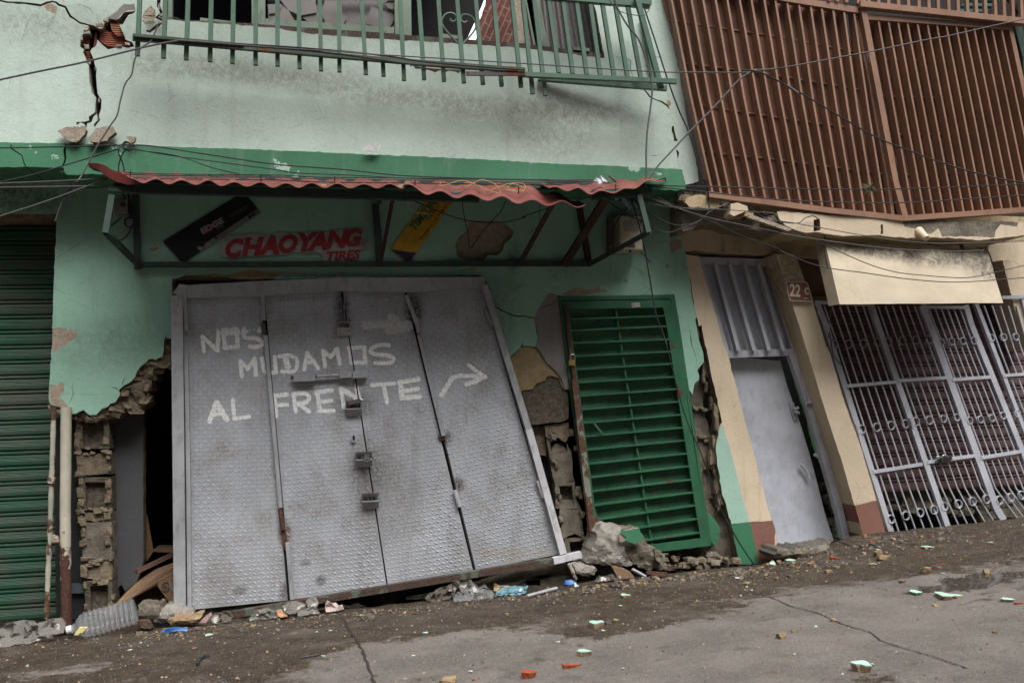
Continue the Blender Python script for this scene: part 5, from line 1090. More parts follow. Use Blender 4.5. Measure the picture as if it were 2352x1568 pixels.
w.slab(q(2,1,[(1560,300),(1600,330),(1620,400),(1900,420),(2100,420),(2352,455)]) + q(3,1,[(300,520),(310,575),(240,610)]) + q(2,1,[(2200,590),(2050,560),(1900,520),(1700,520),(1650,570),(1560,590)]), ys + .12, .3, M['concrete'], jag=.01, rel=.03, step=.06, side=M['raw'])
w.bar(U(*q(2,1,[(2120,460)])[0], ys - .02), U(*q(3,1,[(330,575)])[0], ys - .02), .03, .04, M['raw_pale'])
for i in range(90):
    t = rnd.random(); k += 1; u = 1540 + t * 1000; v = 280 + t * 250 + rnd.uniform(-30, 70); s_ = rnd.uniform(.025, .08)
    w.hull(U(TX[2] + .26856 * u, TY[1] + .26856 * v, ys + .15 + rnd.uniform(-.08, .15)), (s_ * 2.2, s_ * 2, s_ * 1.1), M[rnd.choice(('raw', 'concrete', 'cream_dirty'))], seed=k, lump=.35)
w.build('slab_edge', CB)
w = MB(); w.slab(q(3,1,[(1580,700),(1640,705),(1830,695),(1845,750),(1900,765),(1980,745),(1990,760),(1940,720),(2035,715),(1960,690),(1540,690)]), -.40, .05, M['cream'], side=M['raw'], jag=.006); w.build('hanging_plaster', CB)
w = MB(); w.tube([U(*q(3,1,[(1448,585)])[0], -.55), U(*q(3,1,[(1520,650)])[0], -.66)], [.04, .025], M['cream'], 10); w.build('spout', CB)
# near-black wall, its colour standing for shade behind slab, screen and rooms
w = MB(); x0 = U(1560, 500, .3).x; x1 = U(2500, 500, .3).x
zt_ = U(1900, 500, .0).z + .05
w.prism([(x0 - .1, .9, -1.2), (x1 + 1, .9, -1.2), (x1 + 1, .9, zt_ + 3), (x0 - .1, .9, zt_ + 3)], (0, .1, 0), M['dark'])
w.build('back_wall', CB)
# ---- brown metal screen
YB = -.50
w = MB(); sh = [(1495, -200), (1928, -200), (1938, 28), (1975, 200), (1994, 322), (2009, 420), (2020, 488), (1900, 484), (1720, 455), (1629, 443), (1580, 200), (1522, 0)]
w.slab(sh, YB + .05, .01, M['brown_sheet'], jag=0, rel=.01, step=.15); SC = w.build('metal_screen', CB); SC['label'] = 'brown metal screen of upright fins'
w = MB(); w.slab([(1990, 46), (2316, 68), (2420, 480), (2352, 478), (2085, 500), (2076, 470)], YB + .05, .01, M['brown_sheet'], jag=0, rel=.004, step=.2); w.build('screen_sheet', SC)
T1 = [1538,1559,1583.5,1610,1638.6,1665.5,1693.7,1720.5,1750,1775,1801,1828,1855,1880,1906,1931,1954]; B1 = [1632,1652,1672,1698,1727,1753,1781,1809,1834,1859,1883,1907,1931,1956,1980,2003,2028]
def botl(x): return 443 + (x - 1629) * (456 - 443) / 91 if x < 1720 else 456 + (x - 1720) * (498 - 456) / 350
for i, (a_, b_) in enumerate(zip(T1, B1)):
    w = MB(); pt = (a_, 0) if a_ < 1801 else (a_, 0 + (a_ - 1801) * .155 - 2)
    mid = ((a_ + b_) / 2 - 3 + rnd.uniform(-1.3, 1.3), (pt[1] + botl(b_)) / 2)
    seq = [pt, mid, (b_, botl(b_))]
    if a_ < 1801: seq = [(a_ - 30, -190)] + seq
    for p_, q_ in zip(seq, seq[1:]): w.bar(U(*p_, YB), U(*q_, YB), .017, .085, M['brown_fin'])
    w.build('fin', SC)
TP = [2010,2033,2054.8,2076,2099,2122,2143.4,2165,2187.7,2207.8,2228,2249.5,2269.6,2291,2313]; BT = [2091,2116.5,2138,2161,2183.7,2206.5,2228,2249.5,2272.3,2293.8,2315.3,2335.4,2357,2380,2402]
for a_, b_ in zip(TP, BT):
    w = MB(); w.bar(U(a_, 42 + (a_ - 1989) * .068, YB), U(b_, 497 - (b_ - 2085) * .075, YB), .016 if a_ < 2310 else .04, .085, M['brown_fin']); w.build('fin', SC)
def rail(name, pts, ww, y, dd=.03, mat=None):
    w = MB()
    for p_, q_ in zip(pts, pts[1:]): w.bar(U(*p_, y), U(*q_, y), ww, dd, mat or M['brown_fin'])
    return w.build(name, SC)
rail('post', [(1976, -150), (1978, 20), (2053, 420), (2075, 500)], .05, YB - .03, .07)
rail('post', [(1984, 45), (2029, 488)], .001, YB) if False else None
rail('fin', q(3,0,[(905,160),(1000,600),(1090,1100),(1180,1566)]) + [(2047, 495)], .03, YB + .02, .06)
rail('fin', q(3,0,[(1010,240),(1110,760),(1200,1250),(1310,1566)]) + [(2092, 495)], .018, YB + .06, .05)
rail('screen_rail', [(1600, -45), (1801, 0), (1975, 28)], .05, YB - .02, .06); rail('screen_rail', [(1988, 42), (2322, 66)], .045, YB - .02, .06); rail('screen_rail', [(1972, 12), (2352, 52)], .05, YB - .06, .07)
rail('screen_rail', [(1622, 448), (1720, 461), (1900, 485), (2070, 503)], .045, YB - .04, .08); rail('screen_rail', [(2070, 503), (2230, 492), (2420, 478)], .045, YB - .04, .08)
for l in (q(2,0,[(1440,170),(2352,312)]) + q(3,0,[(900,440)]), q(2,0,[(1510,530),(2352,640)]) + q(3,0,[(1080,790)]), q(2,0,[(1590,885),(2352,1000)]) + q(3,0,[(1150,1135)]), q(2,0,[(1690,1290),(2352,1362)]) + q(3,0,[(1220,1495)]),
          q(3,0,[(1100,505),(2260,550)]), q(3,0,[(1150,825),(2352,852),(2420,855)]), q(3,0,[(1180,1150),(2352,1148),(2450,1150)]), q(3,0,[(1230,1495),(2352,1462),(2450,1460)])):
    rail('purlin', l, .012, YB + .043, .01)
rail('purlin', [(1630, -40), (1720, -10)], .02, YB + .035, .012)
w = MB(); w.slab([(2033,485),(2085,498),(2060,420),(1990,60),(1950,30),(1960,120)], YB + .3, .02, M['dark'], jag=0, rel=0); w.build('gap_shade_sheet', SC)  # near-black sheet standing for the shade in the gap between the screens
for i, u in enumerate((680,750,830,930,1020,1105,1190,1275,1360,1450,1535,1615,1705,1785,1865,1940,2020,2105,2180,2255,2330)):
    v = 45 + (u - 1000) * .102; w = MB(); a_ = q(3,0,[(u - 24, -330), (u, v)]); w.bar(U(*a_[0], YB - .05), U(*a_[1], YB - .05), .028, .03, M['brown_fin']); w.build('railing_bar', SC)
w = MB(); vs = []
for i in range(25):
    t = i / 24; d_ = .02 * (1 if i % 2 else -1); p_, q_ = lerp((2170, 42), (2390, -130), t), lerp((2249, 40), (2440, -115), t)
    vs += [U(*p_, .6 + d_), U(*q_, .3 + d_)]
w.add(vs, [(2*i, 2*i+2, 2*i+3, 2*i+1) for i in range(24)], M['teal']); w.build('teal_roof_sheet', CB)
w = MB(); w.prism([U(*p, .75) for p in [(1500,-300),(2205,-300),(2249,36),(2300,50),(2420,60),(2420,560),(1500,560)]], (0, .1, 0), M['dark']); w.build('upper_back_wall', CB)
rail('corner_post', q(3,0,[(2270,180),(2352,500)]) + [(2380, 560)], .07, YB + .1, .06, M['frame_dk'])
rail('railing_bar', q(3,0,[(2180,-60),(2352,160)]), .03, YB, .03, M['frame_dk']); rail('railing_bar', q(3,0,[(2320,180),(2230,0)]), .03, YB+.1, .03, M['frame_dk'])
# ---- transom and flush door
YT = .10
w = MB(); tq = [(1609,597),(1763,602),(1824,806),(1671,812)]
w.slab(tq, YT + .05, .02, M['blue'], jag=0, rel=0); w.slab([(1604,590),(1768,595),(1832,806),(1830,816),(1668,822)], YT - .02, .06, M['blue_bar'], holes=[[(1617,607),(1760,611),(1818,800),(1675,805)]], jag=0, rel=0)
TRO = w.build('transom', CB)
for (a_, b_) in ((1640,1693),(1673,1729),(1707,1763),(1739,1796)):
    w = MB(); w.bar(U(a_, 606, YT - .03), U(b_, 805, YT - .03), .032, .07, M['blue_bar']); w.build('transom_bar', TRO)
w = MB(); D4 = q(2,2,[(1955,268)]) + q(3,2,[(0,282),(270,305)]) + q(3,2,[(330,520),(420,780),(520,1110),(600,1420),(640,1566)]) + q(3,3,[(722,352),(262,412),(140,420)]) + q(2,2,[(2230,1400),(2150,1100),(2020,700)])
w.slab(D4, YT + .10, .04, M['blue'], jag=0, rel=.012, step=.2); DO = w.build('door', CB)
w = MB(); c_ = q(3,2,[(437,1190),(465,1210),(505,1275),(510,1305)]); w.tube([U(*p, YT + .05) for p in c_], .012, M['blue_bar']); w.build('door_handle', DO)
w = MB(); c_ = q(3,2,[(540,1258),(550,1310)]); w.bar(U(*c_[0], YT + .095), U(*c_[1], YT + .095), .035, .015, M['blue_bar']); w.build('lock_plate', DO)
w = MB(); c_ = q(3,2,[(360,665),(400,805)]); w.bar(U(*c_[0], YT + .09), U(*c_[1], YT + .09), .045, .015, M['blue_bar'])
for l in ([(380,720),(425,705)],[(385,738),(430,750)]): c_ = q(3,2,l); w.tube([U(*p, YT + .06) for p in c_], .014, M['blue_bar'])
w.build('door_hasp', DO)
w = MB()
for a_, b_ in zip(q(3,2,[(352,240),(480,600),(600,1000),(760,1566)]) + [], q(3,2,[(480,600),(600,1000),(760,1566)]) + []): w.bar(U(*a_, YT - .01), U(*b_, YT - .01), .065, .07, M['blue_bar'])
w.bar(U(*q(3,2,[(760,1566)])[0], YT - .01), U(*q(3,3,[(820,330)])[0], YT - .01), .06, .07, M['blue_bar']); c_ = q(3,2,[(500,560),(530,660)]); w.bar(U(*c_[0], YT - .05), U(*c_[1], YT - .05), .05, .02, M['blue_bar']); c_ = q(3,2,[(490,665),(565,660)]); w.tube([U(*p, YT - .07) for p in c_], .012, M['blue_bar'])
c_ = q(3,2,[(560,1100),(625,1145)]); w.bar(U(*c_[0], YT + .02), U(*c_[1], YT + .02), .03, .02, M['blue_bar'])
w.build('door_jamb', CB)
w = MB(); gj = q(3,2,[(345,250),(380,380),(415,520),(520,830),(530,900),(570,1050),(640,1220),(730,1566)]) + q(3,3,[(755,120),(775,320),(800,320),(780,150)]) + q(3,2,[(750,1566),(655,1200),(600,1080),(520,800),(440,530),(360,250)])
w.slab(gj, YT + .02, .05, flat('bright_green_old_paint', (.13, .38, .14), .6), jag=.004, rel=0); w.build('painted_reveal', CB)
w = MB()
for i in range(14): k += 1; w.hull(U(*q(3,3,[(rnd.uniform(650, 760), rnd.uniform(-120, 330))])[0], .5), (.15, .2, .12), M['concrete'], seed=k, lump=.3)
w.build('broken_masonry', CB)
# ---- brown panel, fascia, shutter
w = MB(); w.slab(q(3,1,[(380,800),(700,850),(2300,840),(2320,1160),(1000,1210),(520,1190),(470,1000)]), .10, .03, M['brown_sheet'], jag=0, rel=.002); w.bar(U(*q(3,1,[(540,1182)])[0], .05), U(*q(3,1,[(760,1182)])[0], .05), .07, .05, M['brown_fin']); w.build('shutter_housing', CB)
w = MB(); fq = q(3,1,[(648,672),(2040,755),(2178,1200),(775,1212)]); yt, yb_ = -.46, -.66
a_, b_, c_, d_ = U(*fq[0], yt), U(*fq[1], yt), U(*fq[2], yb_), U(*fq[3], yb_); NX, NY = 28, 10; vs = []
for j in range(NY + 1):
    for i in range(NX + 1):
        p = a_.lerp(b_, i / NX).lerp(d_.lerp(c_, i / NX), j / NY); dd = .014 * noise.noise(Vector((i * .3, j * .35, 4))) + (.02 * math.sin(i * .5) * (j / NY) ** 3 * .4)
        vs.append(p + Vector((0, dd, (.004 * noise.noise(Vector((i * 1.3, 3, 0))) if j == NY else 0))))
w.add(vs, [(j*(NX+1)+i, (j+1)*(NX+1)+i, (j+1)*(NX+1)+i+1, j*(NX+1)+i+1) for j in range(NY) for i in range(NX)], M['fascia'], True)
w.prism([a_, d_, d_ + Vector((-.02, .14, 0)), a_ + Vector((-.02, .14, 0))], (.004, 0, 0), M['fascia']); w.prism([d_, c_, c_ + Vector((0, .03, 0)), d_ + Vector((0, .03, 0))], (0, 0, -.003), M['rusty'])
w.build('fascia_panel', CB)
roller('roller_shutter', CB, ((1880, 690), (2440, 690), (2560, 1105), (1990, 1133)), .30, M['shutter_b'], .115)
w = MB(); w.slab(q(3,2,[(1110,1420),(1300,1410),(2352,1375)]) + [(2420,1110),(2420,1165)] + q(3,3,[(2100,150),(2060,20),(1900,130),(1700,120),(1500,70),(1350,95),(1180,70)]), .42, .3, M['concrete'], jag=.02, rel=.05, step=.06, side=M['concrete'])
for i in range(40): k += 1; w.hull(U(*q(3,2,[(rnd.uniform(1150, 2400), rnd.uniform(1440, 1640))])[0], .40), (.14, .14, .09), M[rnd.choice(('raw', 'concrete', 'concrete'))], seed=k, lump=.35)
w.build('broken_masonry', CB)
w = MB(); w.slab(q(3,1,[(2170,835),(2230,830),(2352,1140),(2500,1600),(2400,1600),(2330,1400),(2270,1250)]), -.05, .3, M['cream'], jag=.003, side=M['cream']); w.build('pillar', CB)
# ---- barred gates
YR = -.06; GM = M['blue_bar']
SG = thing('security_gate', U(2150, 1215, YR), 'row of grey barred security gates with rings across the maroon shutter', 'gate')
def post(pts, ww, y=YR, dd=.04):
    w = MB()
    for p_, q_ in zip(pts, pts[1:]): w.bar(U(*p_, y), U(*q_, y), ww, dd, GM)
    return w.build('gate_post', SG)
PP = [ q(3,1,[(562,1190)]) + q(3,2,[(640,0)]) + q(3,2,[(1140,1566)]) + q(3,3,[(1200,272)]),
       q(3,1,[(1035,1210)]) + q(3,2,[(1095,0),(1640,1566)]) + q(3,3,[(1690,222)]),
       q(3,1,[(1475,1220)]) + q(3,2,[(1540,0),(2110,1566)]) + q(3,3,[(2170,172)]),
       q(3,1,[(1845,1220)]) + q(3,2,[(1895,0),(2352,1130)]) + [(2420, 1220)],
       q(3,1,[(1935,1210)]) + q(3,2,[(2005,0),(2352,910)]) + [(2460, 1220)],
       q(3,1,[(2335,1150)]) + q(3,2,[(2500,400)]) + [(2560, 1220)]]
for P_, ww in zip(PP, (.035, .05, .062, .05, .035, .05)): post(P_, ww)
post([(PP[0][0][0] + 6, PP[0][0][1]), (PP[0][1][0] + 6, PP[0][1][1]), (PP[0][3][0] + 6, PP[0][3][1])], .02, YR + .02)
def onp(P, y_):
    for a_, b_ in zip(P, P[1:]):
        if y_ <= b_[1]: break
    t = (y_ - a_[1]) / (b_[1] - a_[1]); return a_[0] + (b_[0] - a_[0]) * t
def yline(P, x):
    for a_, b_ in zip(P, P[1:]):
        if x <= b_[0]: break
    t = (x - a_[0]) / (b_[0] - a_[0]); return a_[1] + (b_[1] - a_[1]) * t
botline = [(2000,1222),(2042,1220),(2177,1205),(2352,1187),(2600,1150)]
for (i0, i1, nb) in ((0, 1, 6), (1, 2, 6), (2, 3, 6), (4, 5, 5)):
    for j in range(1, nb + 1):
        t = j / (nb + 1); pts = []
        for y_ in (702, 800, 960, 1120, 1230):
            xa, xb = onp(PP[i0], y_), onp(PP[i1], y_); pts.append((xa + (xb - xa) * t, y_))
        if pts[0][0] > 2356: continue
        pts[-1] = (pts[-1][0], min(pts[-1][1], yline(botline, pts[-1][0]) + 6)); w = MB(); w.tube([U(*p, YR) for p in pts], .0075, GM, 8); w.build('gate_bar', SG)
for l in (q(3,1,[(560,1195),(1040,1215)]), q(3,1,[(1500,1235),(1850,1240)]), q(3,1,[(2160,1155),(2352,1150)]), q(3,2,[(820,522),(1250,485)]), q(3,2,[(1270,475),(1690,448)]), q(3,2,[(1735,467),(2065,442)]), q(3,2,[(2165,432),(2352,418),(2450,410)]),
          q(3,2,[(1060,1255),(1480,1187)]), q(3,2,[(1520,1172),(1925,1115)]), q(3,2,[(1980,1135),(2330,1078)])):
    w = MB()
    for p_, q_ in zip(l, l[1:]): w.bar(U(*p_, YR - .015), U(*q_, YR - .015), .028, .02, GM)
    w.build('gate_rail', SG)
rings = [(2,(727,165)),(2,(852,160)),(2,(977,155)),(2,(1100,145)),(2,(1192,140)),(2,(1310,133)),(2,(1425,128)),(2,(1540,122)),(2,(1640,145)),(2,(1730,140)),(2,(1827,136)),(2,(1920,133)),(2,(2072,110)),(2,(2175,105)),(2,(2280,100)),
  (2,(965,888)),(2,(1092,872)),(2,(1213,857)),(2,(1337,843)),(2,(1425,823)),(2,(1540,812)),(2,(1660,800)),(2,(1775,788)),(2,(1885,815)),(2,(1978,805)),(2,(2075,793)),(2,(2170,772)),(2,(2293,755)),
  (3,(1213,165)),(3,(1340,135)),(3,(1462,108)),(3,(1580,85)),(3,(1668,55)),(3,(1790,35)),(2,(1910,1505)),(2,(2030,1485)),(2,(2140,1495)),(2,(2235,1472)),(2,(2330,1452))]
for r_, (u, v) in rings:
    w = MB(); p = q(3, r_, [(u, v)])[0]; sc = 1 if u < 1600 or r_ == 3 or v > 1400 else .86; w.ring(U(*p, YR - .012), .031 * sc, .036 * sc, .0025, GM, w=.012); w.build('gate_ring', SG)
for l in ([(590,1275),(620,1345)],): c_ = q(3,1,l); hinge(*c_, GM, SG, YR - .03, .014, 'gate_hinge')
for l in ([(1060,1245),(1080,1320)],): c_ = q(3,1,l); hinge(*c_, GM, SG, YR - .03, .014, 'gate_hinge')
for l in ([(915,845),(938,925)],[(1378,790),(1400,868)]): c_ = q(3,2,l); hinge(*c_, GM, SG, YR - .035, .014, 'gate_hinge')
for (l, lb) in (((1655,1150),'left of two dark padlocks hanging from the middle rail of the barred gates'), ((1705,1140),'right of two dark padlocks hanging from the middle rail of the barred gates')):
    w = MB(); u, v = l; w.prism([U(*p, YR - .06) for p in q(3,2,[(u - 28, v - 8), (u + 25, v - 18), (u + 38, v + 8), (u - 5, v + 28)])], (0, .03, 0), M['blackpaint'])
    w.tube([U(*p, YR - .045) for p in smooth(q(3,2,[(u + 5, v - 10), (u - 30, v - 28), (u - 50, v - 22), (u - 45, v - 5), (u - 15, v + 5)]), 4)], .006, M['steel'], 6)
    one(w, 'padlock', lb, 'padlock')
# ---- number plate
w = MB(); w.slab(q(3,1,[(318,1016),(490,1020),(505,1040),(545,1182),(530,1188),(350,1180),(330,1120)]), -.19, .004, M['plate_w'], jag=.002, rel=.004); w.slab(q(3,1,[(326,1024),(486,1028),(500,1045),(534,1178),(358,1172),(340,1115)]), -.194, .003, M['plate'], jag=.002, rel=.004)
txt('22', .145, U(*q(3,1,[(390,1100)])[0], -.19), -3, M['plate_w'], w, -.199, off=.004, sx=.68); txt('c', .12, U(*q(3,1,[(488,1090)])[0], -.19), -3, M['plate_w'], w, -.199, off=.004, sx=.8)
c_ = q(3,1,[(468,1160),(514,1160)]); w.bar(U(*c_[0], -.198), U(*c_[1], -.198), .008, .001, M['plate_w'])
one(w, 'number_plate', 'rusty brown house number plate reading 22c on the cream pillar', 'sign')
# ================================================================ LOOSE PLASTER LEANING ON THE BAND
def shard(pts, y, th, mat, side, label, name='plaster_chunk', cat='plaster chunk', group=None, rel=.01):
    w = MB(); w.slab(pts, y, th, mat, side=side, jag=.006, rel=rel, step=.05, sub=.02); return one(w, name, label, cat, group)
shard(q(0,0,[(485,1115),(560,1085),(640,1080),(715,1075),(738,1110),(725,1150),(680,1200),(650,1215),(600,1212),(560,1180),(520,1150)]), -.50, .05, M['raw_pale'], M['raw'], 'left one of the two big pale plaster chunks lying on the green band', group='plaster chunks on the band')
shard(q(0,0,[(755,1180),(800,1130),(820,1095),(900,1085),(960,1080),(992,1135),(960,1160),(930,1185),(920,1205),(850,1222),(790,1220),(765,1205)]), -.50, .05, M['raw_pale'], M['raw'], 'right one of the two big plaster chunks on the green band behind the hanging cable', group='plaster chunks on the band')
shard(q(0,0,[(1078,1170),(1160,1172),(1158,1195),(1120,1228)]), -.50, .03, M['raw_pale'], M['raw_pale'], 'small triangular plaster chip lying on the green band', group='plaster chunks on the band')
w = MB(); w.prism([U(*p, -.49) for p in q(1,0,[(962,1290),(1000,1245),(1045,1235),(1075,1218),(1118,1242),(1095,1300)])], (0, .008, 0), flat('pale_glass_shard', (.50, .50, .50), .3)); one(w, 'glass_shard', 'pale frosted glass shard leaning on the green band under the window', 'glass shard')
# ================================================================ PIPES
w = MB(); P_ = smooth([(123.5,935),(121,1030),(118,1120),(114,1240),(110,1330),(108,1420)], 6); w.tube([U(*p, -.02) for p in P_], [.019 + .002 * math.sin(i * 2) for i in range(len(P_))], M['pipe_old'], 12)
PT = thing('drain_pipe', U(109, 1420, -.02), 'thin rusty flaking pipe nearest the green roller shutter', 'pipe', 'old pipes at the left corner'); w.build('pipe', PT)
w = MB(); a_ = q(0,2,[(410,1320),(475,1330)]); w.bar(U(*a_[0], -.04), U(*a_[1], -.04), .045, .03, M['pipe_old']); w.build('bracket', PT)
PK = thing('drain_pipe', U(152, 1432, -.03), 'thick cream and rust pipe standing right beside the thin flaking pipe', 'pipe', 'old pipes at the left corner')
w = MB(); P_ = smooth([(151.7,935),(151.5,1000),(151,1080),(150,1167),(150.5,1250),(151,1300),(151.5,1350),(152,1400),(152,1434)], 5)
w.tube([U(*p, -.03) for p in P_], [.039 + .0015 * noise.noise(Vector((i * .9, 0, 0))) for i in range(len(P_))], M['pipe'], 18); w.build('pipe', PK)
w = MB(); w.hull(U(*q(0,3,[(473,328)])[0], -.03), (.07, .06, .07), M['raw_pale'], 5); one(w, 'pipe_clip', 'small pale clip block stuck between the two old pipes', 'clip')
# ================================================================ CABLES
def cable(pts, r=.006, mat='cable', label='', k=8, group='overhead cables'):
    w = MB(); P_ = smooth(pts, k); w.tube([U(a_, b_, c_) for a_, b_, c_ in P_], r * .68, M[mat], 6); return one(w, 'cable', label, 'cable', group)
def qc(c, r, pts, y): return [(a_, b_, y) for a_, b_ in q(c, r, pts)]
cable(qc(0,0,[(-60,695),(0,683),(350,608),(700,537),(1050,450),(1300,390),(1530,348)], -.78), .010, 'cable_g', 'thick grey cable crossing the tall upper left crack and tied to the grille rail')
cable(qc(0,0,[(1440,155),(1500,155),(1560,178),(1620,190)], -.5), .005, 'cable_g', 'short stub of wire poking out beside the window grille corner')
cable(qc(0,0,[(1352,215),(1320,290),(1285,360),(1200,415),(1150,520),(1125,640),(1070,720),(1030,860),(1000,990),(940,1080),(870,1190),(820,1270),(770,1370),(700,1500),(650,1566)], -.72) + qc(0,1,[(600,235),(540,320),(510,390),(490,450),(473,500)], -.3), .009, 'cable_g', 'grey cable dangling from the grille past the plaster chunks to the shutter opening')
cable(qc(0,0,[(-60,1268),(0,1266),(500,1256),(1000,1243),(1080,1240)], -.62) + qc(0,0,[(1300,1250),(1700,1310),(2352,1405)], -.64) + qc(1,0,[(800,1450)], -.66) + qc(1,1,[(1300,112)], -.7) + qc(2,1,[(0,142),(800,150)], -.85), .007, 'cable', 'long black cable running level along the green band and over the awning')
cable(qc(0,0,[(1090,1260),(1400,1320),(1900,1390),(2352,1450)], -.66) + qc(1,1,[(400,90),(900,110),(1500,140),(2352,145)], -.8) + qc(2,1,[(400,150),(820,160)], -.86), .006, 'cable', 'second black cable sagging from the bracket knot down onto the awning')
cable(qc(0,0,[(905,1208),(1000,1240),(1100,1275),(1500,1330),(1800,1430),(2050,1490)], -.68), .006, 'cable', 'thin dark cable slanting from the right plaster chunk to the awning')
cable(qc(0,0,[(-60,1580),(0,1560),(300,1490),(600,1400),(800,1340),(1010,1275)], -.66), .007, 'cable', 'dark cable rising from the left frame edge to the bracket knot above the awning')
cable(qc(0,1,[(-60,182),(0,178),(500,158),(900,135),(1090,122),(1600,128),(2352,130)], -.9) + qc(1,1,[(700,140),(1400,150),(2352,168)], -.93) + qc(2,1,[(500,182),(900,165)], -.95), .006, 'cable_g', 'long grey cable stretched along the upper edge of the awning')
cable(qc(0,1,[(-60,214),(0,213),(500,206),(940,198)], -.85), .006, 'cable_g', 'pale level cable ending at the left awning bracket')
cable(qc(0,1,[(-60,480),(0,460),(400,330),(700,220),(920,140)], -.9), .007, 'cable_g', 'pale slanting cable from the left edge up to the crumpled awning corner')
cable(qc(0,0,[(1020,1270),(1015,1310),(1050,1400),(1065,1490)], -.6), .008, 'cable', 'left short drop of cable from the bracket knot to the awning'); cable(qc(0,0,[(1090,1265),(1040,1330),(1015,1420),(1015,1480)], -.62), .008, 'cable', 'curved drop of cable just right of the short one at the bracket knot')
for (yv, lab) in ((108, 'topmost of the bundled cables lying along the red awning'), (122, 'middle one of the bundled cables lying along the red awning'), (150, 'lowest of the bundled cables lying along the red awning')):
    cable(qc(0,1,[(1060,yv - 20),(1500,yv - 8),(2352,yv)], -.88) + qc(1,1,[(600,yv + 18),(1200,yv + 24),(2352,yv + 42)], -.92) + qc(2,1,[(450,yv + 52 if yv < 140 else 190),(820,165)], -.95), .0055, 'cable', lab)
cable(qc(0,0,[(1530,345),(2352,408)], -.80) + qc(1,0,[(700,440),(1100,470),(1206,475),(1700,505),(2352,545)], -.80) + qc(2,0,[(1270,612),(1700,620),(2120,620),(2250,605),(2352,590)], -.86) + qc(3,0,[(350,570),(700,505),(1100,430),(1500,345),(1700,310),(2050,230),(2352,165),(2420,150)], -.95), .007, 'cable_g', 'long twisted cable from the window grille across the brown screen to the upper right corner')
cable(qc(0,0,[(1540,350),(2352,395)], -.74) + qc(1,0,[(800,440),(1200,485),(1500,530),(2000,575),(2352,600)], -.74), .009, 'cable', 'black cable lying on the lower grille rail, upper of the pair'); cable(qc(0,0,[(1540,360),(2352,412)], -.73) + qc(1,0,[(800,470),(1400,555),(2000,600),(2290,612)], -.73), .009, 'cable', 'black cable lying on the lower grille rail, lower of the pair')
cable(qc(2,0,[(970,-20),(1015,90),(1090,220),(1180,330),(1240,480),(1275,600),(1300,740),(1290,900),(1262,1100),(1250,1300),(1252,1530)], -.86), .010, 'cable_g', 'thick cable curving down from the grille top to the right end of the awning')
cable(qc(2,0,[(925,-10),(1020,95),(1200,135),(1270,95),(1285,20)], -.8), .005, 'cable_g', 'thin looping wire at the top right end of the window grille')
cable(qc(2,0,[(2352,590),(2250,600),(2170,605),(2050,680),(1930,810),(1800,950),(1600,1150),(1480,1280),(1350,1420),(1272,1530)], -.88), .010, 'cable_g', 'thick grey cable slanting from the splice on the brown screen down to the awning end')
cable(qc(2,0,[(1230,60),(1310,300),(1420,640),(1520,920),(1620,1150),(1720,1480),(1760,1560)], -.72) + qc(2,1,[(1785,300),(1780,420),(1700,500),(1540,540),(1400,500),(1240,400),(1110,290)], -.6), .009, 'cable', 'black cable down the right corner of the mint wall, looping back to the awning frame')
cable(qc(3,0,[(-60,600),(80,615),(300,720),(500,830),(800,1010),(1100,1180),(1400,1300),(1700,1410),(2100,1520),(2420,1570)], -.98), .009, 'cable', 'black cable dropping from the splice across the brown screen to the right edge')
cable(qc(2,1,[(1250,190),(1600,205),(2000,212),(2352,222)], -.9) + qc(3,1,[(300,225),(1000,230),(1500,220),(2352,185),(2420,180)], -.98), .007, 'cable', 'upper of two level cables across the foot of the brown screen')
cable(qc(2,1,[(1250,200),(1600,235),(2000,280),(2352,315)], -.9) + qc(3,1,[(300,322),(1000,345),(1500,335),(2352,278),(2420,275)], -.98), .007, 'cable', 'lower of two level cables across the foot of the brown screen')
cable(qc(2,1,[(1210,283),(1400,350),(1700,450),(2000,520),(2352,590)], -.75) + qc(3,1,[(300,610),(640,665),(1200,735),(1700,758),(2010,750)], -.85) , .006, 'cable_g', 'pale cable sagging in front of the cream slab edge')
cable(qc(2,1,[(1290,270),(1550,395),(1750,480),(2100,640),(2352,725)], -.72) + qc(3,1,[(300,770),(600,885),(1000,945),(1400,1000),(1800,1022),(2352,985),(2420,980)], -.8), .006, 'cable', 'black cable sagging lowest across the cream fascia panel')
cable(qc(3,1,[(100,420),(350,560),(640,700),(1000,860),(1250,935),(1500,965),(1850,985),(2100,940),(2352,880),(2420,860)], -.78), .005, 'cable', 'thin wavy wire sagging across the upper half of the cream fascia panel')
cable(qc(2,1,[(1200,340),(1500,385),(1800,395),(2352,440)], -.7) + qc(3,1,[(130,480),(400,520),(900,610),(1300,670),(1700,690),(2352,672),(2420,670)], -.8), .005, 'cable_g', 'grey wire running just under the cream slab edge')
cable(qc(2,1,[(890,305),(1050,420),(1240,520),(1420,600),(1560,560),(1700,505),(1800,420),(1950,345)], -.65), .006, 'cable', 'dark wire looping low from the awning frame to the broken slab corner')
cable(qc(2,1,[(1210,285),(1380,330),(1560,390),(1800,400),(1960,345)], -.68), .005, 'cable_g', 'pale wire from the awning frame to the chunk on the slab corner')
cable(qc(3,1,[(610,585),(650,650),(650,780),(680,920),(730,1030),(710,1150),(690,1350),(680,1500)], -.5) + qc(3,2,[(690,60),(720,250),(800,350)], -.12), .006, 'cable', 'thin black wire hanging from the slab notch down the left of the fascia panel')
cable(qc(3,1,[(0,380),(150,480),(400,520),(480,475),(550,458),(600,490)], -.6), .006, 'cable', 'bluish black wire curling into the first notch of the cream slab')
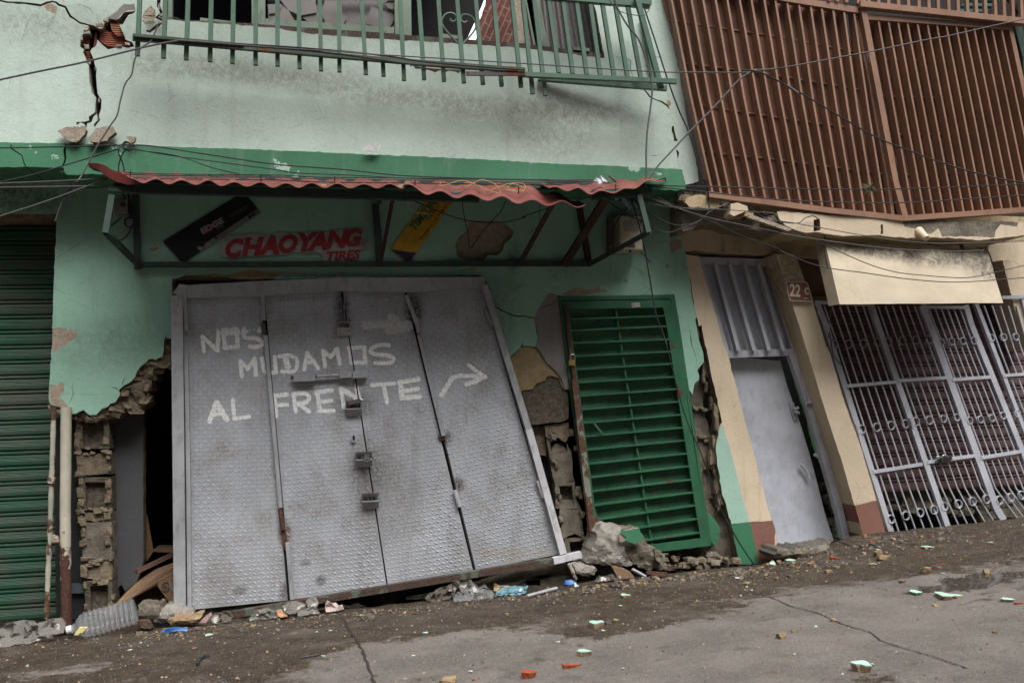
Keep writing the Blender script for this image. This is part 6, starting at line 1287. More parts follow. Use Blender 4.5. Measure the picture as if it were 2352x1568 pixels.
cable(qc(2,1,[(1115,290),(1180,500),(1240,760),(1290,1050),(1330,1280),(1400,1480),(1430,1566)], -.5) + qc(2,2,[(1370,0),(1430,200),(1500,480),(1600,820),(1720,1100),(1850,1450)], -.13) + qc(2,3,[(1850,0),(1980,250),(2080,420),(2170,550)], -.12), .008, 'cable', 'long black cable hanging from the awning, crossing the green louvred door to the ground')
cable(qc(2,1,[(1180,285),(1090,385),(1010,490),(960,600),(945,700)], -.35), .008, 'cable', 'cable entering the left side of the electricity meter box'); cable(qc(2,1,[(1235,300),(1215,450),(1190,560)], -.4), .006, 'cable', 'short wire dropping behind the right side of the electricity meter box')
cable(qc(2,1,[(1190,700),(1200,760),(1240,800),(1285,855)], -.1), .008, 'cable_g', 'stub of wire sticking out below the electricity meter box')
cable(qc(1,1,[(1280,270),(1450,350),(1650,435),(1880,500),(2150,512),(2352,470)], -.25) + qc(2,1,[(200,462),(420,388)], -.3), .006, 'cable', 'black wire sagging under the awning in front of the yellow sticker')
cable(qc(1,1,[(1812,305),(1830,450),(1860,600),(1880,740)], -.2), .005, 'cable', 'left wire hanging from the awning into the hole in the plaster'); cable(qc(1,1,[(2185,330),(2150,410),(2080,490),(2000,580),(1940,660),(1890,735)], -.2), .006, 'cable', 'right bent wire hanging from the awning into the hole in the plaster')
cable(qc(1,1,[(1250,280),(1320,320),(1360,390),(1420,430),(1530,435)], -.3), .0035, 'cable_y', 'thin yellow wire dangling beside the yellow sticker')
cable(qc(2,1,[(340,360),(335,460),(345,540),(300,570),(240,618)], -.3), .004, 'cable_g', 'frayed thin wire dangling under the sagging awning sheet')
cable(qc(1,1,[(1630,165),(1640,200),(1800,155),(1900,180),(2050,240),(2140,262),(2100,190),(1980,150),(1880,195),(1840,210)], -.95), .0035, 'cable_y', 'left coil of loose yellow wire on the red awning'); cable(qc(1,1,[(2060,235),(2200,185),(2330,180),(2345,230),(2200,245)], -.95) + qc(2,1,[(100,185),(200,215),(190,245),(60,230)], -.96), .0035, 'cable_y', 'right coil of loose yellow wire on the red awning')
w = MB(); c_ = q(3,0,[(1010,480)])[0]
for i in range(7):
    a_ = rnd.uniform(0, 6.28); w.tube([U(c_[0] + math.cos(a_ + t) * 7 * t / 2 + t * 2, c_[1] + math.sin(a_ * 2 + t * 1.3) * 9 + 3 * t, -.97) for t in (0, .7, 1.4, 2.1)], .002, M['cable_g'], 4)
one(w, 'wire_tangle', 'small tangle of tie wire on the cable over the brown screen post', 'wire tangle')
w = MB(); c_ = q(2,0,[(2170,608)])[0]; w.tube([U(c_[0] - 6, c_[1] + 1, -.9), U(c_[0] + 6, c_[1] - 1, -.9)], .012, M['cable_g']); w.tube([U(*p, -.98) for p in q(3,0,[(320,730),(420,800)])], .011, M['cable_g'])
one(w, 'cable_splice', 'taped splice knot where cables cross over the brown screen', 'cable splice')
w = MB(); c_ = U(*q(0,0,[(1085,1250)])[0], -.63)
for i in range(6): a_ = i; w.tube([c_ + Vector((.03 * math.cos(a_ + t * 2), .02 * math.sin(a_ * 2 + t), .03 * math.sin(a_ + t * 2))) for t in (0, .5, 1, 1.5, 2)], .005, M['cable'], 5)
one(w, 'cable_knot', 'knot of black cables on the green band above the left awning end', 'cable knot')
w = MB(); c_ = U(*q(3,1,[(1035,225)])[0], -.98)
for i in range(90):
    d_ = Vector((rnd.gauss(0, 1), rnd.gauss(0, .7), rnd.gauss(0, .8))).normalized() * rnd.uniform(.03, .085); w.tube([c_, c_ + d_ * .5 + Vector((0, 0, .006)), c_ + d_], [.0025, .0018, .0006], M['plant'], 3, False)
one(w, 'air_plant', 'small dry air plant growing on the cable in front of the brown screen', 'plant')
w = MB()
for i in range(3):
    pc = [[(790,175),(830,130),(860,150),(900,160),(850,185)],[(840,160),(860,110),(880,115),(915,160),(880,165)],[(870,150),(895,130),(920,165),(900,175)]][i]
    w.prism([U(*p, -.9 - .02 * j) for j, p in enumerate(q(2,1,pc))], (0, .01, .004), M['gatetrim'])
one(w, 'crumpled_foil', 'crumpled dark foil scrap lodged on the awning near its right end', 'foil')
w = MB(); w.prism([U(*p, -.6) for p in q(2,1,[(1030,300),(1060,300),(1128,375),(1105,410),(1080,370)])], (0, .02, .01), M['gatetrim']); w.prism([U(*p, -.62) for p in q(2,1,[(972,292),(1005,292),(1020,315),(985,330)])], (0, .01, .01), M['gatetrim'])
one(w, 'metal_bracket', 'loose grey metal bracket strip dangling beside the electricity meter box', 'bracket')
w = MB(); w.tube([U(*p, -.7) for p in q(2,1,[(930,112),(950,130),(995,165)])], [.006, .009, .01], M['wood'], 6); one(w, 'twig', 'short dark twig sticking up over the right awning sheet', 'twig')
w = MB(); w.prism([U(*p, -.5) for p in q(2,0,[(1290,150-2),(1296,148),(1294,165),(1288,165)])], (0, .005, 0), M['ochre'])
# plaster bits fallen on the awning
for (r_, c_, pts_, lb) in ((1,1,[(1245,205),(1360,165),(1380,180),(1365,200),(1255,235)],'white edged brick chip lying in the middle of the awning'),(1,1,[(585,178),(655,190),(655,205),(590,205)],'thin pale chip on the left half of the awning'),(1,1,[(1835,270),(1900,272),(1895,298),(1845,295)],'pale chip on the sagging middle sheet of the awning')):
    w = MB(); w.prism([U(*p, -.93) for p in q(c_, r_, pts_)], (0, .06, .02), M['raw_pale'], M['raw']); one(w, 'plaster_chip', lb, 'plaster chip', 'chips on the awning')
# ================================================================ CARDBOARD, PLANK, BOTTLE, BAGS BY THE GATE
CBX = thing('cardboard_box', U(370, 1400, .3), 'collapsed brown cardboard box spilling out beside the left edge of the grey gate', 'box')
w = MB(); w.prism([U(*q(0,3,[p])[0], yy) for p, yy in (((985,905),.05),((1090,790),.2),((1200,690),.35),((1340,600),.5),((1560,520),.6),((1560,620),.35),((1360,700),.2),((1110,850),.05))], (0, 0, .012), M['card']); w.build('flap', CBX)
w = MB(); w.prism([U(*p, .2) for p in q(0,3,[(1330,710),(1380,690),(1600,590),(1620,900),(1480,890),(1450,880)])], (0, .01, 0), M['card']); w.prism([U(*p, .3) for p in q(0,3,[(1110,860),(1350,700),(1460,880),(1440,910),(1120,900)])], (0, .02, 0), M['card_dk'])
c_ = q(0,3,[(1415,745)])[0]; w.ring(U(*c_, .195), .026, .036, .002, M['blackpaint'], w=.001); txt('R', .05, U(*c_, .2), 20, M['blackpaint'], w, .192)
w.prism([U(*p, .194) for p in q(0,3,[(1440,735),(1462,722),(1495,780),(1478,792)])], (0, .001, 0), M['st_grey']); w.build('side', CBX)
w = MB(); w.prism([U(*p, .5) for p in q(0,3,[(1235,80),(1260,150),(1305,400),(1310,440),(1260,520),(1235,520)])], (0, .02, 0), M['card']); w.prism([U(*p, .6) for p in q(0,3,[(1310,425),(1560,425),(1560,450),(1300,445)])], (0, .3, 0), M['card']); one(w, 'cardboard_sheet', 'upright strip of brown cardboard deep inside the dark gap left of the gate', 'cardboard')
w = MB(); a_ = q(0,3,[(1165,615),(1500,455)]); w.bar(U(*a_[0], .0), U(*a_[1], .35), .035, .03, M['wood']); one(w, 'plank', 'dark wooden stick slanting out of the gap above the cardboard box', 'plank')
# bottle
def gpt(c, r, u, v): 
    p = q(c, r, [(u, v)])[0]; return G(*p)
BO = thing('plastic_bottle', gpt(0,3,880,1100), 'large clear ribbed plastic bottle lying on its side by the block pier', 'bottle')
yB = -.24; A_ = U(*q(0,3,[(590,1112)])[0], yB - .03); B_ = U(*q(0,3,[(1165,945)])[0], yB)
prof = [(0,.027),(.06,.027),(.065,.032),(.10,.034),(.13,.055),(.20,.085)] ; nr = 10
for i in range(nr): t0 = .22 + i * .074; prof += [(t0,.088),(t0+.03,.092),(t0+.045,.101),(t0+.058,.088)]
prof += [(.965,.097),(.985,.09),(1,.07),(1.002,.02)]
w = MB(); w.tube([A_.lerp(B_, t) for t, _ in prof], [r_ for _, r_ in prof], M['pet'], 20); w.build('body', BO)
w = MB(); dv = (B_ - A_); w.tube([A_ - dv * .03, A_ + dv * .045], .031, M['white'], 14); w.build('cap', BO)
def crumple(c, r, poly, y, mat, label, name, cat, amp=.03, seed=0, depth=.12, group=None, step=.02):
    """crumpled film: a heap whose outline is given, with folds"""
    P = q(c, r, poly) if c is not None else poly
    tmp = MB(); tmp.slab(P, y, .01, mat, jag=.006, rel=0, step=step, sub=.03, back=False, seed=seed)
    zmin = min(v.z for v in tmp.v); zmax = max(v.z for v in tmp.v); n = len(tmp.v) // 2
    for i, v in enumerate(tmp.v):
        t = (v.z - zmin) / (zmax - zmin + 1e-6)
        h = noise.noise(Vector((v.x * 12, v.z * 16, seed))) * amp * 1.3 + (1 - abs(noise.noise(Vector((v.x * 20, v.z * 17, seed + 4)))) * 4) * amp * .8
        v.y += -depth * (1 - t) ** 1.2 * .8 - h + (0 if i < n else .01)
    return one(tmp, name, label, cat, group)
crumple(0,3,[(-60,1220),(0,1225),(60,1215),(250,1190),(400,1165),(530,1150),(575,1110),(570,1050),(530,1005),(440,1015),(330,1045),(200,1030),(130,1035),(60,1050),(0,1100),(-60,1110)], -.20, M['bag'], 'dirty translucent plastic bag crumpled at the foot of the green roller shutter', 'plastic_bag', 'plastic bag', .05, 1, .18)
crumple(1,3,[(275,900),(330,865),(400,870),(480,890),(430,930),(350,970),(300,945)], -.16, M['bag'], 'translucent cup shaped film at the gate foot, left of the two round ones', 'plastic_wrapper', 'litter', .02, 2, .1, 'litter under the gate')
crumple(1,3,[(480,860),(520,832),(570,835),(590,870),(570,910),(500,920)], -.14, M['bag'], 'translucent cup shaped film at the gate foot, right of the two round ones', 'plastic_wrapper', 'litter', .02, 3, .08, 'litter under the gate')
crumple(1,3,[(400,930),(430,895),(500,930),(560,910),(600,960),(480,970),(410,975)], -.18, M['bag'], 'flattened piece of clear film between the round films at the gate foot', 'plastic_wrapper', 'litter', .02, 4, .06, 'litter under the gate')
crumple(1,3,[(0,1000),(60,940),(150,920),(230,950),(260,995),(90,1015),(0,1020)], -.17, M['bag'], 'clear torn film with a black label left of the orange lump', 'plastic_wrapper', 'litter', .03, 5, .06, 'litter under the gate')
crumple(0,3,[(1810,1010),(1830,985),(1870,985),(1885,1020),(1860,1045),(1825,1040)], -.19, M['bag'], 'small round clear wrapper beside the pink card', 'plastic_wrapper', 'litter', .02, 6, .05, 'litter under the gate')
crumple(0,3,[(1880,1010),(1900,960),(1950,945),(1995,990),(1980,1020),(1920,1035)], -.17, M['bag_grey'], 'greyish crumpled wrapper near the bottom left corner of the gate', 'plastic_wrapper', 'litter', .03, 7, .06, 'litter under the gate')
crumple(1,3,[(640,900),(660,860),(700,885),(735,880),(760,900),(790,890),(805,925),(760,940),(650,950)], -.17, flat('pinkish_paper', (.42, .33, .30), .8), 'torn pinkish paper scrap at the gate foot', 'paper_scrap', 'litter', .02, 8, .05, 'litter under the gate')
crumple(1,3,[(225,940),(270,935),(325,985),(270,995),(240,985)], -.19, flat('orange_peel', (.36, .19, .10), .7), 'orange brown lump at the foot of the second gate leaf', 'peel', 'litter', .01, 9, .05, 'litter under the gate')
crumple(1,3,[(1730,850),(1725,810),(1760,780),(1850,775),(1930,745),(2010,760),(2070,775),(2085,800),(2060,825),(1900,840)], -.20, M['pet'], 'flattened clear bottle under the right half of the gate, beside the light blue film', 'crushed_bottle', 'bottle', .035, 10, .12)
crumple(1,3,[(1490,830),(1530,800),(1600,760),(1680,740),(1760,690),(1800,700),(1760,770),(1700,840),(1640,860),(1560,870)], -.16, M['bag_grey'], 'torn dark green and grey film left of the crushed bottle', 'plastic_wrapper', 'litter', .04, 11, .06, 'litter under the gate')
crumple(1,3,[(1780,740),(1830,680),(1890,670),(1900,700),(1960,740),(2010,720),(2040,760),(1900,780),(1800,775)], -.12, M['bag'], 'cloudy film standing up behind the crushed bottle', 'plastic_wrapper', 'litter', .03, 12, .05, 'litter under the gate')
crumple(1,3,[(2085,815),(2100,780),(2180,760),(2300,740),(2380,735),(2352,790),(2250,810)], -.19, M['bag_blue'], 'left part of the light blue film below the gate corner', 'plastic_film', 'litter', .03, 13, .06)
crumple(2,3,[(0,815),(0,745),(100,735),(240,735),(220,780),(130,800)], -.2, M['bag_blue'], 'right part of the light blue film below the gate corner', 'plastic_film', 'litter', .03, 14, .06)
crumple(1,3,[(2080,770),(2090,715),(2140,735),(2220,735),(2200,765),(2100,775)], -.14, flat('tan_paper', (.34, .25, .13), .8), 'tan crumpled paper behind the light blue film', 'paper_scrap', 'litter', .02, 15, .03)
crumple(2,3,[(545,722),(560,690),(610,680),(650,690),(640,710),(580,722)], -.2, M['blue_lit'], 'dark blue wrapper right of the light blue film', 'plastic_wrapper', 'litter', .02, 16, .03)
crumple(0,3,[(1370,1125),(1480,1090),(1540,1092),(1610,1105),(1600,1122),(1500,1118),(1420,1135)], -.40, M['blue_lit'], 'flat blue wrapper on the street left of the mint chip below the gate', 'plastic_wrapper', 'litter', .01, 17, .01)
w = MB(); w.prism([U(*p, -.22) for p in q(0,3,[(1690,1055),(1805,965),(1812,985),(1760,1050)])], (0, .006, .004), M['pink']); one(w, 'pink_card', 'torn pink card near the bottom left corner of the gate', 'card')
w = MB(); w.prism([U(*p, -.36 + .0 * i) for i, p in enumerate(q(0,3,[(633,1156),(680,1090),(748,1090),(705,1135),(680,1138),(672,1156)]))], (0, .006, .004), M['yellow']); one(w, 'yellow_tag', 'small pale yellow paper tag beside the bottle cap', 'tag')
w = MB(); w.prism([U(*p, -.14) for p in q(0,3,[(760,1100),(900,1080),(1190,1035),(1300,1030),(1290,1090),(1150,1120),(900,1150),(740,1130)])], (0, .04, 0), M['card_dk']); w.hull(U(*q(0,3,[(1250,1060)])[0], -.2), (.14, .1, .08), M['card_dk'], 3, lump=.2); one(w, 'cardboard_sheet', 'flattened damp brown cardboard in front of the clear bottle', 'cardboard')
# ================================================================ RUBBLE
def rock(pts, y, depth, mat, label, seed, c=0, r=3, name='concrete_chunk', cat='rubble', group='rubble along the buildings', side=None):
    P = q(c, r, pts); w = MB(); w.slab(P, y, depth, mat, jag=.014, rel=.03, step=.028, sub=.02, seed=seed, side=side or mat)
    n = len(w.v) // 2; cx = sum(v.x for v in w.v[:n]) / n; cz = sum(v.z for v in w.v[:n]) / n; rx = max(abs(v.x - cx) for v in w.v[:n]); rz = max(abs(v.z - cz) for v in w.v[:n])
    for v in w.v[:n]:
        d_ = min(1, math.hypot((v.x - cx) / rx, (v.z - cz) / rz)); v.y -= .10 * (1 - d_ ** 2) * min(rx, .3) / .3 + .03 * abs(noise.noise(v * 9)) + .014 * noise.noise(v * 26)
    w.sm = [False] * len(w.sm)
    return one(w, name, label, cat, group)
rock([(1180,900),(1220,890),(1300,895),(1380,890),(1390,930),(1370,970),(1310,1030),(1220,1025),(1170,1000)], -.18, .2, M['concrete'], 'grey brown concrete lump just right of the clear bottle', 1)
rock([(1390,925),(1450,895),(1530,898),(1600,915),(1650,935),(1660,965),(1600,1000),(1500,1030),(1330,1045),(1310,1030),(1370,975)], -.14, .2, M['concrete_pale'], 'pale concrete lump under the bottom left corner of the gate', 2)
rock([(1430,1030),(1500,975),(1600,975),(1740,965),(1735,985),(1690,1010),(1700,1040),(1600,1060),(1500,1065)], -.2, .12, M['stone'], 'flaky brown mortar lumps in front of the pale lump by the gate', 3)
rock([(740,540),(760,500),(780,450),(810,360),(820,280),(850,240),(890,205),(940,210),(990,215),(1040,235),(1020,290),(1015,350),(1080,480),(1140,548),(1080,570),(1000,560),(900,560),(800,550)], -.22, .3, M['concrete_pale'], 'large broken pale concrete block in front of the green louvred door', 4, 2)
rock([(1015,330),(1040,250),(1070,245),(1185,240),(1205,290),(1232,345),(1260,380),(1320,410),(1400,460),(1420,540),(1435,590),(1380,605),(1250,600),(1170,570),(1135,545),(1080,480),(1030,380)], -.20, .22, M['concrete'], 'tilted slab with green paint on its top corner leaning on the pale block', 5, 2)
w = MB(); w.slab(q(2,3,[(1030,285),(1040,250),(1070,262),(1185,240),(1205,290),(1228,345),(1180,355),(1150,378),(1100,355),(1060,350),(1075,320)]), -.30, .02, M['green_dado'], jag=.006, rel=.01, side=M['raw_pale']); w.slab(q(2,3,[(1018,300),(1040,290),(1070,315),(1070,355),(1020,360)]), -.298, .02, M['raw_pale'], jag=.006); 
o_ = w.build('plaster_flake')
tag(o_, 'flake of green painted plaster on the tilted slab before the louvred door', 'plaster flake')
rock([(620,550),(700,545),(790,560),(830,600),(800,640),(700,650),(640,620)], -.20, .2, M['concrete_pale'], 'low pale rubble lump left of the mint chip by the gate corner', 6, 2)
rock([(1320,410),(1380,445),(1390,500),(1430,600),(1370,560),(1330,480)], -.26, .03, M['concrete'], 'thin grey sliver leaning on the right of the tilted slab', 7, 2)
w = MB(); w.prism([U(*p, -.33) for p in q(2,3,[(952,560),(1060,585),(1110,610),(1155,668),(1010,672)])], (0, .03, 0), M['card']); one(w, 'cardboard_sheet', 'brown cardboard triangle at the foot of the pale concrete block', 'cardboard')
w = MB(); w.tube([U(*p, -.3) for p in q(2,3,[(1130,592),(1245,655)])], .012, M['gatetrim']); one(w, 'stick', 'thin grey stick below the tilted slab', 'stick')
w = MB(); w.bar(U(*q(2,3,[(1250,622)])[0], -.3), U(*q(2,3,[(1425,632)])[0], -.3), .022, .03, M['rusty']); w.bar(U(*q(2,3,[(1285,640)])[0], -.33), U(*q(2,3,[(1400,642)])[0], -.33), .016, .03, M['rusty']); one(w, 'rusty_strip', 'reddish rusty metal strip on the ground below the tilted slab', 'metal strip')
w = MB(); w.tube([U(*p, -.22) for p in q(2,3,[(590,545),(615,600),(650,680)])], .016, M['pipe_old']); one(w, 'pipe_piece', 'short pale pipe piece upright in the rubble at the gate corner', 'pipe')
w = MB(); w.tube([G(*p) + Vector((0, 0, .015)) for p in q(2,3,[(230,840),(485,772)])], .013, M['gatetrim']); one(w, 'pipe_piece', 'grey tube lying on the street below the light blue film', 'pipe')
rock([(190,460),(215,412),(300,415),(450,405),(620,385),(720,350),(700,400),(640,440),(500,480),(450,500),(330,512),(240,510),(200,490)], -.30, .25, M['concrete'], 'broken raised edge of pavement in front of the grey blue door', 8, 3, side=M['stone_g'])
crumple(2,3,[(800,690),(850,650),(900,655),(980,635),(1030,650),(1030,675),(900,690)], -.32, M['bag_grey'], 'brown grey wrapper at the foot of the pale concrete block', 'plastic_wrapper', 'litter', .02, 21, .03)
# ---- mint painted plaster fragments on the street
def frag(c, r, u, v, wpx, label, mat='mintchip', aspect=.6, seed=0, th=.035, rot=0, name='plaster_fragment', cat='plaster fragment', group='mint plaster fragments on the street', side='stone', tilt=0):
    p = gpt(c, r, u, v); dist = (p - CP).length; wd_ = wpx * .26856 * dist / F0; r_ = random.Random(seed); n = 11; P = []; th *= .5; ph = r_.uniform(0, 6); k3 = r_.uniform(.1, .28)
    for i in range(n):
        a_ = 2 * math.pi * i / n + r_.uniform(-.22, .22); rr = .85 + k3 * math.cos(3 * a_ + ph) + .12 * math.cos(2 * a_ + ph * 2) + r_.uniform(-.13, .13); P.append((math.cos(a_) * wd_ / 2 * rr, math.sin(a_) * wd_ * aspect * 1.1 * rr))
    R_ = Matrix.Rotation(rot, 3, 'Z') @ Matrix.Rotation(tilt, 3, 'X'); w = MB()
    top = [p + R_ @ Vector((x, y_, th)) for x, y_ in P]; mid = [p + R_ @ Vector((x * .97, y_ * .97, th * .8)) for x, y_ in P]; low = [p + R_ @ Vector((x * r_.uniform(.62, 1.0), y_ * r_.uniform(.62, 1.0), -.004)) for x, y_ in P]
    w.add(top, [list(range(n))], M[mat]); w.add(top + mid, [(i, n + i, n + (i + 1) % n, (i + 1) % n) for i in range(n)], M[mat]); w.add(mid + low, [(i, n + i, n + (i + 1) % n, (i + 1) % n) for i in range(n)] + [list(range(2 * n - 1, n - 1, -1))], M[side])
    return one(w, name, label, cat, group)
frag(2,3,1067,830,92,'mint topped chip alone on the street straight below the green louvred door',seed=1)
frag(2,3,825,1080,150,'pointed mint chip on a thick brown base in the middle foreground',seed=2,th=.055,aspect=.45); frag(2,3,882,1122,42,'tiny mint chip just below the pointed one',seed=3,th=.012)
frag(2,3,715,1325,145,'long mint chip with a brown edge nearest the orange brick pieces',seed=4,th=.05,aspect=.35)
frag(3,3,965,1460,150,'thick mint topped chunk at the bottom right of the street',seed=5,th=.075); frag(3,3,1055,1410,30,'tiny mint chip beside the thick chunk at the bottom right',seed=6,th=.012)
frag(3,3,1425,805,115,'left one of the two mint chips lying together on the right slab',seed=7,th=.035); frag(3,3,1690,835,190,'right and larger one of the two mint chips lying together on the right slab',seed=8,th=.04,aspect=.5)
frag(3,3,2205,865,95,'mint chip beside the red splinter at the right edge',seed=9,th=.03); frag(3,3,1520,415,90,'mint chip in the sandy dirt below the barred gates',seed=10,th=.03)
frag(3,3,355,545,100,'mint topped lump between the round stones at the pillar foot',seed=11,th=.06); frag(3,3,200,560,55,'white and mint chip leaning on the round stone at the pillar foot',seed=12,th=.05,tilt=.5)
frag(2,3,720,655,110,'mint plaster chip lying in the rubble right of the gate corner',seed=13,th=.05,tilt=.6); frag(2,3,650,740,40,'small mint chip standing below the rubble at the gate corner',seed=14,th=.02,tilt=.8)
frag(0,3,1788,1160,80,'mint chip on the dark wet street below the left half of the gate',seed=15,th=.015); frag(0,3,1112,1288,40,'small mint chip at the lower left of the street',seed=16,th=.012)
frag(1,3,1502,1142,48,'white chip on the damp patch edge in the centre',seed=17,th=.014); frag(1,3,1398,1340,36,'small mint chip in the middle of the dry patch',seed=18,th=.014); frag(1,3,1888,1475,42,'mint chip left of the orange brick piece',seed=19,th=.016)
frag(1,3,688,1122,34,'pale green chip on the wet street below the second gate leaf',seed=20,th=.012); frag(1,3,628,1342,36,'narrow mint chip at the lower left centre',seed=21,th=.014,rot=.6); frag(1,3,955,990,52,'flat pale green chip near the gate foot paper scrap',seed=22,th=.01)
frag(2,3,1030,910,36,'tiny mint chip below the one by the louvred door',seed=23,th=.012); frag(3,3,2065,378,34,'small mint chip high on the right street edge',seed=24,th=.03); frag(3,3,1105,440,45,'mint chip resting behind the broken tan blocks',seed=25,th=.03)
frag(3,3,1658,632,36,'flat mint chip near the puddle edge',seed=26,th=.01); frag(2,3,1052,1447,28,'faint mint chip low in the centre foreground',seed=27,th=.012); frag(2,3,2035,670,55,'white wrapper like chip at the foot of the painted pillar',seed=28,mat='white',th=.008); frag(3,3,1060,562,70,'pale topped tan chip in the dirt right of the grey blue door',seed=29,th=.03,mat='raw_pale')
OB = 'orange brick pieces on the street'
frag(2,3,240,1515,125,'blocky bright orange brick piece at the bottom centre',mat='orange_brick',side='orange_brick',seed=31,th=.06,name='brick_piece',cat='brick piece',group=OB)
frag(2,3,600,1435,165,'long flat reddish brick piece at the bottom centre',mat='orange_brick',side='orange_brick',seed=32,th=.035,aspect=.2,name='brick_piece',cat='brick piece',group=OB)
frag(3,3,2305,890,75,'thin red brick splinter at the right edge',mat='orange_brick',side='orange_brick',seed=33,th=.015,aspect=.2,name='brick_piece',cat='brick piece',group=OB)
frag(3,3,1640,555,100,'thin red brick splinter in the dirt near the puddle',mat='orange_brick',side='orange_brick',seed=34,th=.012,aspect=.12,name='brick_piece',cat='brick piece',group=OB)
frag(3,3,725,505,60,'square reddish brick piece in the dirt before the grey blue door',mat='orange_brick',side='orange_brick',seed=35,th=.03,name='brick_piece',cat='brick piece',group=OB)
frag(3,3,1050,360,50,'flat red brick chip below the second cream pillar',mat='orange_brick',side='orange_brick',seed=36,th=.012,name='brick_piece',cat='brick piece',group=OB)
frag(2,3,-226+0,1548,30,'red crumb left of the blocky orange brick piece',mat='orange_brick',side='orange_brick',seed=37,th=.02,name='brick_piece',cat='brick piece',group=OB)
def stone(c, r, u, v, wpx, label, mat='stone', seed=0, h=.6, name='stone', group='stones on the street'):
    p = gpt(c, r, u, v); s_ = wpx * .26856 * (p - CP).length / F0; w = MB(); w.hull(p + Vector((0, 0, s_ * h * .35)), (s_, s_ * .9, s_ * h), M[mat], seed=seed, lump=.2); return one(w, name, label, 'stone', group)
stone(3,3,280,1180,98,'tan mortar lump alone on the dry slab at the lower right',seed=1); stone(3,3,1140,510,115,'squared tan mortar block in the dirt below the second pillar',seed=2,h=.45); stone(3,3,1110,480,90,'tan block tilted on the squared mortar block',seed=3,h=.55)
stone(3,3,1510,620,85,'rounded tan lump near the puddle',seed=4); stone(3,3,1605,585,75,'flat grey stone beside the red splinter near the puddle','stone_g',5,.4); stone(3,3,683,625,82,'flat tan stone on the upper edge of the dry slab',seed=6,h=.4)
stone(3,3,258,550,50,'round tan stone left of the mint topped lump at the pillar foot',seed=7,h=.8); stone(3,3,160,570,42,'round brown stone at the foot of the green painted pillar',seed=8,h=.9); stone(3,3,992,325,42,'round brown stone at the foot of the second cream pillar',seed=9,h=.8)
stone(3,3,2030,625,58,'tan stone right of the puddle reflection',seed=10); stone(3,3,1310,705,62,'low tan crumb heap above the two mint chips',seed=11,h=.35); stone(3,3,1590,905,60,'brown lump below the two mint chips',seed=12,h=.3)
stone(3,3,380,1130,42,'small tan stone up right of the lone mortar lump',seed=13,h=.5); stone(3,3,722,1035,60,'tan stone sitting on the crack in the slab',seed=14,h=.5); stone(3,3,2105,1135,45,'tan stone at the lower right edge of the slab',seed=15,h=.5)
stone(2,3,925,1060,60,'dark grey crumb right of the pointed mint chip','stone_g',16,.5); stone(2,3,990,1030,50,'flat beige stone upper right of the pointed mint chip',seed=17,h=.3); stone(2,3,60,985,32,'small tan stone in the centre left foreground',seed=18,h=.6)
stone(1,3,1700,1560,170,'large tan stone cut by the bottom edge of the picture',seed=19,h=.35); stone(1,3,1850,900,36,'tan stone just under the crushed bottle',seed=20,h=.6); stone(1,3,2196,985,34,'brown stone below the light blue film',seed=21,h=.6)
stone(2,3,408,765,34,'round tan stone beside the grey tube',seed=22,h=.8); stone(2,3,1222,680,34,'brown stone under the thin grey stick',seed=23,h=.8); stone(2,3,1830,718,30,'small tan stone below the broken masonry',seed=24,h=.7)
stone(3,3,560,575,42,'tan stone right of the mint topped lump',seed=25,h=.6); stone(3,3,870,632,30,'small brown stone on the upper slab',seed=26,h=.7); stone(3,3,1345,440,0.1,'x',seed=27) if False else None
stone(0,3,1630,1215,30,'small tan stone below the mint chip on the wet street',seed=28,h=.6); stone(0,3,1665,1275,44,'flat tan stone at the lower left of the street',seed=29,h=.4)
# ---- countless grit
w = MB(); gm = [M['stone'], M['stone_g'], M['raw_pale'], M['mintchip'], M['orange_brick'], M['concrete']]
for i in range(3600):
    if i < 2100: px = rnd.uniform(-30, 2380); t = rnd.random() ** 1.7; by = yline([(-60,1480),(322,1450),(843,1400),(1206,1366),(1457,1330),(1745,1300),(2043,1225),(2400,1185)], px); py = by + 4 + t * (1590 - by)
    elif i < 3000: px = 1600 + rnd.random() * 780; by = yline([(1457,1330),(1745,1300),(2043,1225),(2400,1185)], px); py = by + 3 + abs(rnd.gauss(0, 45))
    else: px = rnd.uniform(300, 1750); by = yline([(-60,1480),(322,1450),(843,1400),(1206,1366),(1457,1330),(1745,1300)], px); py = by + 2 + abs(rnd.gauss(0, 14))
    p = G(px, py); s_ = .004 + .012 * rnd.random() ** 3.5; r_ = rnd.random(); mt = gm[0] if r_ < .25 else gm[1] if r_ < .62 else gm[2] if r_ < .72 else gm[5] if r_ < .975 else gm[3] if r_ < .99 else gm[4]
    vs = [p + Vector((rnd.uniform(.5, 1) * s_ * a_, rnd.uniform(.5, 1) * s_ * b_, z_ * s_)) for a_, b_, z_ in ((1,0,0),(0,1,0),(-1,0,0),(0,-1,0),(.3,.2,.7),(-.3,-.3,.6))]
    w.add(vs, [(0,1,4),(1,2,4),(2,5,4),(2,3,5),(3,0,5),(0,4,5)], mt)
tag(w.build('grit'), kind='stuff')
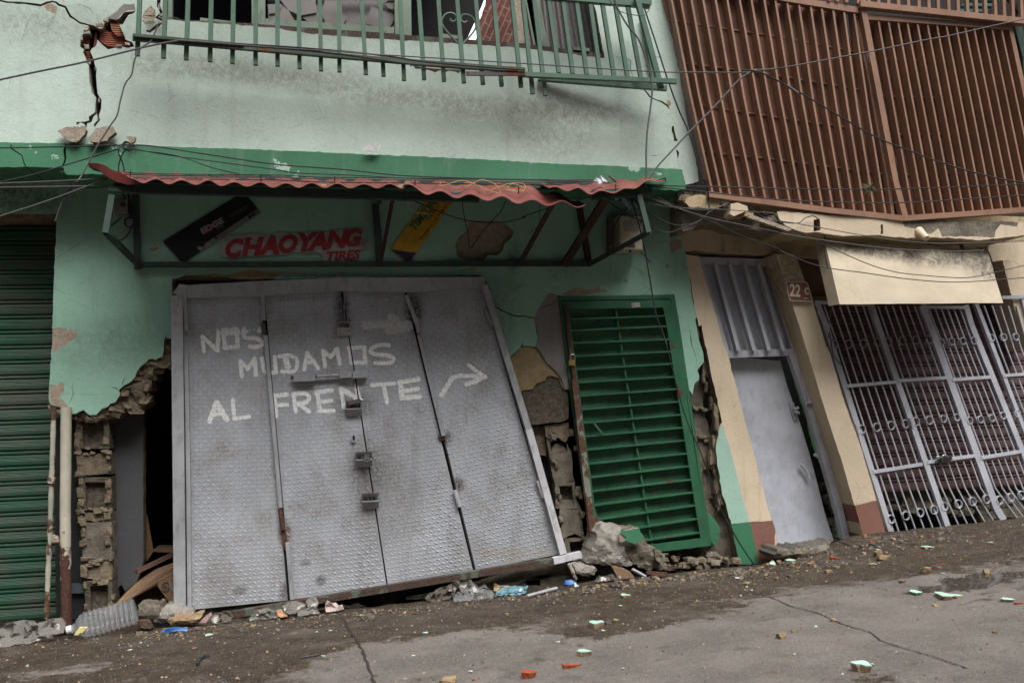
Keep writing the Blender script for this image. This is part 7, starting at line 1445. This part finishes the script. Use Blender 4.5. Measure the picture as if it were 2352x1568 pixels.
# crumbs and powdered mortar gathered along the foot of the buildings
w = MB()
for i in range(520):
    px = rnd.choice((rnd.uniform(320, 1340), rnd.uniform(1330, 1760), rnd.uniform(1700, 2200))); by = yline([(-60,1480),(322,1450),(843,1400),(1206,1366),(1457,1330),(1745,1300),(2043,1225),(2400,1185)], px)
    p = G(px, by + 3 + abs(rnd.gauss(0, 9 if px < 1700 else 22))); s_ = .012 + .035 * rnd.random() ** 2.2
    w.hull(p + Vector((0, 0, s_ * .25)), (s_ * rnd.uniform(.8, 1.5), s_, s_ * rnd.uniform(.5, .8)), rnd.choice((M['stone'], M['raw'], M['concrete'], M['concrete'], M['stone_g'], M['raw'])), seed=i, rot=rnd.uniform(0, 3))
tag(w.build('rubble_crumbs'), kind='stuff')
# cracks and joints in the street
def groove(pts, wd_, name='crack'):
    w = MB(); P_ = smooth(pts, 10); P3 = [G(*p) + Vector((rnd.uniform(-.006, .006), rnd.uniform(-.006, .006), .002)) for p in P_]; L = []; R2 = []
    for i, p in enumerate(P3):
        t = P3[min(i + 1, len(P3) - 1)] - P3[max(i - 1, 0)]; n = Vector((-t.y, t.x, 0)); n.normalize(); ww = wd_ * rnd.uniform(.5, 1.4) / 2; L.append(p + n * ww + Vector((0,0,.003))); R2.append(p - n * ww + Vector((0,0,.003)))
    k_ = len(L); w.add(L + R2, [(i, i + 1, k_ + i + 1, k_ + i) for i in range(k_ - 1)], M['crackdirt']); o = w.build(name); tag(o, kind='structure')
M['crackdirt'] = flat('dirt_in_crack', (.025, .02, .016), .95)
groove(q(3,3,[(180,830),(350,910),(520,950),(680,1010),(850,1085),(1020,1130),(1150,1215),(1400,1290),(1650,1370),(1880,1450)]), .008, 'street_crack'); groove(q(1,3,[(770,985),(860,1130),(930,1230),(990,1370),(1070,1590)]), .016, 'street_joint')
groove(q(3,3,[(730,340),(850,385),(940,420),(1000,440)]), .012, 'street_crack')
w = MB()
for (c_, r_, l, rr) in ((1,3,[(435,1355),(500,1345),(590,1328)],.006),(0,3,[(1690,1420),(1700,1380),(1750,1350),(1790,1345)],.012),(2,3,[(940,740),(985,755),(1040,755)],.008)): 
    w = MB(); w.tube([G(*p) + Vector((0,0,rr * .7)) for p in q(c_, r_, l)], rr, M['cable'], 6); one(w, 'rubber_strip', {1:'thin black rubber strip in the left centre foreground',0:'curved black rubber scrap at the lower left of the street',2:'black twisted strip below the pale concrete block'}[c_], 'rubber strip')
for o in ALL:
    if 'wl' in o: del o['wl']
